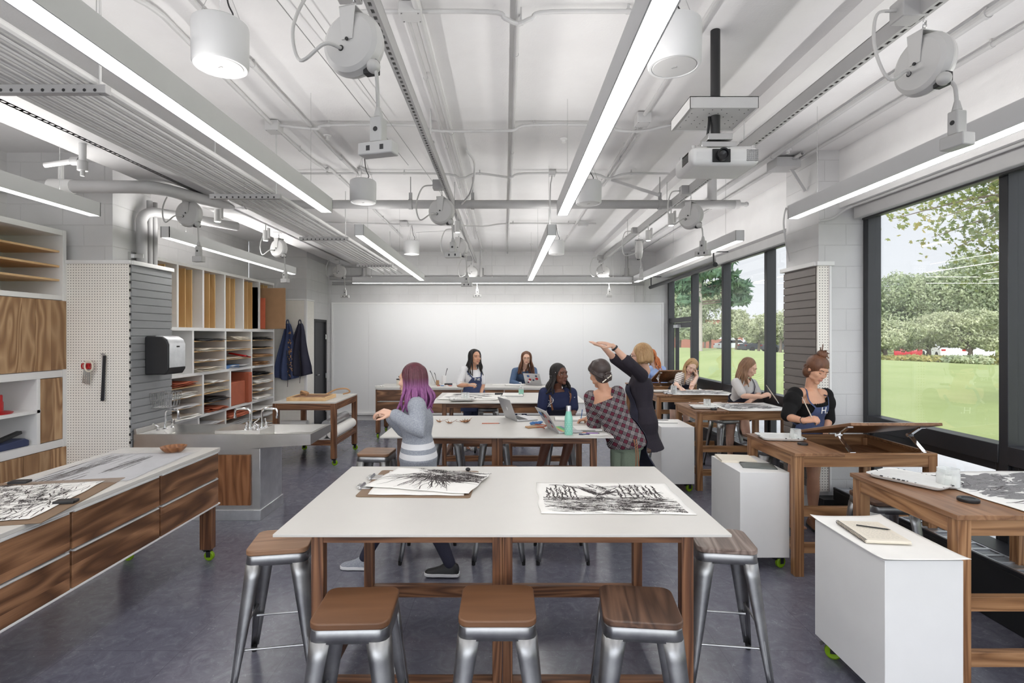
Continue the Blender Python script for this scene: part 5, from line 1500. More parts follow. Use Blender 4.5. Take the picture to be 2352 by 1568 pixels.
B().box(-.075, .025, -.156, -.148, .012, .085).make('lens_recess', M['black'], body, bevel=.003)
b = B(); b.lathe([(.034, .0), (.034, .03), (.026, .03), (.022, .018), (0, .014)], 24, (-.025, -.156, .048), Matrix.Rotation(pi / 2, 4, 'X')); b.make('lens', M['screen'], body)
b = B()
for i in range(6):
    for j in range(6): b.box(.115 + i * .011, .123 + i * .011, -.153, -.147, .02 + j * .011, .028 + j * .011)
b.make('vent_grille', M['pipe'], body)
b = B()
for j in range(7): b.box(-.192, -.188, -.10 + .0, .0, .03 + j * .008, .034 + j * .008)
b.make('side_vent', M['rubber'], body)
b = B(); b.box(-.10, .10, -.06, .06, .13, .16).box(-.07, .07, -.075, .05, .165, .20).bar((-.16, -.1, .11), (.0, .0, .14), .025, .012).bar((.17, -.1, .11), (.0, .0, .14), .025, .012).bar((-.16, .1, .11), (0, 0, .14), .025, .012).bar((.17, .1, .11), (0, 0, .14), .025, .012)
for x in (-.16, .17):
    for y in (-.1, .1): b.cyl((x, y, .09), (x, y, .12), .014, n=10)
b.make('mount_bracket', M['nickel'], t, bevel=.002)
B().tube(catmull([(-.03, .02, .36), (-.035, .0, .3), (-.05, -.02, .22), (-.05, .02, .15), (-.03, .1, .12)], 6), .008, 8).make('cable', M['black'], t)
# sprinklers
for i, (px, py, lab) in enumerate([(1295, 320, 'sprinkler head between the pendants, overhead near the projector'), (752, 313, 'sprinkler head overhead near the ceiling box, storage side'), (1810, 345, 'sprinkler head overhead near the window pillar'), (1220, 560, 'far sprinkler head over the back tables')]):
    d = (3.53 - EYE) * 1240 / (770 - py); p = at(px, py, d)
    t = thing('sprinkler', lab, 'sprinkler', (p.x, p.y, CEIL), group='ceiling sprinklers')
    B().lathe([(0, -.002), (.035, -.002), (.03, -.012), (.012, -.014), (.012, -.035), (.02, -.04), (0, -.042)], 18).make('head', M['white'], t)
# loose speaker wires strung under the ceiling
for a, c, lab in (((-1.35, .5, 3.52), (-.95, 5.3, 3.45), 'thin wire strung under the ceiling from overhead to the drum speaker'), ((-1.22, .5, 3.52), (-.7, 7.2, 3.46), 'second thin wire strung under the ceiling toward the middle track'), ((-1.4, 8.5, 3.4), (-.62, 8.4, 3.42), 'thin wire from the far drum speaker to the track')):
    t = thing('ceiling_wire', lab, 'wire', a); B().tube([(0, 0, 0), V(c) - V(a)], .003, 6).make('wire', M['pipe'], t)
# ------------------------------------------------------------------ people
def remeshed(b, name, mat, parent, voxel=.006, smooth=4, fac=.5, keep=None):
    """grow one continuous surface over the closed volumes in B"""
    me = bpy.data.meshes.new(name + '_volume'); me.from_pydata(b.v, [], b.f)
    bm = bmesh.new(); bm.from_mesh(me); bmesh.ops.recalc_face_normals(bm, faces=bm.faces); bm.to_mesh(me); bm.free()
    o = bpy.data.objects.new(name + '_volume', me); COL.objects.link(o)
    md = o.modifiers.new('r', 'REMESH'); md.mode = 'VOXEL'; md.voxel_size = voxel
    if smooth:
        sm = o.modifiers.new('s', 'SMOOTH'); sm.factor = fac; sm.iterations = smooth
    dg = bpy.context.evaluated_depsgraph_get(); dg.update()
    m2 = bpy.data.meshes.new_from_object(o.evaluated_get(dg)); m2.name = name
    bpy.data.objects.remove(o); bpy.data.meshes.remove(me)
    if keep is not None:
        bm = bmesh.new(); bm.from_mesh(m2)
        bmesh.ops.delete(bm, geom=[v for v in bm.verts if not keep(v.co)], context='VERTS'); bm.to_mesh(m2); bm.free()
    m2.materials.clear(); m2.materials.append(mat)
    m2.polygons.foreach_set('use_smooth', [True] * len(m2.polygons))
    r = bpy.data.objects.new(name, m2); COL.objects.link(r)
    if parent is not None: r.parent = parent
    return r

def capsule(b, pts, rs, n=12):
    pts = [V(p) for p in pts]
    b.tube(pts, rs, n)
    b.ell(pts[0], rs[0], n=n, m=8); b.ell(pts[-1], rs[-1], n=n, m=8)

def limb(b, a, m, c, r, infl=0.0, frac=1.0, upper_only=False):
    """a-m-c joints with radii r = (top, mid-upper, joint, mid-lower bulge, end); FRAC < 1 stops part way (sleeves)"""
    a, m, c = V(a), V(m), V(c)
    P = [a, a.lerp(m, .35), a.lerp(m, .7), m, m.lerp(c, .3), m.lerp(c, .65), c]
    rad = [r[0], r[1], r[1] * .45 + r[2] * .55, r[2], r[3], r[3] * .4 + r[4] * .6, r[4]]
    tot = (m - a).length + (c - m).length; want = tot * frac; out = [P[0]]; ro = [rad[0]]; acc = 0
    for i in range(1, 7):
        L = (P[i] - P[i - 1]).length
        if acc + L >= want:
            q = (want - acc) / max(L, 1e-6); out.append(P[i - 1].lerp(P[i], q)); ro.append(rad[i - 1] + (rad[i] - rad[i - 1]) * q); break
        out.append(P[i]); ro.append(rad[i]); acc += L
    capsule(b, out, [x + infl for x in ro], 14)

class Torso:
    ST = [(-1.2, .20, .17), (-.6, .185, .14), (-.22, .140, .095), (0, .168, .112), (.2, .150, .098), (.42, .122, .086), (.68, .136, .108), (.85, .150, .102), (.97, .150, .078), (1.05, .100, .062), (1.13, .051, .050), (1.25, .046, .046)]
    def __init__(s, hipc, shc, neck, hu, su, k=1.0, fat=1.0, down=None, front=None):
        s.h, s.s, s.n = V(hipc), V(shc), V(neck); s.k = k * fat
        s.hu, s.su = V(hu).normalized(), V(su).normalized(); s.down = V(down) if down else None
        s.bend = V((0, 0, 0))
    def frame(s, t):
        L = (s.s - s.h)
        if t < 0:
            ax = (L.normalized() * .35 + V((0, 0, .65))).normalized(); c = s.h + ax * (t * L.length)
        elif t <= 1: c = s.h + L * t; ax = L.normalized()
        else:
            c = s.s + (s.n - s.s).normalized() * ((t - 1) * L.length); ax = (s.n - s.s).normalized()
        u = s.hu.lerp(s.su, max(0, min(1, t))).normalized()
        u = (u - ax * u.dot(ax)).normalized(); f = u.cross(ax)   # front
        return c, u, f
    def wd(s, t):
        T = s.ST
        for i in range(len(T) - 1):
            if t <= T[i + 1][0]:
                q = max(0, (t - T[i][0]) / (T[i + 1][0] - T[i][0])); q = q * q * (3 - 2 * q)
                return (T[i][1] + (T[i + 1][1] - T[i][1]) * q) * s.k, (T[i][2] + (T[i + 1][2] - T[i][2]) * q) * s.k
        return T[-1][1] * s.k, T[-1][2] * s.k
    def pt(s, t, th, off=0.0, flare=0.0):
        c, u, f = s.frame(t); w_, d_ = s.wd(t)
        cs, sn = cos(th), sin(th)
        bust = 0.018 * math.exp(-((t - .72) / .12) ** 2) * max(0, sn) * s.k
        return c + u * ((w_ + off + flare) * cs) + f * ((d_ + off + flare + bust) * sn)
    def loft(s, b, t0, t1, off=0.0, n=28, k=14, flare=lambda t: 0.0, wave=0.0):
        rings = []
        for i in range(k + 1):
            t = t0 + (t1 - t0) * i / k
            rings.append([s.pt(t, 2 * pi * j / n, off, flare(t) + wave * sin(j * 2 * pi / n * 7 + 1) * max(0, -t + .1)) for j in range(n)])
        b.loft(rings)

def hand(b, wr, d, nrm, side, curl=.5, thumb=.6, s=1.0, spread=.12, pinch=False):
    """palm and five separate fingers; d points to the fingertips, nrm out of the back of the hand, side = +1 if the thumb is on d x nrm"""
    wr, d, nrm = V(wr), V(d).normalized(), V(nrm)
    nrm = (nrm - d * nrm.dot(d)).normalized(); lat = d.cross(nrm) * side
    b.loft([[wr + d * q * s + lat * (x * w_ * s) + nrm * (y * th * s) for x, y in ((-1, 0), (-.8, .8), (0, 1), (.8, .8), (1, 0), (.8, -.8), (0, -1), (-.8, -.8))] for q, w_, th in ((-.01, .024, .020), (.02, .030, .017), (.05, .038, .015), (.082, .038, .012), (.09, .03, .008))])
    for i, (o, L, dl) in enumerate(((.029, .068, -.002), (.010, .076, .004), (-.010, .070, .002), (-.028, .056, -.006))):
        p = wr + d * ((.082 + dl) * s) + lat * (o * s)
        fd = (d + lat * (spread * o / .03)).normalized(); pts = [p - fd * .012 * s, p]; cc = curl * (1 + .12 * i) if not pinch or i else curl * 1.15
        ang = 0
        for j, fr in enumerate((.46, .31, .23)):
            ang += cc * (.85, 1.0, .7)[j]
            p = p + (fd * cos(ang) - nrm * sin(ang)) * (L * fr * s); pts.append(p)
        capsule(b, pts, [.0092 * s, .0092 * s, .0086 * s, .0078 * s, .0066 * s], 8)
    p = wr + d * .022 * s + lat * .026 * s - nrm * .006 * s; td = (d * (.75 if thumb > .5 else .9) + lat * (.75 - .5 * thumb * curl) - nrm * (.35 + .6 * thumb * curl)).normalized()
    q = p + td * .040 * s; td2 = (td + d * .35 - lat * .45 * thumb).normalized()
    capsule(b, [p, q, q + td2 * .030 * s, q + td2 * .045 * s], [.0135 * s, .0105 * s, .0092 * s, .007 * s], 8)

def shoe(parent, an, d, mat, sole, L=.235, name='shoe', open_top=False):
    an, d = V(an), V((d[0], d[1], 0)).normalized(); lat = V((-d.y, d.x, 0)); g = V((an.x, an.y, 0)); z0 = an.z - .085
    def P(x, y, z): return g + d * x * L / .235 + lat * y + V((0, 0, z0 + z))
    b = B(); rows = []
    for x, w_, h in ((-.064, .026, .058), (-.056, .039, .080), (-.02, .043, .100), (.03, .042, .092), (.07, .040, .066), (.11, .043, .052), (.15, .038, .042), (.168, .022, .032), (.173, .01, .026)):
        rows.append([P(x, w_ * cos(a), .018 + (h - .018) * max(0, sin(a)) if sin(a) > 0 else .016) for a in [2 * pi * i / 14 for i in range(14)]])
    b.loft(rows); o = b.make(name, mat, parent, sharp=60)
    out = [(-.068, .022), (-.06, .041), (-.02, .045), (.03, .044), (.07, .043), (.11, .046), (.15, .041), (.17, .026), (.177, .01)]
    poly = [(x, y) for x, y in out] + [(x, -y) for x, y in reversed(out)]
    b = B(); b.loft([[P(x, y, z) for x, y in poly] for z in (0, .022)]); b.make('sole', sole, o, bevel=.003)
    return o

class Person:
    def __init__(s, label, J, fwd, skin, up=(0, 0, 1), k=1.0, face=True, hands=None, armr=1.0, legr=1.0, hair_dark=(40, 30, 26), hscale=1.0, group=None, down=False):
        s.J = J = {q: V(p) for q, p in J.items()}
        hc = (J['hipL'] + J['hipR']) / 2; s.base = V((hc.x, hc.y, 0))
        s.t = thing('person', label, 'person', tuple(s.base), group=group)
        for q in J:
            if not q.startswith('toe'): J[q] = J[q] - s.base
        hc = (J['hipL'] + J['hipR']) / 2; sc = (J['shL'] + J['shR']) / 2
        s.k = k; s.skin = skin
        s.T = Torso(hc, sc, J['neck'], J['hipL'] - J['hipR'], J['shL'] - J['shR'], k)
        # head frame: fwd towards the nose, hu up, hr towards the person's left
        s.f = V(fwd).normalized(); u = V(up); s.u = (u - s.f * u.dot(s.f)).normalized(); s.r = s.u.cross(s.f)
        s.H = J['head']; s.hs = hscale
        b = B()
        s.T.loft(b, -.16, 1.13)
        capsule(b, [J['neck'] - (s.H - J['neck']) * .2, J['neck'].lerp(s.hp(0, -.02, -.06), .7), s.hp(0, -.015, -.03)], [.054 * k, .046 * k, .047 * k], 14)
        s.head(b)
        ar = [x * armr * k for x in (.048, .043, .037, .036, .025)]
        lr = [x * legr * k for x in (.088, .078, .052, .055, .033)]
        s.ar, s.lr = ar, lr
        for q in 'LR':
            limb(b, J['sh' + q], J['el' + q], J['wr' + q], ar)
            limb(b, J['hip' + q].lerp(hc, .22), J['kn' + q], J['an' + q], lr)
            capsule(b, [J['sh' + q].lerp(sc, .45) + V((0, 0, .012)), J['sh' + q]], [.05 * k, .052 * k])
            d = J.get('toe' + q, s.base * 0 + s.T.frame(0)[2]); d = V((d.x, d.y, 0)).normalized()
            a = J['an' + q]; b.ell(a + V((0, 0, -.048)) + d * .055, (.092, .026, .020), Matrix.Rotation(math.atan2(d.y, d.x), 3, 'Z'))
            h = (hands or {}).get(q)
            if h: hand(b, J['wr' + q], h[0], h[1], h[2], *(h[3:]))
        s.body = remeshed(b, 'body', skin, s.t, .0062, 3, .5)
        if face: s.face(hair_dark, (112, 62, 58) if hair_dark[0] < 25 else (188, 122, 112), down)
    def hp(s, x, y, z):      # head coordinates: x to the person's left, y forward, z up
        return s.H + (s.r * x + s.f * y + s.u * z) * s.hs
    def hrot(s): return Matrix((s.r, s.f, s.u)).transposed()
    def head(s, b):
        m = s.hrot(); h = s.hs
        E = lambda x, y, z, r: b.ell(s.hp(x, y, z), tuple(q * h for q in (r if isinstance(r, tuple) else (r, r, r))), m, 18, 12)
        E(0, -.012, .030, (.074, .090, .084)); E(0, .030, -.025, (.062, .060, .075)); E(0, .036, -.060, (.045, .049, .046)); E(0, .069, -.095, (.022, .021, .019))
        E(0, .066, .032, (.050, .020, .024))
        for q in (-1, 1):
            E(q * .036, .062, -.022, (.026, .024, .026)); E(q * .073, -.008, -.008, (.009, .015, .026)); E(q * .030, .076, .024, (.022, .012, .009)); E(q * .044, .030, -.066, (.016, .034, .020))
            E(q * .010, .090, -.031, (.008, .009, .007))
        capsule(b, [s.hp(0, .086, .014), s.hp(0, .094, -.010), s.hp(0, .1025, -.029)], [.007 * h, .0085 * h, .0095 * h], 10)
        E(0, .080, -.062, (.024, .014, .012)); E(0, .082, -.052, (.020, .012, .008))
    def face(s, dark, lip=(176, 96, 92), down=False):
        h = s.hs; m = s.hrot()
        key = 'lips_%d_%d' % lip[:2]
        if key not in M: M[key] = plain(key, srgb(*lip), .45)
        dk = 'brow%d' % dark[0]
        if dk not in M: M[dk] = plain('brow_hair_%d' % dark[0], srgb(*dark), .6)
        for q in (-1, 1):
            e = B().ell(s.hp(q * .031, .0735, .006), (.0135 * h, .0085 * h, .0070 * h), m, 14, 8).make('eye', M['eyewhite'], s.t)
            if down:
                B().ell(s.hp(q * .031, .0738, .0076), (.0152 * h, .0098 * h, .0078 * h), m, 14, 8).make('eyelid', s.skin, e)
                zl = -.0005
            else:
                B().ell(s.hp(q * .031, .0803, .005), (.0055 * h, .0026 * h, .0055 * h), m, 12, 8).make('iris', M['iris'], e)
                B().ell(s.hp(q * .031, .0732, .0112), (.0150 * h, .0096 * h, .0048 * h), m, 14, 8).make('eyelid', s.skin, e); zl = .0085
            B().tube(catmull([s.hp(q * (.031 + x), y, z + zl) for x, y, z in ((-.014, .0765, -.003), (-.006, .0828, 0), (.005, .0826, .0002), (.015, .0742, -.002))], 4), .0015 * h, 6).make('lash_line', M[dk], e)
            B().tube(catmull([s.hp(q * (.031 + x), y, z) for x, y, z in ((-.018, .0875, .0235), (-.006, .0890, .029), (.008, .0845, .0305), (.021, .0735, .025))], 4), [.0015 * h] + [.0030 * h] * 10 + [.002 * h, .001 * h], 6).make('eyebrow', M[dk], s.t)
        b = B(); b.tube(catmull([s.hp(x, y, z) for x, y, z in ((-.022, .0850, -.058), (-.011, .0938, -.0548), (0, .0955, -.0562), (.011, .0938, -.0548), (.022, .0850, -.058))], 4), [(.001 * h)] + [.0032 * h] * 15 + [.001 * h], 6)
        b.tube(catmull([s.hp(x, y, z) for x, y, z in ((-.020, .0850, -.060), (-.009, .0930, -.0640), (0, .0945, -.0655), (.009, .0930, -.0640), (.020, .0850, -.060))], 4), [(.001 * h)] + [.0040 * h] * 15 + [.001 * h], 6)
        b.make('lips', M[key], s.t)
    # ---- clothing
    def top(s, mat, t0=-.08, t1=1.0, off=.010, sleeve=.42, sl_infl=.014, name='top', flare=None, neck=True, voxel=.007, extra=None, sleeves='LR'):
        b = B(); J = s.J; sc = (J['shL'] + J['shR']) / 2
        s.T.loft(b, t0, t1, off, flare=flare or (lambda t: 0.0))
        for q in sleeves:
            if sleeve > 0:
                limb(b, J['sh' + q], J['el' + q], J['wr' + q], s.ar, sl_infl, sleeve)
                if t1 > .95: capsule(b, [J['sh' + q].lerp(sc, .40) + V((0, 0, .012)), J['sh' + q]], [.056 * s.k + off * .5, .054 * s.k + sl_infl * .6])
        if extra: extra(b)
        return remeshed(b, name, mat, s.t, voxel, 3, .5)
    def pants(s, mat, frac=1.0, infl=.010, name='trousers', t1=.32):
        b = B(); J = s.J
        s.T.loft(b, -.16, t1, .006)
        for q in 'LR': limb(b, J['hip' + q].lerp((J['hipL'] + J['hipR']) / 2, .22), J['kn' + q], J['an' + q], s.lr, infl, frac)
        return remeshed(b, name, mat, s.t, .008, 3, .5)
    def skirt(s, mat, t0=-.62, t1=.4, off=.014, flare=.05, name='skirt'):
        b = B(); s.T.loft(b, t0, t1, off, n=42, k=18, flare=lambda t: flare * max(0, -t + .1), wave=.02)
        return remeshed(b, name, mat, s.t, .009, 2, .5)
    def apron(s, mat, t0=-.75, t_w=.30, t1=.80, off=.020, half=1.75, bib=.62, strap='denim', letters=None, sw=.011, flare=.02, straps=True):
        b = B()
        def fn(u, v):
            t = t0 + (t1 - t0) * v
            if t < t_w: hf = half
            else: q = (t - t_w) / (t1 - t_w); q = q ** .6; hf = half * (1 - q) + bib * q
            return s.T.pt(t, pi / 2 + (u * 2 - 1) * hf, off + .010 * sin(u * 17 + t * 2) * max(0, -t + .1), flare * max(0, -t))
        b.grid(fn, 36, 40)
        a = b.make('apron', mat, s.t, solid=.004, sharp=0)
        if straps:
            b = B()
            for q in (-1, 1):
                p0 = s.T.pt(t1 - .01, pi / 2 + q * bib * .93, off + .002); p1 = s.T.pt(.96, pi / 2 + q * .75, off + .006); p2 = s.T.pt(1.07, pi / 2 + q * 1.2, off + .004); p3 = s.T.pt(1.10, pi / 2 + q * 2.2, off + .004)
                b.tube(catmull([p0, p1, p2, p3], 5), [(sw, .003)] * 16, 8)
            b.make('strap', M[strap], a)
            b = B(); pts = [s.T.pt(t_w, pi / 2 + half * .98 + (2 * pi - 2 * half * .98) * i / 14, off + .004) for i in range(15)]
            b.tube(pts, [(.004, .012)] * 15, 6); b.make('waist_tie', M[strap], a)
        if letters:
            txt, tt, th0, size = letters
            cu = bpy.data.curves.new('lettering', 'FONT'); cu.body = txt; cu.size = size; cu.extrude = .0008; cu.align_x = 'CENTER'
            o = bpy.data.objects.new('lettering', cu); COL.objects.link(o)
            dg = bpy.context.evaluated_depsgraph_get(); me = bpy.data.meshes.new_from_object(o.evaluated_get(dg)); bpy.data.objects.remove(o)
            me.materials.clear(); me.materials.append(M['paper'])
            o = bpy.data.objects.new('lettering', me); COL.objects.link(o); o.parent = a
            c, uu, ff = s.T.frame(tt); w_, d_ = s.T.wd(tt)
            p = s.T.pt(tt, pi / 2 + th0, off + .015); nrm = (ff * sin(pi / 2 + th0) + uu * cos(pi / 2 + th0)).normalized()
            upv = V((0, 0, 1)); upv = (upv - nrm * upv.dot(nrm)).normalized(); xr = upv.cross(nrm)
            mw = Matrix((xr, upv, nrm)).transposed().to_4x4(); mw.translation = p; o.matrix_local = mw
        return a
    # ---- hair
    def cap(s, b, grow=.012, back=.016, up=.010, low=-.02, cut=None):
        m = s.hrot(); h = s.hs
        b.ell(s.hp(0, -.012 - back, .030 + up), tuple(q * h for q in (.074 + grow, .088 + grow * .6, .080 + grow)), m, 26, 16)
        b.ell(s.hp(0, -.045, -.02 + low), tuple(q * h for q in (.066 + grow * .8, .050 + grow, .070)), m, 20, 12)
    def locks(s, b, n, L, r=.013, side=.9, front=.35, out=.02, rng=None, grav=(0, 0, -1), wave=.012, bead=None, taper=.45, part=0.0, front_len=1.0):
        """locks of hair leave the crown, follow the skull and fall"""
        rng = rng or random.Random(3); g = V(grav).normalized()
        for i in range(n):
            a = (i + .5) / n * 2 - 1                       # -1 = one temple, round the back, +1 = other temple
            ang = a * (pi * (.5 + .5 * side))             # angle from the back direction
            x = sin(ang); y = -cos(ang)
            if y > front: continue
            rr = 1.0 + rng.uniform(-.04, .06)
            top = s.hp(part * .03 + x * .02, -.01 + y * .02, .118)
            m1 = s.hp(x * .066 * rr, -.014 + y * .078 * rr, .088)
            m2 = s.hp(x * .086 * rr, -.014 + y * .098 * rr, .030)
            m3 = s.hp(x * .088 * rr, -.014 + y * .098 * rr, -.045)
            ll = L * rng.uniform(.86, 1.06) * (front_len if y > -.1 else 1.0)
            e = m3 + g * ll * .5 + (s.r * x + s.f * y * .8) * out + V((rng.gauss(0, wave), rng.gauss(0, wave), 0)); e2 = m3 + g * ll + (s.r * x + s.f * y * .5) * out * 1.3 + V((rng.gauss(0, wave * 1.6), rng.gauss(0, wave * 1.6), 0))
            path = catmull([top, m1, m2, m3, e, e2], 6); k = len(path)
            rad = [r * (.7 + .3 * min(1, j / 8)) * (1 if j < k * .6 else 1 - (1 - taper) * (j - k * .6) / (k * .4)) for j in range(k)]
            if bead: rad = [q * (1 + .22 * sin(j * 2.4)) for j, q in enumerate(rad)]
            b.tube(path, rad, 7)
    def hair(s, mat, kind, L=.3, n=46, r=.014, seed=1, name='hair', grow=.010, low=-.02, **kw):
        b = B(); rng = random.Random(seed)
        s.cap(b, grow, low=low)
        s.locks(b, n, L, r, rng=rng, **kw)
        return b.make(name, mat, s.t, sharp=0)

def cloth(name, col, rough=.85, scale=120, var=.10):
    t = NT(name); c = t.coord(); n = t.noise(c, scale, 2); n2 = t.noise(c, 5, 4)
    v = t.math('ADD', t.math('MULTIPLY', n, .5), t.math('MULTIPLY', n2, .5))
    t.set(t.ramp(v, [(.35, tuple(x * (1 - var) for x in col)), (.65, tuple(min(1, x * (1 + var)) for x in col))]), rough); t.bump(v, .15, .004)
    t.p.inputs['Specular IOR Level'].default_value = .25
    return t.m
def skin_mat(name, col):
    t = NT(name); c = t.coord(); n = t.noise(c, 14, 4)
    t.set(t.ramp(n, [(.3, tuple(x * .93 for x in col)), (.7, tuple(min(1, x * 1.05) for x in col))]), .5)
    t.p.inputs['Subsurface Weight'].default_value = .08; t.p.inputs['Subsurface Radius'].default_value = (.012, .005, .003); t.p.inputs['Subsurface Scale'].default_value = .5
    return t.m
def hair_mat(name, dark, light, rough=.45):
    t = NT(name); c = t.coord((160, 160, 8)); n = t.noise(c, 1, 3, .6); n2 = t.noise(t.coord(), 9, 3)
    t.set(t.ramp(t.math('ADD', t.math('MULTIPLY', n, .6), t.math('MULTIPLY', n2, .4)), [(.3, dark), (.7, light)]), rough); t.bump(n, .3, .002)
    return t.m
M['eyewhite'] = plain('eye_white', srgb(225, 220, 216), .25); M['iris'] = plain('iris', srgb(52, 36, 28), .2)
M['skinA'] = skin_mat('skin_light', srgb(226, 182, 158)); M['skinB'] = skin_mat('skin_tan', srgb(206, 156, 128)); M['skinC'] = skin_mat('skin_deep', srgb(112, 72, 56)); M['skinD'] = skin_mat('skin_fair', srgb(232, 194, 174))
M['denim'] = cloth('denim_apron', srgb(70, 80, 112)); M['denimdark'] = cloth('dark_denim', srgb(52, 52, 66)); M['denimjacket'] = cloth('denim_jacket', srgb(84, 104, 134), var=.2)
M['blackcloth'] = cloth('black_cloth', srgb(20, 19, 20)); M['whitecloth'] = cloth('white_cloth', srgb(228, 228, 230), var=.04); M['greytee'] = cloth('grey_tee', srgb(200, 196, 194), var=.06)
M['navy'] = cloth('navy_top', srgb(44, 50, 80)); M['cardigan'] = cloth('charcoal_cardigan', srgb(52, 48, 56)); M['green'] = cloth('green_trousers', srgb(122, 134, 118)); M['skyshirt'] = cloth('sky_blue_shirt', srgb(156, 178, 220), var=.15)
M['sweater'] = cloth('grey_sweater', srgb(150, 154, 164)); M['leather'] = plain('tan_leather', srgb(140, 92, 62), .5); M['jeans'] = cloth('blue_jeans', srgb(66, 76, 104)); M['skirtblack'] = cloth('navy_black_skirt', srgb(32, 31, 38))
M['hairblack'] = hair_mat('black_hair', srgb(16, 13, 13), srgb(38, 31, 29), .62); M['hairbrown'] = hair_mat('brown_hair', srgb(72, 44, 32), srgb(128, 84, 58)); M['hairlb'] = hair_mat('light_brown_hair', srgb(98, 68, 48), srgb(160, 120, 88))
M['hairred'] = hair_mat('red_hair', srgb(168, 84, 42), srgb(218, 138, 82)); M['hairblond'] = hair_mat('blond_hair', srgb(140, 100, 62), srgb(206, 170, 122)); M['hairmaroon'] = hair_mat('maroon_hair', srgb(74, 34, 42), srgb(112, 54, 66)); M['hairpurple'] = hair_mat('purple_hair', srgb(128, 48, 124), srgb(178, 92, 170)); M['hairdk'] = hair_mat('dark_brown_hair', srgb(44, 36, 36), srgb(86, 72, 68))

def plaid():
    t = NT('plaid_blouse'); tc = t.n('ShaderNodeTexCoord'); mp = t.n('ShaderNodeMapping'); mp.inputs['Rotation'].default_value = (0, R(-20), 0); t.l(tc.outputs['Object'], mp.inputs[0])
    sp = t.n('ShaderNodeSeparateXYZ'); t.l(mp.outputs[0], sp.inputs[0]); P = .062
    def line(ax, lo, hi):
        f = t.math('FRACT', t.math('DIVIDE', sp.outputs[ax], P)); return t.math('MULTIPLY', t.math('GREATER_THAN', f, lo), t.math('LESS_THAN', f, hi))
    w_ = None
    for ax in ('X', 'Z'):
        for lo, hi in ((.10, .135), (.26, .295), (.42, .455)):
            l_ = line(ax, lo, hi); w_ = l_ if w_ is None else t.math('MAXIMUM', w_, l_)
    k = t.math('MAXIMUM', line('X', .0, .55), line('Z', 0, .55))
    col = t.mix(k, srgb(96, 30, 50), srgb(36, 25, 34)); col = t.mix(t.math('MULTIPLY', w_, .7), col, srgb(222, 214, 214))
    t.set(col, .85); return t.m
M['plaid'] = plaid()
def stripes():
    t = NT('striped_top'); tc = t.n('ShaderNodeTexCoord'); sp = t.n('ShaderNodeSeparateXYZ'); t.l(tc.outputs['Object'], sp.inputs[0])
    f = t.math('FRACT', t.math('DIVIDE', t.math('ADD', sp.outputs['Z'], t.math('MULTIPLY', sp.outputs['X'], .35)), .032))
    t.set(t.mix(t.math('LESS_THAN', f, .36), srgb(226, 220, 214), srgb(138, 120, 112)), .85); return t.m
M['stripes'] = stripes()
def sweater_band():
    t = NT('sweater_with_bands'); tc = t.n('ShaderNodeTexCoord'); sp = t.n('ShaderNodeSeparateXYZ'); t.l(tc.outputs['Object'], sp.inputs[0]); z = sp.outputs['Z']
    a = t.math('MULTIPLY', t.math('GREATER_THAN', z, .945), t.math('LESS_THAN', z, .985)); c = t.math('MULTIPLY', t.math('GREATER_THAN', z, .872), t.math('LESS_THAN', z, .912))
    n = t.noise(t.coord(), 110, 2)
    base = t.ramp(n, [(.3, srgb(140, 144, 154)), (.7, srgb(164, 168, 176))])
    t.set(t.mix(t.math('MAXIMUM', a, c), base, srgb(226, 226, 228)), .9); t.bump(n, .2, .004); return t.m
M['sweater'] = sweater_band()

def dip_dye():
    t = NT('dip_dyed_hair'); c = t.coord((160, 160, 8)); n = t.noise(c, 1, 3, .6); sp = t.n('ShaderNodeSeparateXYZ'); tc = t.n('ShaderNodeTexCoord'); t.l(tc.outputs['Object'], sp.inputs[0])
    a = t.ramp(n, [(.3, srgb(72, 34, 44)), (.7, srgb(108, 56, 68))]); b_ = t.ramp(n, [(.3, srgb(112, 52, 106)), (.7, srgb(156, 96, 148))])
    f = t.math('MULTIPLY', t.math('SUBTRACT', t.math('ADD', 1.445, t.math('MULTIPLY', n, .04)), sp.outputs['Z']), 14.0)
    x = t.n('ShaderNodeClamp'); t.l(f, x.inputs[0]); t.set(t.mix(x.outputs[0], a, b_), .45); t.bump(n, .3, .002); return t.m
M['hairdip'] = dip_dye()
A_ = at
def F(px, d, z): return V(((px - 1160) / 1240 * d, d, z))
def brush(p0, p1, label, r=.0045, tip='black', group='paintbrushes'):
    p0, p1 = V(p0), V(p1); d = p1 - p0
    t = thing('paintbrush', label, 'paintbrush', tuple(p0), group=group)
    B().tube([(0, 0, 0), d * .2, d * .6, d * .78], [r * .5, r * .9, r * 1.1, r], 8).make('handle', M['brushwood'], t)
    B().tube([d * .78, d * .88], r * 1.05, 8).make('ferrule', M['nickel'], t)
    B().tube([d * .88, d * .94, d], [r, r * 1.2, r * .2], 8).make('bristles', M[tip], t)
M['brushwood'] = plain('brush_handle', srgb(196, 182, 166), .4)

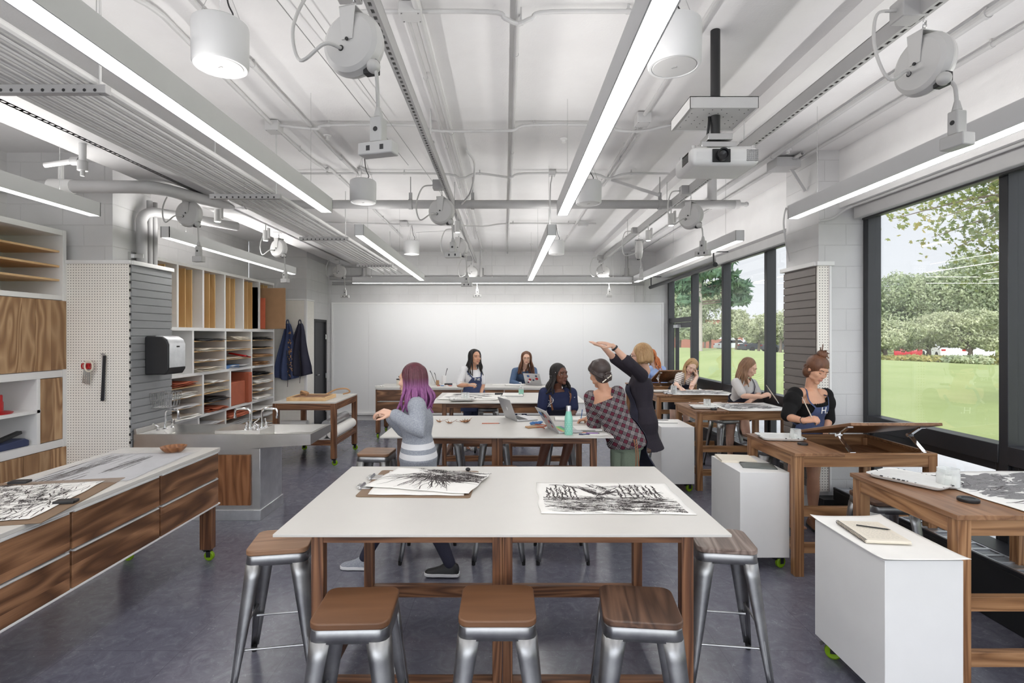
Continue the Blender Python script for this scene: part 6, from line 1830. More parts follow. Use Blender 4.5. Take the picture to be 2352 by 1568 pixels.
# girl with the bun, painting at the tilted desk
J = dict(head=A_(1876, 849, 4.88), neck=A_(1864, 893, 4.95), shR=A_(1826, 905, 4.86), shL=A_(1896, 907, 5.03), elR=A_(1808, 957, 4.76), wrR=A_(1846, 966, 4.60), elL=A_(1903, 962, 5.0), wrL=A_(1896, 992, 4.86),
         hipR=F(1836, 4.96, .86), hipL=F(1873, 5.06, .86), knR=F(1822, 4.95, .47), anR=F(1820, 5.0, .085), knL=F(1868, 4.98, .47), anL=F(1867, 5.02, .085))
p = Person('girl with a messy hair bun and black off-shoulder top, painting at the tilted desk', J, (.22, -.85, -.42), M['skinB'], up=(.1, .2, 1), hands={'R': ((.75, -.45, .25), (-.3, -.5, .8), -1, .75, .9), 'L': ((0, -.5, -.6), (.6, -.4, .4), 1, .4)}, hair_dark=(60, 42, 32), down=True)
def puff(b):
    for q in 'LR': b.ell(p.J['sh' + q].lerp(p.J['el' + q], .34), (.078, .078, .098), n=16, m=10)
p.top(M['blackcloth'], -.05, .84, .012, .55, .020, 'off_shoulder_top', extra=puff)
b = B()
for i in range(40):
    th = 2 * pi * i / 40; b.ell(p.T.pt(.845, th, .014), .012, n=8, m=6)
b.make('ruffle', M['blackcloth'], p.t)
p.skirt(M['skirtblack'], -.58, .35, .012, .06)
p.apron(M['denim'], -.5, .32, .80, .024, 1.6, .55, letters=('H.', .66, .12, .085))
b = B(); p.cap(b, .016, .008, .012)
rng = random.Random(4)
for i in range(26):
    a = i / 26 * 2 * pi; x, y = cos(a), sin(a)
    if y > .55: s0 = p.hp(x * .060, .070, .058)
    else: s0 = p.hp(x * .090, -.02 + y * .095, -.02 + .03 * (y > 0))
    b.tube(catmull([s0, p.hp(x * .062, -.02 + y * .062, .088), p.hp(x * .02, -.03 + y * .02, .128)], 5), [.002, .004, .006] + [.008] * 7 + [.006], 6)
b.ell(p.hp(0, -.03, .145), (.045, .045, .036), p.hrot(), 18, 12)
for i in range(22):
    d = V((rng.gauss(0, 1), rng.gauss(0, 1), rng.gauss(.2, .8))).normalized()
    c = p.hp(0, -.03, .145); q = c + d * .042
    b.tube(catmull([c + d * .02, q, q + V((rng.gauss(0, .02), rng.gauss(0, .02), rng.gauss(.005, .015)))], 4), [.005] * 8 + [.0015], 5)
b.make('hair', M['hairbrown'], p.t, sharp=0)
for q in 'LR': shoe(p.t, p.J['an' + q], (-.2, -1, 0), M['leather'], M['black'], name='sandal')
B().tube([p.J['wrR'] + V((.03 * cos(a), .03 * sin(a) * .4, .03 * sin(a))) for a in [2 * pi * i / 14 for i in range(14)]], .003, 6, closed=True).make('bracelet', M['black'], p.t)
brush(A_(1842, 911, 4.62), A_(1874, 978, 4.55), 'long paintbrush held by the girl with the bun')

# girl in the grey tee with the long brush
J = dict(head=A_(1720, 844, 7.02), neck=A_(1708, 871, 7.10), shR=A_(1691, 879, 6.98), shL=A_(1728, 880, 7.26), elR=A_(1707, 909, 6.84), wrR=A_(1748, 911, 6.72), elL=A_(1742, 906, 7.1), wrL=A_(1724, 920, 6.98),
         hipR=F(1680, 7.22, .83), hipL=F(1704, 7.36, .83), knR=F(1677, 7.2, .46), anR=F(1678, 7.3, .085), knL=F(1714, 7.04, .50), anL=F(1712, 7.36, .46))
p = Person('girl in a grey tee and dark apron reaching over the desk with a long brush', J, (.72, -.5, -.45), M['skinA'], hands={'R': ((.75, -.2, .35), (-.2, -.5, .8), -1, .7, .9), 'L': ((-.6, -.5, -.2), (-.1, -.2, 1), 1, .2)}, hair_dark=(96, 66, 46), down=True)
p.top(M['greytee'], 0, 1.03, .010, .40, .016, 'tee_shirt'); p.skirt(M['skirtblack'], -.52, .35, .012, .06)
p.apron(M['denimdark'], -.45, .32, .80, .022, 1.6, .55, letters=('AP', .62, .5, .085), strap='denimdark')
p.hair(M['hairlb'], 'long', .30, 54, .012, 2, side=.62, out=.03, front_len=.6)
for q in 'LR': shoe(p.t, p.J['an' + q], (.2, -1, 0), M['whitecloth'], M['white'])
brush(A_(1760, 884, 6.72), A_(1793, 932, 6.60), 'very long paintbrush touching the sheet, held by the girl in the grey tee', .006)

# girl in the striped top, head on her hand
J = dict(head=A_(1588, 841, 8.80), neck=A_(1576, 860, 8.88), shR=A_(1560, 864, 8.82), shL=A_(1596, 864, 8.98), elR=A_(1553, 884, 8.70), wrR=A_(1562, 890, 8.50), elL=A_(1588, 890, 8.58), wrL=A_(1601, 864, 8.76),
         hipR=F(1545, 9.0, .86), hipL=F(1568, 9.1, .86), knR=F(1546, 8.95, .46), anR=F(1546, 9.05, .085), knL=F(1576, 8.98, .46), anL=F(1578, 9.08, .085))
p = Person('girl in a striped top leaning her cheek on her hand while she draws', J, (-.15, -.8, -.55), M['skinD'], up=(.35, 0, 1), hands={'R': ((.35, -.6, -.4), (-.3, -.3, .8), -1, .7, .9), 'L': ((-.05, .1, 1), (.9, -.3, 0), -1, .3)}, hair_dark=(136, 104, 72), down=True)
p.top(M['stripes'], -.02, 1.03, .010, .32, .015, 'striped_top'); p.pants(M['skirtblack'], .34, .012, 'shorts')
p.apron(M['denimdark'], -.35, .32, .78, .022, 1.5, .5, strap='denimdark')
p.hair(M['hairblond'], 'long', .27, 54, .012, 5, side=.75, out=.02)
for q in 'LR': shoe(p.t, p.J['an' + q], (0, -1, 0), M['whitecloth'], M['white'])
brush(A_(1558, 866, 8.52), A_(1571, 902, 8.42), 'paintbrush held by the girl in the striped top')

# red-haired girl at the far tilted desk
J = dict(head=A_(1495, 817, 10.18), neck=A_(1502, 840, 10.26), shR=A_(1486, 848, 10.2), shL=A_(1522, 848, 10.3), elR=A_(1483, 880, 10.1), wrR=A_(1497, 886, 9.96), elL=A_(1526, 882, 10.1), wrL=A_(1512, 886, 9.96),
         hipR=F(1493, 10.3, .88), hipL=F(1515, 10.36, .88), knR=F(1498, 10.22, .46), anR=F(1498, 10.3, .085), knL=F(1516, 10.26, .46), anL=F(1517, 10.34, .085))
p = Person('girl with long red hair and pale blue shirt behind the far tilted desk', J, (-.35, -.75, -.5), M['skinD'], hands={'R': ((.2, -.7, -.4), (0, -.3, 1), -1, .6), 'L': ((-.3, -.7, -.4), (0, -.3, 1), 1, .6)}, hair_dark=(150, 84, 48), down=True)
p.top(M['skyshirt'], -.6, 1.04, .016, .92, .018, 'blue_shirt', flare=lambda t: .03 * max(0, -t)); p.pants(M['blackcloth'])
p.hair(M['hairred'], 'long', .22, 50, .015, 7, side=.72, out=.04, wave=.02)
for q in 'LR': shoe(p.t, p.J['an' + q], (0, -1, 0), M['black'], M['black'])

# girl in the white tee with apron
J = dict(head=A_(1091, 820, 8.38), neck=A_(1086, 842, 8.44), shR=A_(1065, 850, 8.36), shL=A_(1106, 851, 8.52), elR=A_(1054, 885, 8.30), wrR=A_(1077, 884, 8.14), elL=A_(1109, 884, 8.48), wrL=A_(1105, 903, 8.34),
         hipR=F(1076, 8.42, .88), hipL=F(1098, 8.5, .88), knR=F(1073, 8.36, .47), anR=F(1070, 8.42, .085), knL=F(1094, 8.42, .47), anL=F(1092, 8.5, .085))
p = Person('girl with long dark hair, white tee and denim apron standing with a brush', J, (.55, -.8, .0), M['skinB'], hands={'R': ((.8, -.3, .05), (-.1, -.6, .7), -1, .85, .9), 'L': ((.0, -.2, -1), (.9, -.2, 0), 1, .3)}, hair_dark=(34, 26, 24))
p.top(M['whitecloth'], -.05, 1.04, .012, .44, .018, 'white_tee'); p.pants(M['jeans'])
p.apron(M['denim'], -.75, .32, .74, .024, 1.5, .5, letters=('He', .60, .0, .08))
p.hair(M['hairblack'], 'long', .26, 56, .012, 9, side=.82, out=.015, front=.5)
for q in 'LR': shoe(p.t, p.J['an' + q], (-.3, -1, 0), M['whitecloth'], M['white'])
brush(A_(1057, 876, 8.12), A_(1099, 886, 8.05), 'dark brush held level by the girl in the white tee', .006)

# girl in the denim jacket leaning over the cart
J = dict(head=A_(1209, 822, 10.12), neck=A_(1204, 843, 10.28), shR=A_(1183, 852, 10.26), shL=A_(1226, 850, 10.36), elR=A_(1176, 878, 10.14), wrR=A_(1196, 884, 9.92), elL=A_(1230, 876, 10.2), wrL=A_(1216, 884, 9.95),
         hipR=F(1182, 10.6, .88), hipL=F(1204, 10.66, .88), knR=F(1182, 10.56, .46), anR=F(1182, 10.62, .085), knL=F(1204, 10.6, .46), anL=F(1204, 10.66, .085))
p = Person('girl with glasses and denim jacket leaning toward the stickered laptop', J, (.0, -.95, -.15), M['skinA'], hands={'R': ((.5, -.6, -.1), (0, -.1, 1), -1, .4), 'L': ((-.5, -.6, -.1), (0, -.1, 1), 1, .4)}, hair_dark=(60, 40, 32))
p.top(M['denimjacket'], -.1, 1.04, .016, .95, .018, 'denim_jacket'); p.pants(M['jeans'])
p.hair(M['hairbrown'], 'long', .26, 56, .014, 11, side=.80, out=.035)
b = B()
for q in (-1, 1): b.tube([p.hp(q * .031 + .021 * cos(a), .100, .004 + .018 * sin(a)) for a in [2 * pi * i / 18 for i in range(18)]], .0016, 5, closed=True)
b.tube([p.hp(-.01, .100, .006), p.hp(0, .106, .009), p.hp(.01, .100, .006)], .0016, 5); b.tube([p.hp(-.052, .098, .006), p.hp(-.08, .0, .004)], .0016, 5).tube([p.hp(.052, .098, .006), p.hp(.08, .0, .004)], .0016, 5)
b.make('glasses', M['leather'], p.t)
for q in 'LR': shoe(p.t, p.J['an' + q], (0, -1, 0), M['black'], M['white'])

# girl with braids seated at the leaves table
J = dict(head=A_(1285, 860, 6.08), neck=A_(1280, 890, 6.16), shR=A_(1251, 903, 6.10), shL=A_(1312, 903, 6.20), elR=A_(1244, 944, 6.08), wrR=A_(1262, 972, 5.90), elL=A_(1318, 944, 6.12), wrL=A_(1300, 972, 5.92),
         hipR=F(1266, 6.24, .76), hipL=F(1298, 6.28, .76), knR=F(1262, 5.86, .72), anR=F(1232, 5.80, .25), knL=F(1314, 5.88, .72), anL=F(1284, 5.82, .25))
p = Person('girl with black braids and navy top seated behind the leaves table', J, (.62, -.75, .06), M['skinC'], hands={'R': ((.5, -.4, -.5), (0, -.5, .8), -1, .4), 'L': ((-.5, -.4, -.5), (0, -.5, .8), 1, .4)}, hair_dark=(20, 16, 16))
p.top(M['navy'], -.1, 1.02, .012, .36, .022, 'navy_top'); p.pants(M['skirtblack'], .42, .014, 'shorts')
b = B(); rng = random.Random(8)
for (th, tt) in [(2.3, .86), (2.5, .74), (.7, .86), (.55, .74), (2.7, .9), (.4, .92)]:
    c = p.T.pt(tt, th, .022)
    for k in range(4): b.tube([c + V((rng.gauss(0, .02), -.004, rng.gauss(0, .02))) for _ in range(3)], .003, 5)
b.make('print_motif', M['whitecloth'], p.t)
p.apron(M['denimdark'], -.1, .25, .62, .024, 1.5, .75, strap='leather', sw=.016)
p.hair(M['hairblack'], 'braids', .16, 70, .0088, 13, side=.80, out=.036, bead=True, wave=.013, grow=.014, taper=.8)
b = B()
for i in range(14):
    a = rng.uniform(-2.4, 2.4); b.ell(p.hp(sin(a) * .092, -.014 - cos(a) * .102, rng.uniform(-.06, .03)), .006, n=8, m=6)
b.ell(p.hp(.082, .0, -.05), .008, n=10, m=8); b.ell(p.hp(-.082, .0, -.05), .008, n=10, m=8)
b.make('hair_bead', M['nickel'], p.t)
for q in 'LR': shoe(p.t, p.J['an' + q], (0, -1, 0), M['whitecloth'], M['white'])

# girl in the plaid blouse, seen from behind, leaning over the table end
J = dict(head=A_(1377, 858, 4.86), neck=A_(1389, 899, 4.84), shL=A_(1358, 913, 4.90), shR=A_(1418, 903, 4.80), elL=A_(1366, 978, 4.98), wrL=A_(1349, 961, 5.30), elR=A_(1424, 950, 5.02), wrR=A_(1396, 966, 5.16),
         hipL=F(1424, 4.88, .83), hipR=F(1452, 4.80, .83), knL=F(1418, 4.92, .46), anL=F(1410, 4.98, .085), knR=F(1444, 4.82, .46), anR=F(1440, 4.9, .085), toeL=V((-.4, 1, 0)), toeR=V((-.4, 1, 0)))
p = Person('girl in a plaid blouse seen from behind, bending over the table end to write', J, (-.42, .85, -.30), M['skinB'], hands={'L': ((-.75, .35, -.25), (0, .2, 1), 1, .7, .9), 'R': ((-.5, .5, -.1), (0, .1, 1), -1, .3)}, hair_dark=(40, 34, 34), face=True)
p.top(M['plaid'], -.10, .93, .016, .62, .022, 'plaid_blouse', flare=lambda t: .012 * max(0, .5 - t)); p.pants(M['green'])
p.apron(M['denimdark'], -.95, .25, .6, .03, 1.25, .6, strap='leather', straps=False)
b = B(); p.cap(b, .012, .02, .008, -.01)
for i in range(30):
    a = i / 30 * 2 * pi; x, y = cos(a), sin(a)
    s0 = p.hp(x * .085, -.0 + y * .085, .02 + .03 * (y > .2)); b.tube(catmull([p.hp(x * .04, -.01 + y * .05, .118), s0, p.hp(x * .06, -.075, -.045), p.hp(x * .02, -.10, -.062)], 5), [.010] * 12 + [.009, .008, .007, .006], 6)
b.ell(p.hp(.0, -.108, -.055), (.042, .034, .036), p.hrot(), 18, 12)
for i in range(10): b.tube([p.hp(.042 * cos(a + i * .6), -.112 - .02 * sin(i), -.055 + .034 * sin(a + i * .6)) for a in [.15 * k for k in range(8)]], .007, 6)
b.make('hair', M['hairdk'], p.t, sharp=0)
b = B(); b.tube([p.hp(-.015, -.14, -.05), p.hp(.075, -.12, -.105)], [.006, .005], 8); b.make('hair_stick', M['cream'], p.t)
b = B()
for k, x in enumerate((0, 9)):
    q = [A_(1456 + x * .6, 1008, 4.66) - p.base, A_(1461 + x * .5, 1040, 4.64) - p.base, A_(1460 + x, 1085 + 12 * k, 4.66) - p.base]
    b.tube(catmull(q, 5), [(.009, .003)] * 11, 6)
b.make('apron_tie', M['leather'], p.t)
for q in 'LR': shoe(p.t, p.J['an' + q], (-.4, 1, 0), M['black'], M['white'])
t = thing('pen', 'blue pen held by the girl in the plaid blouse', 'pen', tuple(A_(1333, 956, 5.42)))
B().tube([(0, 0, -.06), (.004, 0, -.045), (.02, 0, .07)], [.001, .004, .004], 8).make('barrel', M['blue'], t)

# teacher with both arms raised
J = dict(head=A_(1471, 817, 5.56), neck=A_(1480, 846, 5.60), shL=A_(1474, 862, 5.45), shR=A_(1466, 862, 5.76), elL=A_(1446, 834, 5.28), wrL=A_(1407, 794, 5.26), elR=A_(1412, 824, 5.74), wrR=A_(1386, 797, 5.64),
         hipL=F(1480, 5.50, .88), hipR=F(1478, 5.70, .88), knL=F(1480, 5.48, .47), anL=F(1482, 5.52, .085), knR=F(1476, 5.72, .47), anR=F(1474, 5.74, .085), toeL=V((-1, .1, 0)), toeR=V((-1, .2, 0)))
p = Person('teacher with short blond hair and charcoal cardigan raising both arms', J, (-.92, .28, -.1), M['skinA'], hands={'L': ((-.92, .05, .30), (.25, -.3, .9), -1, .12, .3), 'R': ((-.88, -.05, .42), (.3, -.2, .9), 1, .12, .3)}, hair_dark=(150, 112, 72))
p.top(M['cardigan'], -.55, 1.04, .018, .60, .020, 'cardigan', flare=lambda t: .05 * max(0, .3 - t)); p.pants(M['jeans'])
p.apron(M['denimdark'], -.5, .3, .82, .036, 1.1, .6, strap='leather', flare=.05, straps=False)
p.hair(M['hairblond'], 'bob', .035, 60, .015, 15, low=.035, side=.70, out=-.01, grow=.016, wave=.004)
b = B()
for q in (-1, 1): b.tube([p.hp(q * .031 + .021 * cos(a), .100, .004 + .018 * sin(a)) for a in [2 * pi * i / 18 for i in range(18)]], .0018, 5, closed=True)
b.tube([p.hp(.052, .098, .006), p.hp(.08, .0, .004)], .0018, 5)
b.make('glasses', M['black'], p.t)
d = (p.J['elL'] - p.J['wrL']).normalized(); c = p.J['wrL'] + d * .03; u = d.orthogonal().normalized(); w2 = d.cross(u)
B().tube([c + u * (.031 * cos(a)) + w2 * (.031 * sin(a)) for a in [2 * pi * i / 18 for i in range(18)]], [(.004, .011)] * 18, 6, closed=True).make('watch', M['black'], p.t)
for q in 'LR': shoe(p.t, p.J['an' + q], (-1, .1, 0), M['black'], M['black'])

# person walking between the tables
J = dict(head=A_(945, 872, 4.06), neck=A_(954, 910, 4.08), shL=A_(957, 932, 3.93), shR=A_(951, 932, 4.22), elL=A_(964, 990, 3.86), wrL=A_(902, 950, 3.82), elR=A_(940, 1000, 4.24), wrR=A_(895, 955, 4.10),
         hipL=F(962, 4.00, .87), hipR=F(960, 4.17, .87), knL=F(985, 3.98, .47), anL=F(1033, 3.98, .10), knR=F(905, 4.16, .49), anR=F(838, 4.12, .09), toeL=V((-1, .05, 0)), toeR=V((-1, 0, 0)))
p = Person('person with purple-tipped hair and grey banded sweater walking past the nearest table', J, (-.93, .3, -.05), M['skinA'], hands={'L': ((-.9, .15, .2), (.2, -.3, .9), -1, .6), 'R': ((-.9, 0, .2), (.2, -.3, .9), 1, .6)}, hair_dark=(60, 30, 36))
p.top(M['sweater'], -.45, 1.05, .022, .94, .022, 'sweater', flare=lambda t: .03 * max(0, .4 - t)); p.pants(M['denimdark'])
b = B(); p.cap(b, .014, .014, .008); b.make('hair', M['hairmaroon'], p.t, sharp=0)
b = B(); p.locks(b, 54, .20, .014, side=.72, out=.03, rng=random.Random(3), wave=.018, front=.3)
b.make('hair_length', M['hairdip'], p.t, sharp=0)
for q in 'LR': shoe(p.t, p.J['an' + q], (-1, .02, 0), M['black'] if q == 'L' else M['sweater'], M['whitecloth'], .25, 'sneaker')
# ------------------------------------------------------------------ drawings, trays, laptops and small things on the tables
def charcoal(name, thr, col=(64, 57, 57)):
    t = NT(name); c = t.coord(rnd=True); n = t.noise(c, 160, 4, .7); n2 = t.noise(c, 22, 3)
    v = t.math('ADD', t.math('MULTIPLY', n, .6), t.math('MULTIPLY', n2, .4))
    t.set(srgb(*col), .9)
    tr = t.n('ShaderNodeBsdfTransparent'); mx = t.n('ShaderNodeMixShader')
    t.l(t.ramp(v, [(thr - .05, (0, 0, 0)), (thr + .08, (1, 1, 1))]), mx.inputs[0]); t.l(tr.outputs[0], mx.inputs[1]); t.l(t.p.outputs[0], mx.inputs[2]); t.l(mx.outputs[0], t.out.inputs[0])
    return t.m
M['char'] = charcoal('charcoal_stroke', .42); M['charsoft'] = charcoal('charcoal_smudge', .53)
M['inkgrey'] = charcoal('ink_wash', .40, (132, 130, 131))
def stroke(b, pts, w_, z, k=4):
    """flat ribbon through 2-D points, WIDTH at its middle, lying at height z(x, y)"""
    P = catmull([(x, y, 0) for x, y in pts], k); n = len(P)
    L = []; Rr = []
    for i in range(n):
        d = (P[min(n - 1, i + 1)] - P[max(0, i - 1)]); d = d.normalized() if d.length > 1e-9 else V((1, 0, 0)); q = V((-d.y, d.x, 0))
        ww = w_ * (.35 + .65 * sin(pi * (i + .5) / n)) / 2
        a = P[i] + q * ww; c = P[i] - q * ww
        L.append(V((a.x, a.y, z(a.x, a.y)))); Rr.append(V((c.x, c.y, z(c.x, c.y))))
    b.add(L + Rr, [(i, i + 1, n + i + 1, n + i) for i in range(n - 1)])
def sheet(name, label, cat, loc, rz, W, H, m='paper', curl=.006, lift=.0015, parent=None, nx=24, ny=18, wob=1.0, seed=0, group=None):
    t = thing(name, label, cat, loc, rz, group)
    def zf(x, y):
        u, v = x / W, y / H
        return lift + curl * (abs(u * 2) ** 4 * .7 + abs(v * 2) ** 4 * .5) * (.6 + .4 * sin(u * 7 + seed)) + .0006 * wob * (1 + sin(x * 31 + seed) * cos(y * 27 + seed))
    b = B(); b.grid(lambda u, v: V(((u - .5) * W + .004 * sin(v * 14 + seed), (v - .5) * H + .003 * sin(u * 17 + seed), zf((u - .5) * W, (v - .5) * H))), nx, ny)
    b.make('paper_sheet', M[m], t, solid=.0008)
    return t, (lambda x, y: zf(x, y) + .0009)
def rs(b, rng, x, y, ang, L, w_, z, wig=.15, W=1e9, H=1e9):
    pts = []
    for i in range(4):
        q = i / 3 - .5; o = rng.uniform(-wig, wig) * L * .3
        px_ = x + cos(ang) * L * q - sin(ang) * o; py_ = y + sin(ang) * L * q + cos(ang) * o
        pts.append((max(-W / 2 * .985, min(W / 2 * .985, px_)), max(-H / 2 * .985, min(H / 2 * .985, py_))))
    stroke(b, pts, w_, z)

# drawing of a forest with a fallen trunk, loose on the nearest table
W, H = .60, .46
rngd = random.Random(31)
t, z = sheet('charcoal_drawing', 'charcoal drawing of bare trunks on loose white paper, nearest table, window side', 'drawing', (.55, 2.885, TZ), R(-1), W + .04, H + .02, curl=.004, seed=1)
t.scale = (1.17, 1.15, 1)
b = B(); bs = B()
for i in range(15):      # standing trunks in two groves
    x = -.27 + i * .021 if i < 7 else .06 + (i - 7) * .026
    y0 = -.01 + rngd.uniform(-.01, .02); y1 = .19 + rngd.uniform(-.06, .02)
    for k in range(7):
        q0 = k / 7 + rngd.uniform(-.02, .02); yy = y0 + (y1 - y0) * (q0 + .06)
        rs(b, rngd, x + rngd.uniform(-.006, .006), yy, R(90 + rngd.uniform(-14, 14)), .055, rngd.uniform(.003, .009), z, .3)
    rs(b, rngd, x, (y0 + y1) / 2, R(90 + rngd.uniform(-4, 4)), y1 - y0, .004, z, .05)
for i in range(34):      # forked trunk in the middle
    a = rngd.choice([118, 122, 60, 128, 40]); L = rngd.uniform(.06, .2); x0, y0 = -.03, .03
    q = rngd.uniform(.1, .9); rs(b, rngd, x0 + cos(R(a)) * L * q + rngd.uniform(-.012, .012), y0 + sin(R(a)) * L * q * .9, R(a + rngd.uniform(-8, 8)), L * .7, rngd.uniform(.003, .009), z, .2, W, H)
for x0, y0, a, L in ((-.16, .17, -12, .2), (-.10, .13, -28, .14), (.10, .17, 8, .2), (.05, .07, -22, .16), (.15, .05, 6, .24), (-.06, .18, -60, .06)):
    for k in range(3): rs(b, rngd, x0, y0 + rngd.uniform(-.006, .006), R(a + rngd.uniform(-5, 5)), L, rngd.uniform(.003, .007), z, .25, W, H)
for i in range(150):     # fallen logs and ground
    y = rngd.uniform(-.215, .0); x = rngd.uniform(-.27, .27); a = rngd.gauss(-6, 9) + (8 if x > 0 else -6)
    rs(b, rngd, x, y, R(a), rngd.uniform(.05, .22), rngd.uniform(.002, .006), z, .2, W, H)
for i in range(16): rs(bs, rngd, -.03 + rngd.gauss(0, .02) + i * .002, .03 + i * .009, R(118), .10, .02, z, .2, W, H)
for i in range(60): rs(bs, rngd, rngd.uniform(-.24, .26), rngd.uniform(-.21, .0), R(rngd.gauss(-4, 10)), rngd.uniform(.08, .2), rngd.uniform(.012, .03), z, .2, W, H)
b.make('charcoal', M['char'], t, flat=True, fix=False); bs.make('smudge', M['charsoft'], t, flat=True, fix=False)

# clipboard with two drawings
t = thing('drawing_board', 'brown clipboard with metal clips under charcoal drawings on the nearest table', 'clipboard', (-.485, 3.16, TZ), R(-2))
b = B(); hw, hd, r_ = .31, .28, .02; poly = []
for cx, cy, a0 in ((1, 1, 0), (-1, 1, 90), (-1, -1, 180), (1, -1, 270)):
    for i in range(5):
        an = R(a0 + 22.5 * i); poly.append((cx * (hw - r_) + r_ * cos(an), cy * (hd - r_) + r_ * sin(an)))
b.prism(poly, 0, .006); b.make('board', M['boardbrown'], t, bevel=.0015)
for y in (-.10, .10):
    b = B(); b.box(-.325, -.265, y - .05, y + .05, .006, .010); b.tube([(-.325, y - .05, .012), (-.325, y + .05, .012)], .008, 10); b.box(-.35, -.325, y - .03, y + .03, .012, .016)
    b.make('clip', M['nickel'], t, bevel=.002)
t, z = sheet('charcoal_drawing', 'cream backing sheet clipped to the brown clipboard', 'drawing', (-.475, 3.15, TZ + .007), R(-2), .52, .50, curl=.001, seed=2)
t, z = sheet('charcoal_drawing', 'charcoal drawing of roots lying askew over the clipboard', 'drawing', (-.44, 3.19, TZ + .013), R(-14), .58, .36, curl=.003, seed=3)
t.scale = (1.06, 1.25, 1)
b = B(); bs = B(); rngd = random.Random(77)
for i in range(120):    # strokes radiating from the upper edge
    a = rngd.uniform(198, 330); L = rngd.uniform(.08, .26); q = rngd.uniform(.3, .9)
    x0 = -.02 + rngd.uniform(-.04, .04); y0 = .11
    rs(b, rngd, x0 + cos(R(a)) * L * (q + .25), y0 + sin(R(a)) * L * (q + .1), R(a + rngd.uniform(-7, 7)), L * .6, rngd.uniform(.002, .007), z, .2, .58, .36)
for i in range(90): rs(b, rngd, rngd.uniform(-.05, .28), rngd.uniform(-.02, .17), R(rngd.gauss(-8, 6)), rngd.uniform(.08, .24), rngd.uniform(.002, .008), z, .15, .58, .36)
for i in range(46): rs(bs, rngd, rngd.uniform(-.1, .28), rngd.uniform(.02, .17), R(rngd.gauss(-8, 8)), rngd.uniform(.1, .2), rngd.uniform(.015, .04), z, .2, .58, .36)
b.make('charcoal', M['char'], t, flat=True, fix=False); bs.make('smudge', M['charsoft'], t, flat=True, fix=False)
o = B().ell((0, 0, .012), (.016, .013, .012), n=10, m=6).make('kneaded_eraser', M['black'], loc=(-.235, 3.42, TZ + .006)); tag(o, 'dark lump of kneaded eraser at the clipboard top edge', 'eraser')

# near drawer cart: clipboard drawing, plastic wrapped drawing, wooden bowl
t = thing('drawing_board', 'brown clipboard with a dense charcoal drawing on the near drawer cart', 'clipboard', (-2.66, 2.92, CZ), R(12))
B().box(-.36, .36, -.42, .42, 0, .006).make('board', M['boardbrown'], t, bevel=.002)
b = B()
for (x, y) in ((-.2, .40), (.30, -.1)): b.box(x - .05, x + .05, y - .03, y + .03, .006, .022)
b.make('clip', M['black'], t, bevel=.004)
t, z = sheet('charcoal_drawing', 'dense black and white charcoal drawing on the near drawer cart clipboard', 'drawing', (-2.66, 2.90, CZ + .007), R(12), .58, .70, curl=.002, seed=5)
b = B(); bs = B(); rngd = random.Random(5)
for i in range(240): rs(b, rngd, rngd.uniform(-.27, .27), rngd.uniform(-.33, .33), R(rngd.choice([70, 80, 95, 20, 110]) + rngd.uniform(-20, 20)), rngd.uniform(.03, .14), rngd.uniform(.002, .008), z, .14, .58, .70)
for i in range(70): rs(bs, rngd, rngd.uniform(-.25, .2), rngd.gauss(.05, .2), R(rngd.uniform(40, 120)), rngd.uniform(.08, .2), rngd.uniform(.02, .05), z, .3, .58, .70)
b.make('charcoal', M['char'], t, flat=True, fix=False); bs.make('smudge', M['charsoft'], t, flat=True, fix=False)
t, z = sheet('charcoal_drawing', 'drawing with long dark streaks under crinkled plastic on the near drawer cart', 'drawing', (-2.66, 3.72, CZ), R(4), .60, .80, m='greypaper', curl=.001, seed=6)
b = B(); rngd = random.Random(9)
for i in range(60): rs(b, rngd, rngd.gauss(-.18, .05), rngd.uniform(-.35, .3), R(86 + rngd.uniform(-5, 5)), rngd.uniform(.1, .4), rngd.uniform(.004, .014), z, .1, .6, .8)
for i in range(26): rs(b, rngd, rngd.gauss(.03, .025), rngd.uniform(-.1, .3), R(86 + rngd.uniform(-4, 4)), rngd.uniform(.1, .3), rngd.uniform(.004, .012), z, .1, .6, .8)
b.make('charcoal', M['char'], t, flat=True, fix=False)
B().grid(lambda u, v: V(((u - .5) * .66, (v - .5) * .94, .006 + .005 * (1 + mnoise.noise(V((u * 5, v * 7, 1)))) + .004 * abs(mnoise.noise(V((u * 14, v * 18, 4)))))), 40, 50).make('plastic_film', M['film'], t)
t = thing('wooden_bowl', 'small orange wooden bowl at the far end of the near drawer cart', 'bowl', (-2.56, 4.17, CZ))
B().lathe([(0, 0), (.055, 0), (.085, .03), (.092, .045), (.086, .045), (.078, .03), (.05, .008), (0, .008)], 32).make('bowl', M['elm2'], t)

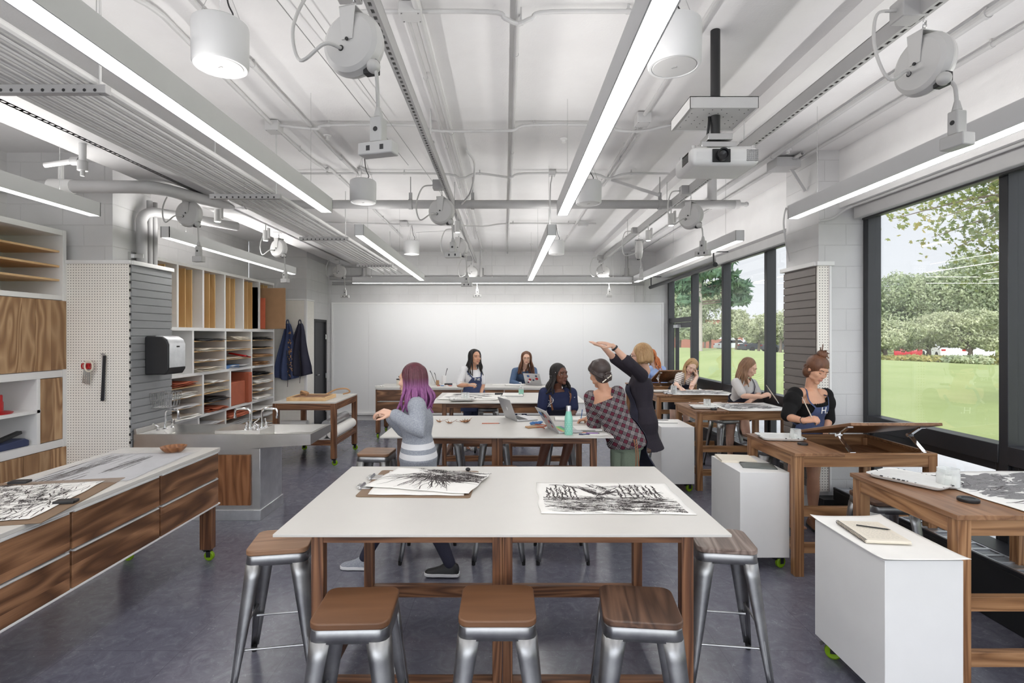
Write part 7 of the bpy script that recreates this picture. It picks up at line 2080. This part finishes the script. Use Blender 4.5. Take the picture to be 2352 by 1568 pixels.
# the leaves table
def maple_leaf(x, y, z0, s, rz, label, curl=1.0):
    t = thing('fallen_leaf', label, 'leaf', (x, y, z0), rz, 'dry leaves on the table')
    pts = []
    for i in range(22):
        a = pi / 2 + 2 * pi * i / 22; r = s * ((1.0, .45, .72, .40, .9, .38, .62, .36, .8, .3, .3)[i if i <= 10 else 22 - i] if i != 11 else .2)
        pts.append((r * cos(a), r * sin(a)))
    b = B()
    def zz(x, y): r = sqrt(x * x + y * y) / s; return .006 + curl * s * (.42 * r * r + .15 * sin(6 * math.atan2(y, x)) * r)
    vs = [V((0, 0, .004))] + [V((px_ * .5, py_ * .5, zz(px_ * .5, py_ * .5))) for px_, py_ in pts] + [V((px_ * .85, py_ * .85, zz(px_, py_))) for px_, py_ in pts]
    fs = [(0, 1 + i, 1 + (i + 1) % 22) for i in range(22)] + [(1 + i, 23 + i, 23 + (i + 1) % 22, 1 + (i + 1) % 22) for i in range(22)]
    b.add(vs, fs); b.make('blade', M['dryleaf'], t, solid=.001)
    B().tube(catmull([(0, 0, .005), (.02, -s * .6, .015), (.05, -s * 1.3, .03)], 4), .0018, 5).make('stem', M['leather'], t)
M['dryleaf'] = plain('dry_leaf', srgb(150, 104, 68), .8, var=.35, scale=30)
for px_, d, s_, rz, lab in ((1010, 5.38, .055, R(70), 'small dry brown leaf, nearest the walking person'), (1033, 5.30, .058, R(100), 'dry brown leaf in the middle of the three leaves'), (1068, 5.36, .095, R(-60), 'largest dry brown leaf with upturned tips')):
    p = F(px_, d, TZ); maple_leaf(p.x, p.y, TZ, s_, rz, lab)
def pencil(p, ang, m, label, L=.18, r=.0038, cat='pencil', tipm='black'):
    t = thing(cat, label, cat, tuple(p), ang)
    B().tube([(-L / 2, 0, r), (L / 2 - .015, 0, r)], r, 6).make('shaft', M[m], t); B().tube([(L / 2 - .015, 0, r), (L / 2, 0, r)], [r, .0006], 6).make('tip', M[tipm], t)
pencil(F(1128, 5.30, TZ), R(2), 'orange', 'orange pencil lying alone on the leaves table', .18)
def laptop(p, rz, open_a, label, logo=None, stickers=False, keys=None):
    t = thing('laptop', label, 'laptop', tuple(p), rz, 'open laptops')
    w_, d_ = .33, .23
    base = B().box(-w_ / 2, w_ / 2, -d_ / 2, d_ / 2, .002, .014).make('base', M['alu'], t, bevel=.004, seg=3)
    b = B()
    for i in range(14):
        for j in range(5): b.box(-.138 + i * .0198, -.138 + i * .0198 + .016, -.015 + j * .02, -.015 + j * .02 + .016, .0142, .0155)
    kb = b.make('keyboard', M[keys or 'black'], base, flat=True)
    if keys:
        bb = [('red', 0), ('orange', 1)]
    B().box(-.05, .05, -.10, -.035, .0142, .0147).make('touchpad', M['lampbox'], base)
    m = Matrix.Translation(V((0, d_ / 2 - .004, .014))) @ Matrix.Rotation(-(open_a - pi / 2), 4, 'X')
    lid = B().box(-w_ / 2, w_ / 2, -.0, .006, .0, .225, m).make('lid', M['alu'], t, bevel=.003, seg=3)
    B().box(-w_ / 2 + .01, w_ / 2 - .01, -.0012, -.0002, .014, .217, m).make('screen', M['screen'], lid)
    if logo:
        b = B(); c = V((0, .0065, .112))
        def P(x, z): return m @ (c + V((x, 0, z)))
        pts = []
        for i in range(28):
            a = 2 * pi * i / 28; r = .019 * (1 - .10 * (sin(a) ** 4)); x = r * cos(a); zz_ = r * sin(a) * 1.08 - .004 * (abs(cos(a)) < .25) * (1 if sin(a) > 0 else -1)
            if cos(a) < -.55 and abs(sin(a) - .15) < .5: x = -.0125 + .003 * abs(sin(a) - .15)   # bite
            pts.append(P(-x, zz_))
        b.add(pts, [tuple(range(28))]); b.add([P(-.001 - .009 * q, .021 + .014 * q) + (P(.005 * s_, .005 * -s_) - P(0, 0)) * sin(pi * q) for s_ in (-1, 1) for q in (0, .5, 1)], [(0, 1, 2, 5, 4, 3)])
        b.make('logo', M['white'], lid, solid=.0008)
    if stickers:
        rg = random.Random(stickers)
        for i in range(11):
            x, zz_ = rg.uniform(-.12, .12), rg.uniform(.03, .19); b = B(); r = rg.uniform(.014, .032); n = rg.choice([4, 18, 18, 6]); a0 = rg.random()
            b.add([m @ V((x + r * cos(a0 + 2 * pi * k / n), .0064 + .0001 * i, zz_ + r * .8 * sin(a0 + 2 * pi * k / n))) for k in range(n)], [tuple(range(n))])
            b.make('sticker', M[rg.choice(['red', 'darkblue', 'blue', 'white', 'black', 'orange', 'hairpurple_s'])], lid, solid=.0004)
    return t
M['hairpurple_s'] = plain('purple_sticker', srgb(120, 70, 150), .5)
def rainbow():
    t = NT('rainbow_keyboard_cover'); tc = t.n('ShaderNodeTexCoord'); sp = t.n('ShaderNodeSeparateXYZ'); t.l(tc.outputs['Object'], sp.inputs[0])
    v = t.math('ADD', t.math('MULTIPLY', sp.outputs['Y'], 8.5), .2)
    t.set(t.ramp(v, [(.05, srgb(120, 90, 190)), (.3, srgb(80, 180, 130)), (.5, srgb(120, 200, 120)), (.7, srgb(220, 200, 110)), (.9, srgb(220, 90, 140))]), .5); return t.m
M['rainbow'] = rainbow()
laptop(F(1197, 5.60, TZ), R(112), R(112), 'silver laptop seen from behind its lid beside the girl with braids', logo=True)
laptop(F(1297, 4.93, TZ), R(104), R(122), 'silver laptop covered in stickers with a rainbow keyboard', stickers=4, keys='rainbow')
laptop(F(1232, 9.85, CZ), R(150), R(115), 'laptop with round stickers on the far cart by the girl with glasses', stickers=9)
t = thing('water_bottle', 'mint green water bottle with steel cap on the leaves table', 'bottle', tuple(F(1306, 4.72, TZ)))
B().lathe([(0, 0), (.034, 0), (.036, .004), (.036, .12), (.034, .15), (.026, .185), (.022, .205), (0, .205)], 28).make('body', M['mint'] if 'mint' in M else plain('mint_enamel', srgb(140, 206, 186), .4), t)
B().lathe([(0, .205), (.0225, .205), (.0225, .245), (.020, .25), (0, .25)], 24).make('cap', M['galv'], t)
b = B()
for i in range(6):
    for k in range(10):
        a = 2 * pi * (k + .5 * (i % 2)) / 10; b.ell((.0360 * cos(a), .0360 * sin(a), .02 + i * .018), .0022, n=6, m=4)
b.make('dots', M['white'], t)
def notebook(p, rz, w_, d_, h, label, cover='black', page='paper', wire=False, writing=0, grp=None, seed=0):
    t = thing('notebook', label, 'notebook', tuple(p), rz, grp)
    B().box(-w_ / 2, w_ / 2, -d_ / 2, d_ / 2, 0, .003).make('cover', M[cover], t, bevel=.001)
    B().box(-w_ / 2 + .003, w_ / 2 - .003, -d_ / 2 + .003, d_ / 2 - .003, .003, h).make('pages', M[page], t, bevel=.001)
    if wire:
        b = B(); n = int(d_ / .011)
        for i in range(n):
            y = -d_ / 2 + .008 + i * .011; b.tube([(-w_ / 2 + .004 + .009 * cos(a), y, h * .5 + .009 * sin(a)) for a in [2 * pi * k / 10 for k in range(10)]], .0012, 5, closed=True)
        b.make('spiral_wire', M['black'], t)
    if writing:
        b = B(); rg = random.Random(seed); zf = lambda x, y: h + .0006
        for i in range(writing):
            y = d_ / 2 - .03 - i * (d_ - .05) / writing; x = -w_ / 2 + .03
            while x < w_ / 2 - .03:
                L = rg.uniform(.006, .022); stroke(b, [(x, y), (x + L * .4, y + rg.uniform(-.002, .003)), (x + L, y + rg.uniform(-.002, .002))], .0011, zf, 2); x += L + .005
        b.make('handwriting', M['black'], t, flat=True, fix=False)
    return t
notebook(F(1303, 5.55, TZ), R(-4), .26, .19, .018, 'open white notebook in front of the girl with braids', writing=0)
notebook(F(1348, 4.98, TZ), R(4), .24, .22, .016, 'black spiral notebook under the elbow of the girl in plaid', wire=False)
b = B(); t = thing('wire_coil', 'spiral binding edge lying on the leaves table near the blue pens', 'binding', tuple(F(1340, 4.86, TZ)))
b.tube([(-.11 + i * .0022, .007 * cos(i * 1.25), .009 + .007 * sin(i * 1.25)) for i in range(100)], .0012, 5); b.make('coil', M['black'], t)
o, z = sheet('loose_page', 'loose white page near the table corner with the blue pens', 'paper', tuple(F(1368, 4.72, TZ)), R(3), .22, .13, curl=.002)
pencil(F(1336, 4.80, TZ), R(-14), 'orange', 'orange red pencil beside the teal bottle', .11)
pencil(F(1362, 4.755, TZ), R(-4), 'hairpurple_s', 'purple pen lying near the table corner', .12, .005, 'pen')
pencil(F(1343, 4.70, TZ), R(-2), 'darkblue', 'dark blue pen lying nearest the table edge', .10, .006, 'pen')
t = thing('key_bundle', 'blue lanyard bundle beside the open laptops', 'lanyard', tuple(F(1232, 5.22, TZ)))
b = B(); rg = random.Random(3)
for k in range(5): b.tube(catmull([(rg.uniform(-.06, .06), rg.uniform(-.04, .04), rg.uniform(.006, .03)) for _ in range(6)], 4), .006, 6)
b.make('lanyard', M['blue'], t)
t = thing('phone', 'tan phone case lying beside the stickered laptop', 'phone', tuple(F(1226, 5.08, TZ)), R(20))
B().box(-.075, .075, -.04, .04, 0, .012).make('case', M['tan'], t, bevel=.006, seg=3)
t = thing('brown_strap', 'coiled brown leather strap beside the stickered laptop', 'strap', tuple(F(1243, 4.98, TZ)))
B().tube(catmull([(.03 * cos(a) * (1 + .1 * a), .025 * sin(a), .008 + .004 * a) for a in [i * .7 for i in range(14)]], 3), .005, 6).make('strap', M['rust'], t)

# ink table beyond
def tray(p, rz, w_, d_, label, splash=10, seed=0, wet=True):
    t = thing('enamel_tray', label, 'tray', tuple(p), rz, 'white enamel paint trays')
    h = .028
    b = B(); outer = [(-w_ / 2, -d_ / 2), (w_ / 2, -d_ / 2), (w_ / 2, d_ / 2), (-w_ / 2, d_ / 2)]
    def ring(sx, sy, z, r=.03):
        rr = []
        for cx, cy, a0 in ((1, 1, 0), (-1, 1, 90), (-1, -1, 180), (1, -1, 270)):
            for i in range(6):
                an = R(a0 + 18 * i); rr.append(V((cx * (sx - r) + r * cos(an), cy * (sy - r) + r * sin(an), z)))
        return rr
    b.loft([ring(.02, .02, .003, .01), ring(w_ / 2 - .03, d_ / 2 - .03, .003), ring(w_ / 2 - .018, d_ / 2 - .018, .008), ring(w_ / 2 - .008, d_ / 2 - .008, h), ring(w_ / 2, d_ / 2, h), ring(w_ / 2, d_ / 2, h - .004)], cap=True)
    b.cur = 1; rg = random.Random(seed)
    for i in range(splash):
        sd = rg.randrange(4); q = rg.uniform(-.9, .9); s_ = rg.uniform(.004, .012)
        x, y = (q * w_ / 2, (-1 if sd == 0 else 1) * (d_ / 2 - .003)) if sd < 2 else ((-1 if sd == 2 else 1) * (w_ / 2 - .003), q * d_ / 2)
        b.ell((x, y, h - .001), (s_, s_ * .5, .003), n=8, m=5)
    for i in range(splash // 3): b.ell((rg.uniform(-.4, .4) * w_, rg.uniform(-.4, .4) * d_, .0045), (rg.uniform(.008, .03), rg.uniform(.006, .018), .0015), n=10, m=5)
    b.make('pan', [M['tray'], M['black']], t, solid=.0015)
    if wet:
        b = B()
        for i in range(5): b.ell((rg.uniform(-.3, .2) * w_, rg.uniform(-.25, .25) * d_, .005), (rg.uniform(.03, .07), rg.uniform(.02, .05), .004), n=14, m=6)
        b.make('white_paint', M['paper'], t)
    return t
def jar(p, label, r=.038, h=.085, fill=.6, m='paper', cap=False, grp='glass jars'):
    t = thing('glass_jar', label, 'jar', tuple(p), group=grp)
    B().lathe([(0, .002), (r * .92, .002), (r, .008), (r, h * .72), (r * .94, h * .8), (r * .96, h * .84), (r * .96, h), (r * .90, h), (r * .90, h * .84), (r * .93, h * .74), (r * .93, .008), (0, .006)], 28).make('jar', M['jar'], t)
    if fill: B().lathe([(0, .006), (r * .92, .008), (r * .92, h * fill), (0, h * fill)], 24).make('liquid', M[m], t)
def ink_sheet(label, loc, rz, W, H, seed, n=60, curl=.01, nm='ink_painting'):
    t, z = sheet(nm, label, 'painting', loc, rz, W, H, curl=curl, seed=seed)
    b = B(); bs = B(); rg = random.Random(seed)
    for i in range(int(n * .7)): rs(b, rg, rg.uniform(-.36, .36) * W, rg.uniform(-.30, .42) * H, R(rg.choice([10, 25, -20, 60, 150]) + rg.uniform(-15, 15)), rg.uniform(.05, .2), rg.uniform(.003, .010), z, .14, W, H)
    for i in range(int(n * 1.5)): rs(bs, rg, rg.uniform(-.34, .34) * W, rg.uniform(-.22, .4) * H, R(rg.choice([10, 25, -10]) + rg.uniform(-15, 15)), rg.uniform(.08, .22), rg.uniform(.015, .05), z, .3, W, H)
    b.make('ink_line', M['char'], t, flat=True, fix=False); bs.make('ink_wash', M['inkgrey'], t, flat=True, fix=False)
    return t
ink_sheet('large white sheet with ink drawing in front of the girl in the white tee', (-.48, 7.62, TZ), R(-4), .82, .80, 41, 40)
tray(F(1062, 7.12, TZ + .012), R(3), .34, .24, 'flat white tray with a red palette and glass on the ink drawing table', 16, 3)
jar(F(1069, 7.16, TZ + .018), 'clear plastic cup standing in the flat tray on the ink drawing table', .055, .09, .3)
b = B(); t = thing('paint_palette', 'dark red paint smears in a palette at the tray edge', 'palette', tuple(F(1052, 7.08, TZ + .02)))
for i in range(6): b.ell((-.08 + i * .028, (i % 2) * .03, .004), (.014, .012, .004), n=10, m=5)
b.make('paint_smear', M['redpaper'], t)
o, z = sheet('loose_page', 'white sheet lying across the ink drawing beside the girl in white', 'paper', (-.15, 7.45, TZ + .006), R(9), .34, .24, curl=.004, seed=8)
t = thing('stapler', 'small black stapler on the ink drawing table near the dark notebook', 'stapler', tuple(F(1146, 7.85, TZ))); B().box(-.06, .06, -.02, .02, 0, .03).make('body', M['black'], t, bevel=.006)
notebook(F(1178, 7.75, TZ), R(-4), .30, .22, .022, 'dark closed notebook on the ink drawing table', cover='darkblue')
t = thing('sanitizer_bottle', 'clear pump bottle with green label on the ink drawing table', 'bottle', tuple(F(1197, 7.75, TZ)))
B().lathe([(0, 0), (.035, 0), (.036, .005), (.036, .11), (.025, .135), (.014, .14), (.014, .155), (0, .155)], 20).make('body', M['jar'], t); B().lathe([(.0368, .03), (.0368, .09)], 20).make('label', M['mint2'] if 'mint2' in M else plain('green_label', srgb(150, 200, 180), .5), t)
B().tube([(0, 0, .155), (0, 0, .19), (-.03, 0, .19)], .006, 8).make('pump', M['white'], t)

# far cart against the whiteboard
def zt(px, d): return F(px, d, CZ)
for px_, d, r, h, m_, lab in ((997, 9.9, .05, .16, 'white', 'tall white paint bottle at the far cart near the walking person'), (1020, 9.85, .045, .17, 'white', 'tall white paint bottle holding brushes on the far cart'), (1005, 9.8, .03, .085, 'kraft', 'brown tin between the two white bottles on the far cart')):
    p = zt(px_, d); t = thing('paint_bottle', lab, 'bottle', tuple(p), group='bottles on the far cart')
    B().lathe([(0, 0), (r, 0), (r, h * .9), (r * .9, h), (r * .8, h), (r * .8, h * .5), (0, h * .5)], 20).make('body', M[m_], t)
for i, (a, c, lab) in enumerate([((1000, 9.8, .10), (-.10, 0, .26), 'brush leaning out of the brown tin on the far cart'), ((1020, 9.85, .12), (.06, .0, .30), 'brush standing in the tall white bottle on the far cart'), ((1004, 9.81, .10), (-.05, .02, .22), 'second brush in the brown tin on the far cart')]):
    p = zt(a[0], a[1]); t = thing('paintbrush', lab, 'paintbrush', tuple(p), group='paintbrushes'); B().tube([(0, 0, .03), (c[0] * .7, c[1], c[2] * .8), c], [.004, .005, .008], 6).make('handle', M['black'], t)
t = thing('black_lid_jar', 'squat jar with black lid at the near end of the far cart', 'jar', tuple(zt(918, 9.75)))
B().lathe([(0, 0), (.055, 0), (.055, .10), (0, .10)], 20).make('jar', M['cream'], t); B().lathe([(0, .10), (.06, .10), (.06, .118), (0, .118)], 20).make('lid', M['black'], t)
jar(zt(966, 9.8), 'clear cup on the far cart beside the walking person', .05, .11, .4)
t = thing('paint_palette', 'round orange and blue paint pots on the far cart', 'palette', tuple(zt(1020, 9.62)))
for i in range(8):
    B().lathe([(0, 0), (.028, 0), (.028, .012), (0, .012)], 14, ((i % 4) * .07 - .1, (i // 4) * .07, 0)).make('paint_pot', M['orange' if i % 3 == 0 else ('blue' if i % 3 == 1 else 'white')], t)
t = thing('black_box', 'small black case on the far cart next to the tall white bottle', 'case', tuple(zt(1030, 9.8))); B().box(-.07, .07, -.03, .03, 0, .03).make('shell', M['black'], t, bevel=.006)
notebook(zt(1182, 9.75), R(3), .34, .22, .014, 'open sketchbook on the far cart before the girl with glasses', writing=3)
o, z = sheet('loose_page', 'thin white page on the far cart by the sketchbook', 'paper', tuple(zt(1145, 9.8)), R(-8), .24, .18, seed=3)
t = thing('crumpled_paper', 'small crumpled paper at the cart corner next to the whiteboard', 'paper', tuple(zt(873, 9.5))); B().grid(lambda u, v: V(((u - .5) * .16, (v - .5) * .1, .004 + .03 * abs(mnoise.noise(V((u * 4, v * 4, 2))))))).make('sheet', M['paper'], t, solid=.001) if False else B().grid(lambda u, v: V(((u - .5) * .16, (v - .5) * .1, .004 + .03 * abs(mnoise.noise(V((u * 4, v * 4, 2)))))), 8, 6).make('sheet', M['paper'], t, solid=.001)

# drawing desks
tray((2.42, 3.20, TZ), R(-62), .40, .28, 'large white enamel tray with chipped black rim on the nearest drawing desk', 26, 11)
jar((2.52, 3.07, TZ + .006), 'glass jar half full of white paint standing in the nearest tray', .055, .105, .5)
t = thing('black_disc', 'round black jar lid on the nearest drawing desk', 'lid', (2.42, 2.82, TZ)); B().lathe([(0, 0), (.046, 0), (.048, .004), (.048, .014), (.044, .018), (.030, .018), (.028, .014), (0, .014)], 28).make('disc', M['black'], t)  # round jar lid modelled as a plain black disc
ink_sheet('large grey ink painting with curling edge on the nearest drawing desk', (2.92, 3.02, TZ), R(2), .80, .78, 51, 110, .012)
tray((2.30, 4.52, TZ), R(-8), .34, .26, 'white enamel tray with a glass jar on the tilted board desk', 20, 12)
jar((2.39, 4.44, TZ + .006), 'glass jar of cloudy water in the tray on the tilted board desk', .042, .09, .45)
t = thing('black_disc', 'round black jar lid beside the tray on the tilted board desk', 'lid', (2.36, 4.28, TZ)); B().lathe([(0, 0), (.038, 0), (.038, .014), (0, .016)], 24).make('disc', M['black'], t)
tray((2.36, 6.42, TZ), R(-6), .30, .26, 'white tray with yellow paint on the desk of the girl in the grey tee', 16, 13)
jar((2.44, 6.52, TZ + .006), 'clear jar behind the yellow tray on the desk of the girl in the grey tee', .042, .09, .3)
t = thing('yellow_paint', 'yellow paint patches in the tray by the girl in the grey tee', 'paint', (2.33, 6.45, TZ + .006)); B().ell((0, 0, .003), (.04, .03, .004), n=12, m=6).ell((.05, .03, .003), (.03, .02, .004), n=12, m=6).make('patch', M['pine'], t)
t = thing('black_disc', 'black clip in front of the yellow tray', 'lid', (2.42, 6.26, TZ)); B().lathe([(0, 0), (.035, 0), (.035, .02), (0, .022)], 20).make('disc', M['black'], t)
ink_sheet('large sheet of grey ink painting under the very long brush', (2.93, 6.52, TZ), R(3), .78, .70, 61, 60, .006)
t = thing('glass_dish', 'small grey rag lump on the sheet edge by the yellow tray', 'rag', (2.62, 6.36, TZ + .004)); B().ell((0, 0, .025), (.03, .035, .03), n=12, m=8).make('lump', M['greypaper'], t)
ink_sheet('large sheet hanging over the desk edge of the girl in the striped top', (2.96, 8.15, TZ), R(-6), .98, .72, 71, 60, .014)
tray((2.36, 8.22, TZ), R(-4), .26, .20, 'white tray with small bottles on the desk of the girl in the striped top', 12, 14)
jar((2.50, 8.0, TZ), 'cloudy jar on the desk of the girl in the striped top', .045, .12, .6, 'greypaper')
t = thing('rag', 'crumpled grey rag on the desk of the girl in the striped top', 'rag', (2.42, 7.98, TZ)); B().grid(lambda u, v: V(((u - .5) * .14, (v - .5) * .10, .004 + .04 * abs(mnoise.noise(V((u * 3, v * 3, 7)))))), 10, 8).make('cloth', M['greypaper'], t, solid=.003)
t = thing('paper_roll_sheet', 'white paper curling down beside the far tilted board', 'paper', (2.95, 9.5, TZ)); B().grid(lambda u, v: V((u * .34, (v - .5) * .5, .03 + .10 * sin(u * 2.6))), 14, 8).make('sheet', M['paper'], t, solid=.001)
# pedestal tops
notebook((1.905, 2.80, PZ + .010), R(-6), .215, .29, .014, 'open spiral sketchbook with handwriting on the nearest pedestal', cover='cream', page='cream', wire=True, writing=16, seed=2)
pencil((1.93, 2.83, PZ + .0255), R(-28), 'black', 'black pencil lying on the open spiral sketchbook', .15)
notebook((1.92, 4.50, PZ), R(-8), .28, .24, .018, 'blank white pad on the middle pedestal', cover='cream', page='cream')
t = thing('zip_pouch', 'grey zip pouch on the middle pedestal in front of the pad', 'pouch', (2.0, 4.27, PZ), R(-14))
B().grid(lambda u, v: V(((u - .5) * .25, (v - .5) * .17, .003 + .018 * (1 - abs(2 * u - 1) ** 3) * (1 - abs(2 * v - 1) ** 3))), 16, 12).make('bag', M['pouch'] if 'pouch' in M else plain('grey_pouch', srgb(96, 100, 98), .5), t, solid=.004)
B().tube([(-.12, .082, .008), (.12, .082, .008), (.135, .07, .004)], .004, 6).make('zip', M['black'], t)
notebook((1.91, 6.46, PZ), R(-4), .26, .2, .016, 'white notebook on the pedestal behind the teacher', cover='black')
pencil((1.89, 6.47, PZ + .0165), R(-8), 'black', 'black pen on the notebook behind the teacher', .14, .004, 'pen')

# aprons on hooks
def hung_apron(x, y, ztop, L, wd, m, label, seed, group='aprons hanging on hooks', spots=False):
    t = thing('hanging_apron', label, 'apron', (x, y, ztop), group=group)
    rg = random.Random(seed)
    b = B()
    def fn(u, v):
        a = u * 2 - 1; w_ = wd * (.16 + .84 * min(1, v * 1.25) ** .8) * .5
        return V((a * w_ + .02 * sin(v * 5 + seed), -.05 - .045 * cos(a * 7.5 + seed + v) * (.3 + .7 * v) - .03 * (1 - a * a), -v * L + .05 * abs(a) * (v > .95)))
    b.grid(fn, 40, 30); b.make('panel', M[m], t, solid=.006)
    b = B(); b.tube(catmull([(-.03, -.03, -.06), (-.02, -.035, .04), (0, -.03, .07), (.02, -.035, .04), (.03, -.03, -.06)], 5), .009, 8); b.make('neck_strap', M[m], t)
    B().tube(catmull([(.0, -.08, -.5), (.04, -.1, -.8), (.02, -.09, -L - .12)], 5), .006, 6).make('tie', M['black'], t)
    B().tube([(0, .04, .055), (0, -.035, .055), (0, -.04, .075)], .005, 8).make('hook', M['nickel'], t)
    if spots:
        b = B()
        for i in range(60):
            u, v = rg.uniform(.55, .85), rg.uniform(.15, .95); p = fn(u, v); b.ell(p + V((0, -.006, 0)), (.012, .006, .012), n=6, m=4)
        b.make('paint_spot', M['tan'], t)
hung_apron(-4.03, 10.04, 2.0, 1.05, .42, 'denim', 'blue denim apron spattered with paint hanging beside the storage wall', 1, spots=True)
hung_apron(-3.80, 10.03, 2.0, .98, .44, 'denimdark', 'dark grey apron hanging nearest the dark door', 2)
t = thing('light_switch', 'white conduit strip and switch below the far window-side blackboard corner', 'switch', (3.36, 11.33, .5)) if False else None
